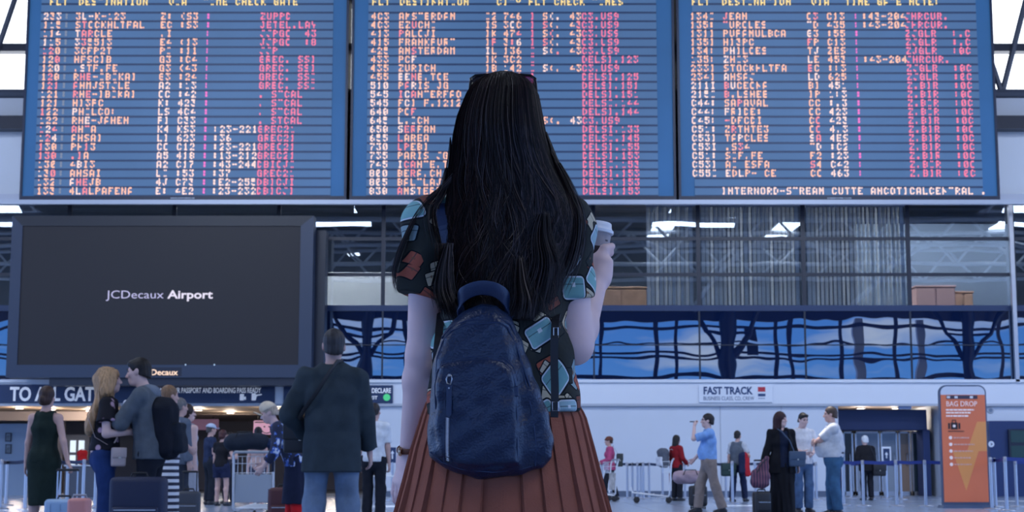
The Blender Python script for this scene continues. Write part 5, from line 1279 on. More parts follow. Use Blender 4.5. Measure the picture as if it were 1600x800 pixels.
    for i in range(len(hp)-1):
        for s_ in range(5): 
            t = s_/5; a_, b_, c_, d_ = hp[max(i-1, 0)], hp[i], hp[i+1], hp[min(i+2, len(hp)-1)]; fine.append(.5*((2*b_)+(c_-a_)*t+(2*a_-5*b_+4*c_-d_)*t*t+(3*b_-a_-3*c_+d_)*t**3))
    fine.append(hp[-1]); vs, fs = [], []
    for i, c in enumerate(fine):
        tn = (fine[min(i+1, len(fine)-1)]-fine[max(i-1, 0)]).normalized(); up = Vector((0, -.35, 1)); up = (up-tn*up.dot(tn)); up = up.normalized(); nr = tn.cross(up)
        w_ = .0165*(1-.25*abs(i/len(fine)-.5)); 
        if i in (0, len(fine)-1): w_ *= .8
        for a_, b_ in ((-1, -.5), (-.85, -1), (.85, -1), (1, -.5), (1, .5), (.85, 1), (-.85, 1), (-1, .5)): vs.append(c+up*w_*a_+nr*.0028*b_)
    for i in range(len(fine)-1):
        for k in range(8): fs.append((i*8+k, i*8+(k+1) % 8, (i+1)*8+(k+1) % 8, (i+1)*8+k))
    fs += [tuple(range(8)), tuple((len(fine)-1)*8+k for k in range(7, -1, -1))]
    h = link_mesh('grab_handle', vs, fs, smooth_l, o, True); h.data.set_sharp_from_angle(angle=math.radians(40))
    # shoulder straps
    def strap(cps, w_, mt, name):
        cps = [p(*c) for c in cps]; vs, fs = [], []; fine = []
        for i in range(len(cps)-1):
            for s_ in range(6):
                t = s_/6; a_, b_, c_, d_ = cps[max(i-1, 0)], cps[i], cps[i+1], cps[min(i+2, len(cps)-1)]; fine.append(.5*((2*b_)+(c_-a_)*t+(2*a_-5*b_+4*c_-d_)*t*t+(3*b_-a_-3*c_+d_)*t**3))
        fine.append(cps[-1])
        for i, c in enumerate(fine):
            tn = (fine[min(i+1, len(fine)-1)]-fine[max(i-1, 0)]).normalized(); sd = Vector((1, 0, 0)); sd = (sd-tn*sd.dot(tn)).normalized(); nr = tn.cross(sd)
            for a_, b_ in ((-1, -1), (1, -1), (1, 1), (-1, 1)): vs.append(c+sd*w_*a_+nr*.003*b_)
        for i in range(len(fine)-1):
            for k in range(4): fs.append((i*4+k, i*4+(k+1) % 4, (i+1)*4+(k+1) % 4, (i+1)*4+k))
        fs += [(0, 1, 2, 3), tuple((len(fine)-1)*4+k for k in (3, 2, 1, 0))]
        return link_mesh(name, vs, fs, mt, o)
    strap([(728, 500, 3.665), (706, 400, 3.695), (694, 345, 3.705), (690, 318, 3.748), (690, 312, 3.80), (688, 330, 3.89), (690, 420, 3.945)], .0165, smooth_l, 'shoulder_strap')
    strap([(786, 500, 3.665), (848, 400, 3.695), (864, 345, 3.705), (868, 320, 3.748), (868, 314, 3.80), (868, 330, 3.89), (868, 420, 3.945)], .0165, smooth_l, 'shoulder_strap')
    strap([(868, 420, 3.945), (876, 470, 3.86), (868, 500, 3.70), (866, 560, 3.672), (867, 610, 3.668), (866, 652, 3.66)], .009, black, 'lower_strap')
    strap([(690, 420, 3.945), (690, 470, 3.86), (686, 520, 3.70), (682, 560, 3.672), (680, 610, 3.668), (680, 652, 3.66)], .009, black, 'lower_strap')
    MB().tube([p(863, 628, 3.662), p(872, 628, 3.662), p(872, 642, 3.66), p(863, 642, 3.66)], .0017, 8, closed=True).build('strap_buckle', metal, o, True)
    MB().tube([p(865, 512, 3.676), p(872, 512, 3.676), p(872, 524, 3.676), p(865, 524, 3.676)], .0015, 8, closed=True).build('strap_buckle', metal, o, True)
backpack()
# ================================================================== THE CROWD
sk1, sk2, sk3 = SKIN((.62, .40, .36)), SKIN((.55, .34, .29)), SKIN((.66, .44, .40))
black = mat('black_rubber', (.012, .012, .015), .6); blackcloth = cloth((.010, .010, .014)); shoeblack = mat('shoe_black', (.02, .02, .025), .4); shoewhite = mat('shoe_white', (.6, .6, .62), .5); shoebrown = mat('shoe_brown', (.10, .05, .03), .5)
R90 = math.pi/2
def denim(c): return mat('denim_%d' % int(sum(c)*1000), c, .85, spec=.15, bump=.001, bscale=150, var=.28, vscale=7)
def px(u, Y): return X(u, 740, Y)
def local(x, y, z=0, rz=0):                                     # world point from a figure's frame
    return lambda a, b, c: Vector((x+a*math.cos(rz)-b*math.sin(rz), y+a*math.sin(rz)+b*math.cos(rz), z+c))

# ---- luggage builders
def suitcase(label, x, y, rz, w, d, h, m, m2=None, handle=None, group=None, ribs=0, soft=False, name='suitcase'):
    o = tag(empty(name, (x, y, 0), rz), label, 'suitcase', group); trim = m2 or black; z0 = .06
    MB().box((-w/2, -d/2, z0), (w/2, d/2, z0+h), min(w, d)*.18).build('shell', m, o, True)
    for i in range(ribs):
        xx = -w/2+w*(i+.7)/(ribs+.4); MB().box((xx-.008, -d/2-.008, z0+.05), (xx+.008, -d/2+.01, z0+h-.05), .004).build('rib', m, o)
    if soft:
        MB().box((-w*.42, -d/2-.035, z0+.05), (w*.42, -d/2+.02, z0+h*.6), .02).build('front_pocket', m, o, True)
        MB().box((-w*.38, -d/2-.038, z0+h*.6-.03), (w*.38, -d/2-.03, z0+h*.6-.022)).build('zip', mat('zip_metal', (.62, .58, .56), .28, metal=1), o)
    mb = MB(); r = .008
    mb.tube([(-w/2-.0, -d/2+d*.5-.01, z0+.02), (-w/2-.004, 0, z0+h*.5), (-w/2, 0, z0+h-.02)], .006, 6); mb.build('seam', trim, o, True)
    MB().tube([(-.07, 0, z0+h-.003), (-.06, 0, z0+h+.03), (.06, 0, z0+h+.03), (.07, 0, z0+h-.003)], .011, 8).build('carry_handle', trim, o, True)
    if handle:
        hw = min(.11, w*.3)
        for s_ in (-1, 1): MB().tube([(s_*hw, d*.3, z0+h-.02), (s_*hw, d*.3, handle-.01)], .008, 8).build('telescopic_rod', steel if not m2 else trim, o, True)
        MB().tube([(-hw-.01, d*.3, handle-.012), (-hw, d*.3, handle), (hw, d*.3, handle), (hw+.01, d*.3, handle-.012)], .014, 8).build('grip', black, o, True)
    for sx in (-1, 1):
        for sy_ in (-1, 1): MB().lathe((sx*(w/2-.05)-.012, sy_*(d/2-.04), .033), [(.026, 0), (.033, .004), (.033, .02), (.026, .024)], 14, (1, 0, 0)).build('wheel', black, o, True)
    return o
def cart(label, x, y, rz, panel=None, platform=.95):
    """airport luggage trolley; handle at local y = 0, platform towards +y"""
    o = tag(empty('luggage_cart', (x, y, 0), rz), label, 'luggage cart', 'luggage carts'); wh = mat('cart_white', (.68, .70, .74), .35, metal=.3); w = .30
    for s_ in (-1, 1):
        MB().tube([(s_*w, .0, 1.0), (s_*w, .03, .9), (s_*w, .08, .2), (s_*w*.9, .12, .14)], .019, 8).build('upright', wh, o, True)
        MB().tube([(s_*w*.9, .10, .15), (s_*w*.72, platform*.6, .20), (s_*w*.35, platform, .24)], .019, 8).build('side_rail', wh, o, True)
    MB().tube([(-w, 0, 1.0), (-w*.9, -.03, 1.03), (w*.9, -.03, 1.03), (w, 0, 1.0)], .021, 8).build('handle_bar', mat('cart_grip', (.30, .33, .38), .5), o, True)
    mb = MB()
    for z in (.72, .86, .97): mb.tube([(-w, .05, z), (-w*.9, .24, z), (w*.9, .24, z), (w, .05, z)], .006, 6)
    for i in range(9): xx = -w*.9+i*w*1.8/8; mb.tube([(xx, .24, .70), (xx, .24, .97)], .004, 5)
    for i in range(7): xx = -w*.9+i*w*1.8/6; mb.tube([(xx, .05, .70), (xx, .24, .70)], .004, 5)
    mb.build('wire_basket', wh, o, True)
    if panel: MB().box((-w+.02, .06, .28), (w-.02, .085, .70), .01).build('panel', panel, o)
    mb = MB()
    for i in range(5): t = .1+i*.19; mb.tube([(-w*(.9-.4*t), platform*t, .19+.05*t), (w*(.9-.4*t), platform*t, .19+.05*t)], .012, 6)
    mb.build('platform', wh, o, True)
    MB().tube([(-w*.35, platform, .24), (-w*.3, platform+.04, .36), (w*.3, platform+.04, .36), (w*.35, platform, .24)], .016, 8).build('front_bumper', wh, o, True)
    for (a, b) in ((-w*.9, .1), (w*.9, .1), (-.1, platform*.9), (.1, platform*.9)):
        f = MB().tube([(a, b, .2), (a, b, .09)], .012, 6).build('caster', wh, o, True)
        MB().lathe((a-.02, b, .075), [(.055, 0), (.075, .006), (.075, .034), (.055, .04)], 16, (1, 0, 0)).build('wheel', black, f, True)
    return o
def backpack_bg(label, loc, rz, w, d, h, m, m2=None, cat='backpack', name='backpack', lean=0):
    o = tag(empty(name, loc, rz), label, cat); o.rotation_euler = (lean, 0, rz)
    g = SDF((-w/2-.05, -d/2-.06, -.05), (w/2+.05, d/2+.05, h+.07), .009)
    g.box((0, 0, h*.5), (w*.5, d*.42, h*.5), min(w, d)*.38); g.ell((0, 0, h*.82), (w*.47, d*.42, h*.2), k=.06); g.disp(.006, 22, 3)
    g.build('bag_body', m, o)
    g = SDF((-w/2-.03, -d/2-.09, 0), (w/2+.03, 0, h), .009); g.box((0, -d*.42, h*.32), (w*.36, d*.20, h*.25), .035); g.disp(.004, 24, 5); g.build('front_pocket', m2 or m, o)
    for s_ in (-1, 1):
        MB().tube([(s_*w*.26, d*.36, h*.93), (s_*w*.34, d*.36+.10, h*1.0), (s_*w*.38, d*.36+.20, h*.80), (s_*w*.42, d*.36+.13, h*.36), (s_*w*.4, d*.3, h*.12)], .02, 8, flat=.3).build('shoulder_strap', m2 or m, o, True)
    MB().tube([(-.04, d*.1, h*.98), (-.03, d*.1, h+.04), (.03, d*.1, h+.04), (.04, d*.1, h*.98)], .008, 6).build('grab_loop', m2 or m, o, True)
    MB().tube([(-w*.4, -d*.30, h*.62), (-w*.25, -d*.38, h*.84), (w*.25, -d*.38, h*.84), (w*.4, -d*.30, h*.62)], .004, 6).build('zip', black, o, True)
    return o
def shoulder_bag(label, loc, rz, w, d, h, m, strap, sr=.006, name='shoulder_bag', cat='bag'):
    o = tag(empty(name, loc, rz), label, cat); l0 = Vector(loc); inv = Matrix.Rotation(-rz, 3, 'Z')
    MB().box((-w/2, -d/2, 0), (w/2, d/2, h), min(w, d)*.3).build('pouch', m, o, True)
    MB().box((-w/2*1.01, -d/2-.008, h*.45), (w/2*1.01, -d/2+.02, h*.99), .008).build('flap', m, o, True)
    MB().box((-.012, -d/2-.014, h*.42), (.012, -d/2-.006, h*.5)).build('clasp', mat('clasp_metal', (.6, .52, .4), .3, metal=1), o)
    if strap: MB().tube([inv @ (Vector(q)-l0) for q in strap], sr, 8, flat=.4).build('strap', m if sr < .01 else black, o, True)
    return o

# ---- 1  woman in the sleeveless dark dress, wheeling a pale blue case
x, y = px(68, 17.3), 17.3
b = Body(1.66, True, arms={'R': ((.33, -.06, .79), (.3, -1, 0)), 'L': ((-.24, .05, .80), (-.5, -1, 0))}, hands={'R': dict(palm=(-.2, -.3, -1), dir=(.5, -.2, -.6), curl=.9)}, yaw=-.1, armr=.92)
b.body(sk2, .009); b.top(cloth((.012, .022, .018)), 'dress_bodice', sleeve=0, hem=.05, neck=.075, off=.012); b.skirt(cloth((.012, .022, .018)), 'dress_skirt', .52, .135, .165, .14)
b.hair(hairmat((.05, .025, .018)), 'lowbun'); b.shoes(shoeblack); b.eyes()
b.place(x, y, -.12, 'woman with a brown hair knot and sleeveless dark dress, leftmost person')
p = local(x, y, 0, -.12)
q = p(.36*.95+.02, -.12, 0)
suitcase('pale blue suitcase with raised handle beside the woman in the dark dress', px(93, 16.9)+.06, 16.9, -.1, .36, .24, .40, mat('case_blue', (.25, .38, .55), .4), None, .76, ribs=3)
suitcase('small coral pink suitcase between the pale blue case and the blonde woman', px(126, 16.2), 16.2, .1, .20, .30, .42, mat('case_coral', (.62, .25, .22), .5), mat('case_grey', (.3, .33, .38), .5))
o = backpack_bg('small red backpack on a counter, left of the blonde woman', (px(129, 47), 46.9, 0.935), .3, .26, .2, .40, cloth((.45, .015, .015)))
o2 = tag(empty('counter', (px(136, 47), 47, 0)), 'grey counter in the shop recess carrying the red backpack', 'counter')
MB().box((-.55, -.3, .0), (.55, .3, .88), .02).build('body', mat('counter_dark', (.06, .07, .10), .5), o2); MB().box((-.6, -.34, .88), (.6, .34, .925), .01).build('worktop', paint_grey, o2)

# ---- 2  the kissing couple
YC = 14.7; x, y = px(162, YC), YC
b = Body(1.70, True, lean=.02, pitch=.10, arms={'R': ((.12, .24, 1.13), (.5, -.5, -.8)), 'L': ((-.12, .30, 1.2), (-.5, -.4, -.8))}, hands={'R': dict(palm=(-.6, .3, .2), curl=.5), 'L': dict(palm=(.6, .3, 0), curl=.4)}, tilt=-.05)
b.body(sk3, .008)
fl = mat('floral_black', (.012, .011, .016), .8, spec=.2)
nt = fl.node_tree; vo = nt.nodes.new('ShaderNodeTexVoronoi'); tc = nt.nodes.new('ShaderNodeTexCoord'); vo.inputs['Scale'].default_value = 11; cr = nt.nodes.new('ShaderNodeValToRGB')
nt.links.new(tc.outputs['Object'], vo.inputs['Vector']); nt.links.new(vo.outputs['Distance'], cr.inputs[0]); cr.color_ramp.interpolation = 'EASE'
cr.color_ramp.elements[0].position = .22; cr.color_ramp.elements[0].color = (.50, .33, .42, 1); cr.color_ramp.elements[1].position = .36; cr.color_ramp.elements[1].color = (.012, .011, .016, 1); nt.links.new(cr.outputs[0], nt.nodes['Principled BSDF'].inputs['Base Color'])
b.top(fl, 'blouse', sleeve=.62, hem=-.03, off=.014, flare=.035, neck=.08, loose=.015)
b.trousers(denim((.018, .04, .13)), 'jeans', off=.010); b.hair(hairmat((.42, .25, .13)), 'blonde', .33, amp=.005, wide_=1.2); b.shoes(shoewhite); b.eyes(None, mat('brow_fair', (.2, .12, .07), .7))
b.place(x, y, -R90+.22, 'blonde woman in floral black blouse and blue jeans kissing the man in a hoodie')
p = local(x, y, 0, -R90+.22); k = b.k
shoulder_bag('small beige crossbody bag at the hip of the blonde woman', p(.20, .13, .79), .5, .13, .06, .17, mat('bag_beige', (.46, .36, .34), .5),
    [p(.185, .03, .985), p(.20, -.08, 1.05), p(.13, -.16, 1.25), p(-.05, -.10, 1.40), p(-.14, .0, 1.44), p(-.10, .12, 1.36), p(.08, .17, 1.18), p(.19, .09, 1.0)], .006)
x, y = px(235, YC), YC+.02
b = Body(1.80, False, lean=.14, pitch=-.08, tilt=.12, headfwd=.05, arms={'L': ((-.06, .42, 1.21), (-.6, -.4, -.8)), 'R': ((.05, .42, 1.1), (.6, -.3, -.8))}, hands={'L': dict(palm=(.5, .1, -.35), dir=(.2, 1, .25), curl=.35), 'R': dict(palm=(-.6, .2, 0), curl=.5)}, wide=1.0)
b.body(sk3, .008)
hood = cloth((.10, .115, .135)); b.top(hood, 'hoodie', sleeve=1.12, hem=.10, off=.022, neck=.068, loose=.012, folds=.006)
g = SDF(b.nb-V(.25, .25, .16), b.nb+V(.25, .25, .14), .008); g.ecap(b.nb-b.Fw*.05-b.X*.07-b.U*.01, b.nb-b.Fw*.05+b.X*.07-b.U*.01, (.05, .05), (.05, .05), b.U, .03); g.ell(b.nb-b.Fw*.085-b.U*.045, (.10, .055, .065), k=.03); g.cap(b.nb+b.U*.02, b.nb+b.U*.2+b.Fw*.03, .066, .07, .01, True); g.build('hood', cloth((.17, .195, .235)), b.o)
b.trousers(cloth((.012, .014, .022)), 'trousers'); b.hair(hairmat((.012, .009, .009)), 'crop', vol=.004); b.shoes(shoeblack); b.eyes(None, mat('brow_dark', (.012, .009, .009), .7))
b.place(x, y, R90-.06, 'dark haired man in a grey hoodie kissing the blonde woman')
p = local(x, y, 0, R90-.06)
backpack_bg('large black backpack on the man in the grey hoodie', p(0, -.16, .86), R90-.06, .33, .27, .54, cloth((.010, .012, .020)), cloth((.014, .018, .028)), lean=-.14)
q = P(201, 655, YC-.12); o = tag(empty('paper_cup', (q.x, q.y, q.z)), 'small white cup held between the kissing couple', 'cup')
MB().lathe((0, 0, 0), [(.036, 0), (.040, .003), (.052, .14)], 20).build('cup_body', mat('cup_white', (.72, .74, .78), .5), o, True); MB().lathe((0, 0, .14), [(.055, 0), (.055, .01), (.045, .03), (.03, .034)], 20).build('lid', mat('cup_lid', (.80, .80, .84), .35), o, True)
suitcase('large navy soft suitcase standing in front of the kissing couple', px(218, 14.0), 14.0, .03, .47, .27, .64, mat('case_navy', (.006, .012, .045), .6, bump=.001, bscale=200), None, None, soft=True)

# ---- 3  three people half hidden behind the couple
x, y = px(259, 19), 19
b = Body(1.76, True, arms={'R': ((.2, .2, 1.0), (.6, -.6, -.4))}); b.body(sk2, .010); b.top(cloth((.35, .36, .40)), 'shirt', sleeve=.5, hem=.05)
st = mat('striped_cloth', (.7, .7, .72), .8); nt = st.node_tree; wv = nt.nodes.new('ShaderNodeTexWave'); wv.bands_direction = 'Z'; tc = nt.nodes.new('ShaderNodeTexCoord'); wv.inputs['Scale'].default_value = 4.2; cr = nt.nodes.new('ShaderNodeValToRGB'); cr.color_ramp.interpolation = 'CONSTANT'
cr.color_ramp.elements[0].color = (.02, .025, .05, 1); cr.color_ramp.elements[1].position = .5; cr.color_ramp.elements[1].color = (.70, .71, .75, 1); nt.links.new(tc.outputs['Object'], wv.inputs['Vector']); nt.links.new(wv.outputs[0], cr.inputs[0]); nt.links.new(cr.outputs[0], nt.nodes['Principled BSDF'].inputs['Base Color'])
b.skirt(st, 'striped_skirt', .85, .14, .20, .12); b.hair(hairmat((.20, .11, .06)), 'short'); b.shoes(shoeblack)
b.place(x, y, -.9, 'person in a black and white striped skirt, half hidden behind the hoodie man')
b = Body(1.76, False); b.body(sk2, .010); b.top(cloth((.10, .12, .16)), 'jacket', sleeve=1.9, hem=.1, off=.02); b.trousers(cloth((.03, .035, .05))); b.hair(hairmat((.14, .13, .13)), 'short'); b.shoes(shoeblack)
b.place(px(277, 22.3), 22.3, -.8, 'grey haired person glimpsed between the hoodie man and the bare shouldered woman')
x, y = px(290, 23), 23
b = Body(1.70, True, arms={'R': ((.20, -.02, .80), (.3, -1, 0)), 'L': ((-.2, .05, .8), (-.3, -1, 0))}, armr=.95, yaw=-.5); b.body(sk3, .009); b.top(cloth((.42, .42, .46)), 'dress_bodice', sleeve=0, hem=.05, neck=.095); b.skirt(cloth((.36, .37, .42)), 'dress_skirt', .86, .14, .24, .14); b.hair(hairmat((.03, .017, .014)), 'bun0', 0, vol=.004); b.shoes(shoebrown); b.eyes()
b.place(x, y, -.55, 'bare shouldered woman with dark hair in a pale grey dress, beside a trolley bag')
suitcase('grey black trolley bag with raised handle beside the bare shouldered woman', px(296, 21.75), 21.75, .05, .30, .24, .42, mat('case_grey_black', (.035, .04, .055), .6), black, .74, soft=True)

# ---- 4  the group by the shops
x, y = px(327, 36), 36
b = Body(1.80, False, arms={'R': ((.15, .2, 1.0), (.5, -.6, -.6))}); b.body(sk2, .010, ); b.top(cloth((.02, .03, .07)), 'shirt', sleeve=.6); b.trousers(cloth((.015, .018, .03))); b.hair(hairmat((.06, .05, .05)), 'short'); b.hat(cloth((.40, .47, .60)), 'cap'); b.shoes(shoeblack)
b.place(x, y, -1.0, 'man in a pale blue cap and navy shirt beside the woman in shorts')
x, y = px(346, 35), 35
b = Body(1.64, True, arms={'R': ((.20, .18, 1.05), (.6, -.5, -.5)), 'L': ((-.22, .04, .80), (-.4, -1, 0))}, feet={'R': (.12, 0, -.2), 'L': (-.12, .03, .15)}); b.body(sk2, .009); b.top(blackcloth, 't_shirt', sleeve=.6, hem=.04, off=.016); b.trousers(cloth((.014, .02, .055)), 'shorts', upto=.62, off=.022, flare=.02); b.hair(hairmat((.06, .02, .02)), 'lowbun'); b.shoes(shoeblack)
b.place(x, y, -.35, 'woman in a black t-shirt and navy shorts seen from behind near the shops')
x, y = px(359, 37), 37
b = Body(1.64, False, arms={'R': ((.15, .3, 1.1), (.5, -.6, -.6)), 'L': ((-.15, .3, 1.1), (-.5, -.6, -.6))}); b.body(sk2, .010); b.top(cloth((.05, .05, .07)), 't_shirt', sleeve=.6); b.trousers(cloth((.02, .02, .03))); b.hair(hairmat((.015, .01, .01)), 'short'); b.shoes(shoeblack); b.eyes()
b.place(x, y, math.pi-.5, 'dark haired man facing the woman in navy shorts')
x, y = px(402, 32), 32
b = Body(1.62, True); b.body(sk2, .010); b.top(cloth((.40, .28, .26)), 'top', sleeve=0, neck=.10); b.skirt(cloth((.05, .05, .08)), 'skirt', .6, .14, .2); b.hair(hairmat((.012, .01, .01)), 'bun'); b.shoes(shoeblack)
b.place(x, y, .1, 'woman with a high black hair bun standing behind the loaded luggage cart')
x, y = px(401, 24.6), 24.6
cart('large luggage cart loaded with black bags, beside the woman in the cream cap', x, y-.35, 0, mat('cart_panel', (.30, .34, .40), .45))
# bags in that cart's basket
o = tag(empty('duffel_bag', (x-.15, y-.14, 1.065)), 'black duffel bag on top of the large luggage cart', 'bag')
g = SDF((-.42, -.2, -.02), (.42, .2, .32), .01); g.ecap((-.22, 0, .12), (.22, 0, .13), (.14, .115), (.13, .12), (0, 1, 0), .03); g.ell((.05, 0, .19), (.22, .10, .07), k=.05); g.disp(.01, 16, 4); g.build('bag_body', cloth((.018, .024, .038)), o)
MB().tube([(-.15, -.10, .18), (-.10, -.13, .27), (.10, -.13, .27), (.15, -.10, .18)], .010, 6).build('handle', black, o, True); MB().tube([(-.3, 0, .235), (0, 0, .262), (.3, 0, .23)], .005, 6).build('zip', black, o, True)
o = tag(empty('rolled_coat', (x+.34, y-.12, 1.075)), 'navy rolled coat lying at the right end of the large cart', 'coat')
g = SDF((-.2, -.2, -.02), (.2, .2, .24), .009); g.ecap((-.10, 0, .085), (.11, .02, .085), (.085, .08), (.09, .085), (0, 1, 0), .02); g.disp(.008, 26, 8); g.build('coat_roll', cloth((.02, .035, .09)), o)
MB().tube([(-.02, -.09, .06), (-.03, -.20, -.02), (-.03, -.31, -.12), (-.03, -.31, -.34)], .022, 6, flat=.4).build('sleeve', cloth((.012, .016, .035)), o, True)

# ---- 5  woman in the cream cap bending over her bags
x, y = px(463, 18), 18
b = Body(1.60, True, lean=.52, pitch=-.25, arms={'L': ((-.18, .40, .86), (-.5, -.4, -.4)), 'R': ((.14, .42, .9), (.5, -.4, -.4))}, feet={'R': (.09, .05, -.1), 'L': (-.09, -.05, .1)}); b.body(sk3, .009)
pt_ = mat('patterned_navy', (.02, .03, .08), .8); nt = pt_.node_tree; nz = nt.nodes.new('ShaderNodeTexNoise'); nz.inputs['Scale'].default_value = 13; tc = nt.nodes.new('ShaderNodeTexCoord'); cr = nt.nodes.new('ShaderNodeValToRGB'); cr.color_ramp.interpolation = 'CONSTANT'
cr.color_ramp.elements[0].color = (.012, .018, .05, 1); cr.color_ramp.elements[1].position = .52; cr.color_ramp.elements[1].color = (.05, .12, .42, 1); e = cr.color_ramp.elements.new(.60); e.color = (.55, .60, .70, 1); nt.links.new(tc.outputs['Object'], nz.inputs['Vector']); nt.links.new(nz.outputs[0], cr.inputs[0]); nt.links.new(cr.outputs[0], nt.nodes['Principled BSDF'].inputs['Base Color'])
b.top(pt_, 'blouse', sleeve=1.6, hem=.06, off=.018, loose=.01); b.trousers(cloth((.60, .015, .02)), 'trousers', off=.014, waist=-.16); b.skirt(cloth((.012, .016, .04)), 'coat_skirt', .50, .19, .22, .06); b.hair(hairmat((.45, .36, .28)), 'short'); b.hat(cloth((.66, .55, .42)), 'cap'); b.shoes(shoeblack); b.eyes()
b.place(x, y, R90+.1, 'elderly woman in a cream cap and red trousers bending forward beside the blazer man')
suitcase('dark maroon suitcase under the bending woman in the cream cap', px(443, 18.6), 18.7, .1, .36, .26, .50, mat('case_maroon', (.08, .02, .025), .6), black, None, soft=True)

# ---- 6  man in the dark blazer
x, y = px(517, 11.8), 11.8
b = Body(1.80, False, wide=1.0, arms={'L': ((-.19, .16, .98), (-.7, -.7, 0)), 'R': ((.27, .12, .84), (.7, -.8, 0))}, feet={'R': (.15, .02, -.25), 'L': (-.14, 0, .2)}, tilt=.03, yaw=.12, pitch=.05); b.body(sk2, .008)
bz = mat('blazer_wool', (.032, .045, .055), .85, spec=.2, bump=.0015, bscale=120, var=.12, vscale=12)
b.top(bz, 'blazer', sleeve=1.92, hem=.21, off=.022, neck=.062, loose=.016, hemflare=.014, folds=.009, fold_z=.18)
g = SDF(b.nb-V(.15, .15, .1), b.nb+V(.15, .15, .1), .008); g.cap(b.nb-b.U*.03, b.nb+b.U*.035-b.Fw*.005, .078, .068, .01, end=True); g.cap(b.nb, b.nb+b.U*.2, .058, .058, .0, True); g.build('collar', bz, b.o)
b.trousers(denim((.15, .20, .28)), 'jeans', off=.016, flare=.012); b.hair(hairmat((.035, .032, .035)), 'short', vol=-.004); b.shoes(shoebrown); b.eyes()
b.place(x, y, .03, 'grey haired man in a dark blazer and faded jeans, seen from behind')
p = local(x, y, 0, .03); K = b.k
shoulder_bag('black crossbody bag worn by the man in the dark blazer', p(-.24, .18, .88), .03, .26, .08, .22, mat('bag_black', (.012, .012, .015), .5),
    [p(-.20, .16, 1.08), p(-.245, .0, 1.12), p(-.19, -.13, 1.19), p(-.10, -.176, 1.31), p(-.02, -.172, 1.44), p(.045, -.10, 1.545), p(.07, .0, 1.55), p(.04, .13, 1.45), p(-.08, .21, 1.25), p(-.2, .2, 1.08)], .017)

# ---- 7  man in the white shirt and the small desk behind him
x, y = px(584, 24), 24
b = Body(1.76, False, arms={'R': ((.22, .06, .80), (.6, -1, 0))}, yaw=-.2); b.body(sk2, .009); b.top(cloth((.66, .68, .72)), 'shirt', sleeve=.8, hem=.05, off=.018); b.trousers(cloth((.012, .013, .02))); b.hair(hairmat((.03, .025, .025)), 'short'); b.shoes(shoeblack)
b.place(x, y, -.2, 'man in a white short sleeved shirt mostly hidden behind the man in the blazer')
o = tag(empty('service_desk', (px(604, 40), 40, 0)), 'small white service desk between the white shirted man and the watch hand', 'desk'); dk = mat('desk_white', (.7, .72, .76), .4)
MB().box((-.36, -.25, .60), (.34, .25, .64), .01).build('desk_top', dk, o)
for sx in (-.32, .30):
    for sy_ in (-.21, .21): MB().box((sx-.02, sy_-.02, 0), (sx+.02, sy_+.02, .60)).build('leg', steel, o)
MB().box((-.32, -.2, .30), (.30, .2, .32)).build('lower_shelf', dk, o)
o = tag(empty('canister', (px(602, 40), 40, .64)), 'white tapered canister standing on the small service desk', 'canister'); MB().lathe((0, 0, 0), [(.15, 0), (.155, .01), (.10, .36), (.09, .38)], 20).build('body', dk, o, True); MB().lathe((0, 0, .38), [(.10, 0), (.10, .05), (.03, .06)], 20).build('lid', slate, o, True)
o = tag(empty('sign_post', (px(613, 42), 42, 0)), 'dark post sign with a white up arrow beside the small service desk', 'sign')
MB().lathe((0, 0, 0), [(.18, 0), (.18, .02), (.03, .04)], 20).build('base', steel, o, True); MB().tube([(0, 0, .03), (0, 0, .98)], .035, 10).build('post', steel, o, True); MB().box((-.09, -.03, .96), (.09, .02, 1.36), .01).build('sign_panel', navysign, o)
mb = MB(); mb.prism([(-.05, 1.2), (0, 1.28), (.05, 1.2)], -.036, -.031); mb.box((-.016, -.036, 1.06), (.016, -.031, 1.2)); mb.build('arrow', fascia_white, o)

# ---- 8  right hand side
x, y = px(953, 42), 42
b = Body(1.66, True, arms={'L': ((-.16, .26, 1.0), (-.5, -.6, -.6)), 'R': ((.16, .26, 1.0), (.5, -.6, -.6))}, feet={'R': (.09, -.18, 0), 'L': (-.09, .16, 0)}); b.body(sk2, .010); b.top(cloth((.42, .07, .17)), 'jacket', sleeve=1.9, hem=.10, off=.022); b.trousers(cloth((.012, .014, .02))); b.hair(hairmat((.06, .03, .02)), 'short'); b.hat(cloth((.14, .05, .035)), 'brim', 'hat'); b.shoes(shoeblack); b.eyes()
b.place(x, y, R90, 'woman in a pink jacket and brown hat just right of the skirt')
shoulder_bag('dark shoulder bag hanging behind the woman in the pink jacket', (px(968, 42), 41.9, .86), .2, .16, .12, .34, mat('bag_dark_olive', (.03, .035, .035), .6), [(px(966, 42), 41.95, 1.18), (px(958, 42), 41.95, 1.40), (px(955, 42), 42.1, 1.2)], .008)
cart('luggage cart pushed by the woman in the pink jacket', px(955, 40.2)+.1, 40.2, math.pi/2+.2, mat('cart_print', (.5, .48, .46), .5, var=.5, vscale=6))
x, y = px(1057, 41), 41
b = Body(1.66, True, arms={'R': ((.18, .22, .98), (.5, -.6, -.6))}); b.body(sk2, .010); b.top(cloth((.24, .012, .018)), 'jumper', sleeve=1.9, hem=.06, off=.02); b.trousers(cloth((.012, .014, .02))); b.hair(hairmat((.012, .009, .01)), 'long', .22); b.shoes(shoeblack)
b.place(x, y, -.9, 'woman in a dark red jumper with long black hair behind an empty cart')
backpack_bg('white and black backpack on the woman in the dark red jumper', (px(1036, 41), 40.95, .84), -1.1, .34, .24, .46, cloth((.10, .11, .14)), cloth((.6, .62, .68)))
o = cart('empty luggage cart with a red panel in front of the woman in dark red', px(1051, 38.2), 38.2, math.pi/2-.1, mat('cart_red_panel', (.45, .05, .04), .5, var=.7, vscale=7))
x, y = px(1108, 28.8), 28.8
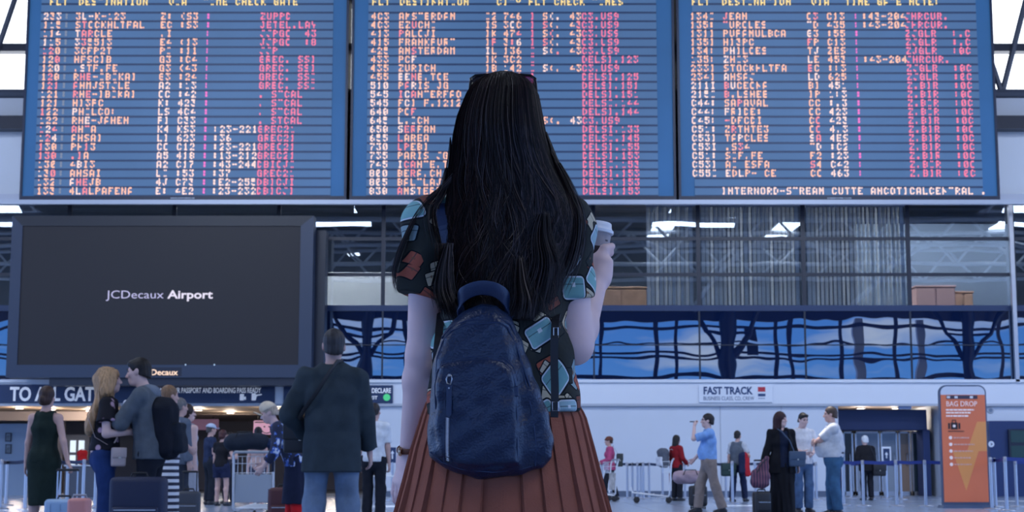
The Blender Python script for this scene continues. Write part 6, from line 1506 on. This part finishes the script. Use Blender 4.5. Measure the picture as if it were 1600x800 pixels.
b = Body(1.80, False, arms={'L': ((-.05, .25, 1.50), (-.5, .3, -1)), 'R': ((.20, .24, .92), (.6, -.7, -.3))}, hands={'L': dict(palm=(.5, -.6, .2), curl=.8), 'R': dict(palm=(-.6, .1, .2), curl=.8)}, feet={'R': (.08, .20, 0), 'L': (-.09, -.22, 0)}, belly=.03, pitch=.05); b.body(sk3, .008)
b.top(cloth((.20, .36, .68)), 'shirt', sleeve=.85, hem=-.02, off=.018, neck=.062); b.trousers(cloth((.24, .19, .17)), 'trousers', off=.018)
g = SDF(b.waist-V(.25, .25, .1), b.waist+V(.25, .25, .1), .008); g.ecap(b.P0+b.U*.09*b.k, b.P0+b.U*.125*b.k, (.170, .135), (.168, .135), b.X, .0, end=True, start=True); g.build('belt', mat('belt_black', (.01, .01, .012), .4), b.o)
b.hair(hairmat((.02, .015, .014)), 'short', vol=.003); b.shoes(shoeblack); b.eyes(None, mat('brow_dark', (.012, .009, .009), .7))
MB().tube([tuple(b.hc+b.hx*sx*b.k+b.hf*fy_*b.k+b.hu*.012*b.k) for sx, fy_ in ((-.076, 0), (-.06, .085), (-.03, .108), (.03, .108), (.06, .085), (.076, 0))], .004, 6).build('spectacles', black, b.o, True)
b.place(x, y, R90, 'man in a light blue shirt and khaki trousers raising a hand to his mouth')
p = local(x, y, 0, R90); w = b.wr['L']+b.hd['L']*.09
o = tag(empty('phone', p(*w)), 'slim dark phone held up by the man in the light blue shirt', 'phone'); MB().box((-.085, -.012, -.006), (.06, .03, .012), .004).build('phone_body', black, o, True); MB().box((-.08, -.014, -.002), (.055, -.011, .008)).build('screen', mat('phone_glass', (.03, .03, .04), .1), o)
suitcase('black upright suitcase behind the legs of the man in khaki trousers', px(1090, 32), 32, .1, .34, .26, .40, mat('case_black', (.012, .012, .016), .55), None, None, soft=True)
o = tag(empty('duffel_bag', (px(1081, 32)-.04, 32, .50)), 'dusty pink duffel bag lying on the black upright suitcase', 'bag')
g = SDF((-.4, -.2, -.02), (.4, .2, .34), .01); g.ecap((-.22, 0, .13), (.20, 0, .13), (.13, .12), (.13, .12), (0, 1, 0), .03); g.disp(.008, 16, 6); g.build('bag_body', mat('dusty_pink', (.34, .24, .28), .6, var=.2, vscale=5), o)
MB().tube([(-.14, -.12, .17), (-.1, -.14, .27), (.1, -.14, .27), (.14, -.12, .17)], .01, 6).build('handle', black, o, True)
x, y = px(1153, 39.8), 39.8
b = Body(1.76, False, arms={'R': ((.20, .20, 1.0), (.6, -.5, -.5)), 'L': ((-.24, -.02, .84), (-.5, -1, 0))}, feet={'R': (.09, .18, 0), 'L': (-.09, -.18, 0)}); b.body(sk2, .010); b.top(cloth((.45, .47, .52)), 'shirt', sleeve=.75, hem=.02, off=.014); b.top(cloth((.10, .115, .145)), 'waistcoat', sleeve=0, hem=.03, off=.026, neck=.085); b.trousers(cloth((.015, .022, .06))); b.hair(hairmat((.02, .018, .018)), 'short'); b.shoes(shoeblack)
b.place(x, y, -.6, 'man in a grey waistcoat walking, carrying a red and navy jacket')
o = tag(empty('jacket', (px(1163, 39.6), 39.5, .62)), 'red and navy jacket draped over the arm of the man in the waistcoat', 'jacket')
g = SDF((-.2, -.15, -.02), (.22, .16, .62), .01); g.ecap((0, 0, .12), (-.02, 0, .50), (.12, .07), (.10, .08), (1, 0, 0), .03); g.ecap((.07, -.02, .05), (.05, 0, .4), (.07, .05), (.07, .06), (1, 0, 0), .03); g.disp(.012, 22, 7)
jm = [cloth((.42, .02, .03)), cloth((.014, .02, .06))]; g.build('jacket_body', None, o, mats=jm, mifn=lambda c: ((c[:, 0] < .0)).astype(np.int32))
shoulder_bag('dark green shopping bag hanging beside the man in the waistcoat', (px(1138, 39.6), 39.6, .62), .2, .36, .16, .32, mat('bag_green', (.015, .04, .035), .6), [(px(1136, 39.6), 39.6, .92), (px(1141, 39.6), 39.65, 1.10), (px(1146, 39.6), 39.6, .92)], .008, 'shopping_bag')

# woman in black with a stacked trolley
x, y = px(1222, 26.5), 26.5
b = Body(1.71, True, yaw=.75, arms={'R': ((.33, .02, .86), (.4, -1, 0)), 'L': ((-.28, .02, .80), (-.5, -1, 0))}, hands={'R': dict(palm=(.0, 0, -1), dir=(.4, 0, -.8), curl=.9)}, wide=1.08, pitch=.05); b.body(sk3, .008)
b.top(cloth((.010, .016, .04)), 'navy_top', sleeve=0, hem=.1, off=.014, neck=.095); b.skirt(cloth((.007, .007, .010)), 'long_skirt', .88, .15, .20, .12, folds=.008)
g = b.grid(b.vox); b.torso(g, .034, loose=.01)
g.ecap(b.P0, b.P0-V(0, 0, .22), (.21, .155), (.235, .17), b.X, .02)
for q in 'RL': b.armset(g, q, .022, 1.75, flare=.012)
g.disp(.006, 24, 3, (1, 1, .4)); g.cap(b.nb+b.U*.012, b.nb+b.U*.25, .075, .14, .01, True); g.box(b.P0+V(-.01, .24, .2), (.075, .16, .62), .02, sub=True); g.cut(b.P0-V(0, 0, .20), (0, 0, -1)); g.build('cardigan', cloth((.006, .006, .009)), b.o)
b.hair(hairmat((.035, .012, .013)), 'long', .20, amp=.005, vol=.012, wide_=1.15); b.shoes(shoeblack); b.eyes()
b.place(x, y, math.pi+.12, 'woman in a long black outfit with wavy reddish brown hair, pulling a trolley')
p = local(x, y, 0, math.pi+.12)
shoulder_bag('slate blue shoulder bag at the hip of the woman in black', p(-.20, .20, .82), .1, .27, .09, .25, mat('bag_slate', (.045, .075, .13), .5), [p(-.16, .20, 1.05), p(-.08, .19, 1.25), p(.05, .16, 1.40), p(.12, .02, 1.46), p(.06, -.15, 1.30), p(-.15, -.1, 1.1)], .009)
tx = px(1189, 26.2)
suitcase('black trolley case under the striped maroon bag, beside the woman in black', tx, 26.2, .2, .26, .24, .36, mat('case_black', (.012, .012, .016), .55), None, .92, soft=True)
o = tag(empty('striped_bag', (tx-.0, 26.12, .455)), 'maroon striped soft bag resting on the black trolley case', 'bag')
g = SDF((-.25, -.15, -.02), (.25, .15, .6), .009); g.ecap((-.04, 0, .11), (-.03, 0, .2), (.15, .10), (.15, .10), (1, 0, 0), .03); g.ecap((-.02, 0, .25), (.09, 0, .50), (.12, .08), (.03, .025), (1, 0, 0), .04); g.disp(.008, 20, 2)
sm = mat('maroon_stripe', (.10, .035, .06), .8); nt = sm.node_tree; wv = nt.nodes.new('ShaderNodeTexWave'); wv.bands_direction = 'X'; tc = nt.nodes.new('ShaderNodeTexCoord'); wv.inputs['Scale'].default_value = 7; cr = nt.nodes.new('ShaderNodeValToRGB'); cr.color_ramp.elements[0].color = (.03, .02, .05, 1); cr.color_ramp.elements[1].color = (.20, .07, .10, 1); nt.links.new(tc.outputs['Object'], wv.inputs['Vector']); nt.links.new(wv.outputs[0], cr.inputs[0]); nt.links.new(cr.outputs[0], nt.nodes['Principled BSDF'].inputs['Base Color'])
g.build('bag_body', sm, o); MB().tube([(-.10, -.08, .24), (-.02, -.10, .40), (.07, -.06, .48)], .01, 6).build('handle', black, o, True)
x, y = px(1254, 29), 29
b = Body(1.80, False, yaw=.15, pitch=-.25, arms={'L': ((-.08, .26, 1.02), (-.7, -.4, -.5)), 'R': ((.10, .26, 1.05), (.7, -.4, -.5))}, hands={'L': dict(palm=(.6, -.2, .3), curl=.5), 'R': dict(palm=(-.6, -.2, .3), curl=.5)}); b.body(sk3, .008)
b.top(cloth((.68, .66, .68)), 't_shirt', sleeve=.75, hem=.08, off=.018, neck=.07); b.trousers(denim((.07, .12, .22)), 'jeans', off=.014); b.hair(hairmat((.02, .016, .016)), 'crop'); b.shoes(shoeblack); b.eyes(None, mat('brow_dark', (.012, .009, .009), .7))
b.place(x, y, math.pi+.25, 'young man in a white t-shirt looking down, beside the stout man')
x, y = px(1303, 27.4), 27.4
b = Body(1.84, False, wide=1.16, belly=.13, arms={'L': ((.10, .32, 1.17), (-.9, .3, -.6)), 'R': ((-.10, .34, 1.14), (.9, .3, -.6))}, hands={'L': dict(palm=(.1, -1, 0), dir=(1, .1, .1), curl=.5), 'R': dict(palm=(-.1, -1, 0), dir=(-1, .1, .1), curl=.5)}, pitch=-.05, feet={'R': (.10, .04, -.2), 'L': (-.10, -.05, .2)}, armr=1.15); b.body(sk2, .008)
b.top(cloth((.52, .53, .57)), 'polo_shirt', sleeve=.85, hem=.0, off=.020, neck=.066)
g = SDF(b.nb-V(.15, .15, .1), b.nb+V(.15, .15, .1), .008); g.cap(b.nb-b.U*.045, b.nb+b.U*.03+b.Fw*.01, .088, .074, .01, end=True); g.cap(b.nb, b.nb+b.U*.2, .060, .066, .0, True); g.build('collar', cloth((.40, .44, .52)), b.o)
b.trousers(denim((.045, .11, .20)), 'jeans', off=.016, flare=.006)
g = SDF(b.waist-V(.32, .42, .16), b.waist+V(.32, .42, .1), .008); g.ecap(b.P0+b.U*.055*b.k, b.P0+b.U*.095*b.k, (.205, .185), (.205, .185), b.X, .0, end=True, start=True); g.build('belt', mat('belt_black', (.01, .01, .012), .4), b.o)
b.hair(hairmat((.07, .045, .035)), 'short', vol=.003); b.shoes(shoeblack); b.eyes(None, mat('brow_brown', (.06, .04, .03), .7))
b.place(x, y, R90-.12, 'stout man in a pale polo shirt and blue jeans with folded arms')
x, y = px(1355, 41.5), 41.5
b = Body(1.66, False, lean=.12, wide=1.1, arms={'L': ((-.18, .25, 1.0), (-.5, -.6, -.6))}); b.body(sk3, .010); b.top(cloth((.012, .012, .016)), 'coat', sleeve=1.9, hem=.14, off=.03, loose=.02); b.trousers(cloth((.012, .014, .022))); b.hair(hairmat((.62, .64, .68)), 'short', vol=.008); b.shoes(shoeblack)
b.place(x, y, .25, 'white haired person in a dark coat seen from behind at the gate')
shoulder_bag('black bag on the right side of the white haired person', (px(1374, 41.4), 41.4, .62), .1, .34, .14, .30, mat('bag_black', (.012, .012, .015), .5), [(px(1372, 41.4), 41.4, .9), (px(1366, 41.4), 41.42, 1.2), (px(1360, 41.4), 41.35, 1.38)], .008)

# ---- queue barriers
bluebelt = mat('belt_blue', (.012, .035, .22), .6); darkbelt = mat('belt_navy', (.012, .025, .07), .6)
def queue_post(x, y, label, group, to=None, belt=bluebelt, h=.98):
    o = tag(empty('queue_post', (x, y, 0)), label, 'barrier post', group)
    MB().lathe((0, 0, 0), [(.17, 0), (.17, .012), (.15, .022), (.04, .03)], 28).build('base', steel, o, True)
    MB().tube([(0, 0, .02), (0, 0, h-.10)], .033, 14).build('pole', steel, o, True)
    MB().lathe((0, 0, h-.10), [(.036, 0), (.036, .09), (.028, .10)], 18).build('belt_head', mat('post_head', (.30, .31, .36), .4, metal=.6), o, True)
    if to is not None:
        d = Vector((to[0]-x, to[1]-y, 0)); n = d.normalized(); s_ = n.cross(Vector((0, 0, 1)))*.002; vs = []
        for p_, sg in ((n*.03, 0), (d*.5, -.015), (d-n*.045, 0)):
            for q_ in (-s_, s_):
                vs += [p_+q_+Vector((0, 0, h-.08+sg)), p_+q_+Vector((0, 0, h-.01+sg))]
        f = []
        for i in (0, 4): f += [(i, i+4, i+5, i+1), (i+2, i+3, i+7, i+6), (i+1, i+5, i+7, i+3), (i, i+2, i+6, i+4)]
        mb = MB(); mb.add(vs, f+[(0, 1, 3, 2), (8, 10, 11, 9)]); mb.build('belt', belt, o)
    return o
def row(pts, labels, group, belt, closed=True, h=.98):
    P2 = [(px(u, Y), Y) for u, Y in pts]
    for i, (a, lab) in enumerate(zip(P2, labels)): queue_post(a[0], a[1], lab, group, P2[i+1] if i+1 < len(P2) else None, belt, h)
row([(1317, 35.5), (1348, 34.8), (1400, 34.4), (1445, 34.3), (1496, 34.2)], ['barrier post touching the back of the stout man', 'barrier post left of the white haired person', 'near barrier post right of the white haired person', 'last barrier post left of the orange sign', 'barrier post hidden behind the orange sign'], 'front barrier posts at the gate', bluebelt)
row([(1329, 44.5), (1358, 43.2), (1384, 43.8), (1407, 42.5)], ['thin far barrier post nearest the black door leaf', 'far barrier post at the legs of the white haired person', 'far barrier post beside the small blue notice', 'far barrier post in front of the tan door panel'], 'rear barrier posts at the gate', bluebelt)
row([(1548, 31.9), (1554, 33.8), (1571, 30.6), (1640, 31.0)], ['barrier post just right of the orange sign', 'second barrier post right of the orange sign', 'tall looking barrier post near the right edge', 'barrier post beyond the right edge'], 'barrier posts right of the orange sign', bluebelt, h=1.02)
queue_post(px(1587, 34), 34, 'thin barrier post at the right edge behind the blue belt', 'barrier posts right of the orange sign', (px(1650, 34), 34), bluebelt)
row([(940, 44.6), (980, 44.5), (988, 44.8), (996, 43.6), (1001, 44.4), (1005, 43.2), (1014, 44), (1035, 44.6), (1070, 44.7)], ['barrier post behind the cart of the pink jacket woman', 'first post of the cluster right of the pink jacket woman', 'second post of the cluster right of the pink jacket woman', 'third post of the cluster, middle left', 'middle post of the cluster by the white wall', 'fifth post of the cluster, middle right', 'last post of the cluster by the white wall', 'barrier post behind the white and black backpack', 'barrier post between the dark red woman and the khaki man'], 'barrier posts along the white wall', darkbelt)
row([(1117, 43.6), (1134, 42.9), (1180, 42.8), (1270, 43), (1275, 41.5)], ['barrier post behind the man in khaki trousers', 'barrier post between the khaki man and the waistcoat man', 'barrier post left of the maroon striped bag', 'left post of the pair between the young man and the stout man', 'right post of the pair between the young man and the stout man'], 'barrier posts behind the standing group', darkbelt)
queue_post(px(1144, 37.6), 37.6, 'single near barrier post in front of the man in the waistcoat', 'barrier posts behind the standing group')
row([(-12, 33), (2, 32), (11, 35.5), (41, 31.5), (94, 34), (106, 33.4), (131, 32), (150, 33)], ['barrier post outside the left edge', 'barrier post at the left edge', 'thin barrier post next to the left edge', 'barrier post left of the woman in the dark dress', 'first post right of the woman in the dark dress', 'second post right of the woman in the dark dress', 'barrier post just left of the blonde woman', 'barrier post behind the blonde woman'], 'barrier posts on the left', darkbelt)

# ---- orange bag drop sign
def bag_drop():
    YS = 33.0; a, b_ = P(1475, 795, YS), P(1537, 604, YS); cx = (a.x+b_.x)/2; w = (b_.x-a.x)/2; H = b_.z
    o = tag(empty('bag_drop_sign', (cx, YS, 0)), 'tall orange bag drop sign with a white rounded top at right', 'sign')
    hd = P(1500, 617, YS).z; r = .13
    def rr(w_, z0, z1, r_):
        pts = [(-w_, z0), (w_, z0)]
        for q in range(9): t = q/8*math.pi/2; pts.append((w_-r_+r_*math.cos(t), z1-r_+r_*math.sin(t)))
        for q in range(9): t = math.pi/2+q/8*math.pi/2; pts.append((-w_+r_+r_*math.cos(t), z1-r_+r_*math.sin(t)))
        return pts
    MB().prism(rr(w+.03, .05, H+.03, r+.03), -.04, .06).build('frame', mat('sign_frame', (.10, .13, .20), .4, metal=.4), o)
    MB().prism(rr(w, hd, H, r), -.055, .0).build('header_panel', mat('sign_header', (.62, .66, .76), .4), o)
    MB().box((-w, -.055, .12), (w, 0, hd)).build('poster_panel', mat('poster_orange', (.62, .16, .075), .5, emit=(.62, .16, .075), estr=.12), o)
    am = mat('poster_amber', (.66, .27, .085), .5, emit=(.66, .27, .08), estr=.12)
    MB().prism([(0, .35), (-w*.55, 1.15), (w*.62, 1.15)], -.058, -.0555).build('amber_wedge', am, o); MB().prism([(w*.1, 1.15), (w, 1.15), (w, 1.75), (w*.6, 1.75)], -.058, -.0555).build('amber_wedge', am, o)
    z = lambda v: P(1500, v, YS).z; xx = lambda u: P(u, 700, YS).x-cx
    MB().box((xx(1480), -.06, z(623.5)), (xx(1529), -.056, z(618))).build('dark_strip', mat('strip_ink', (.05, .04, .07), .5), o)
    for u in (1481, 1493, 1517): MB().box((xx(u), -.063, z(622.5)), (xx(u+5), -.06, z(619))).build('strip_mark', mat('mark_white', (.75, .75, .78), .5), o)
    tw = mat('poster_white', (.85, .72, .70), .5, emit=(.9, .75, .72), estr=.12)
    text_mesh('lettering', 'BAG DROP', .105, (xx(1480), -.06, z(635)), tw, o, .0, width=xx(1528)-xx(1480))
    rnd = random.Random(5)
    for v, u1 in ((640.5, 1523), (645, 1518), (650, 1514)):
        u = 1479; mb = MB()
        while u < u1: e = u+rnd.uniform(2, 7); mb.box((xx(u), -.06, z(v+1.3)), (xx(min(e, u1)), -.056, z(v-1.2))); u = e+.8
        mb.build('small_print_line', tw, o)
    ink_ = mat('icon_ink', (.03, .018, .02), .5); c0 = xx(1491); zz = z(665)
    mb = MB(); mb.box((c0-.07, -.06, zz-.08), (c0+.07, -.056, zz+.06)); mb.tube([(c0-.035, -.058, zz+.06), (c0-.035, -.058, zz+.11), (c0+.035, -.058, zz+.11), (c0+.035, -.058, zz+.06)], .012, 6)
    mb.box((c0-.125, -.06, zz-.07), (c0-.085, -.056, zz+.05)); mb.box((c0+.085, -.06, zz-.07), (c0+.125, -.056, zz+.05)); mb.box((c0-.13, -.06, zz-.125), (c0+.20, -.056, zz-.108)); mb.build('suitcase_symbol', ink_, o)
    MB().lathe((c0, -.06, zz-.01), [(.03, 0), (.03, .004)], 16, (0, -1, 0)).build('symbol_dot', tw, o)
    for i in range(5):
        v = 684+i*10.4; MB().lathe((xx(1484.5), -.056, z(v)), [(.035, 0), (.035, .006)], 16, (0, -1, 0)).build('bullet', tw, o)
        u, u1 = 1489, 1516+rnd.uniform(-4, 6); mb = MB()
        while u < u1: e = u+rnd.uniform(2, 6); mb.box((xx(u), -.06, z(v+1.2)), (xx(min(e, u1)), -.056, z(v-1))); u = e+.9
        mb.build('small_print_line', mat('poster_pale', (.72, .40, .32), .5), o)
    MB().prism([(-w-.08, 0), (w+.08, 0), (w+.05, .06), (-w-.05, .06)], -.22, .22).build('base', mat('sign_frame', (.10, .13, .20), .4, metal=.4), o)
bag_drop()
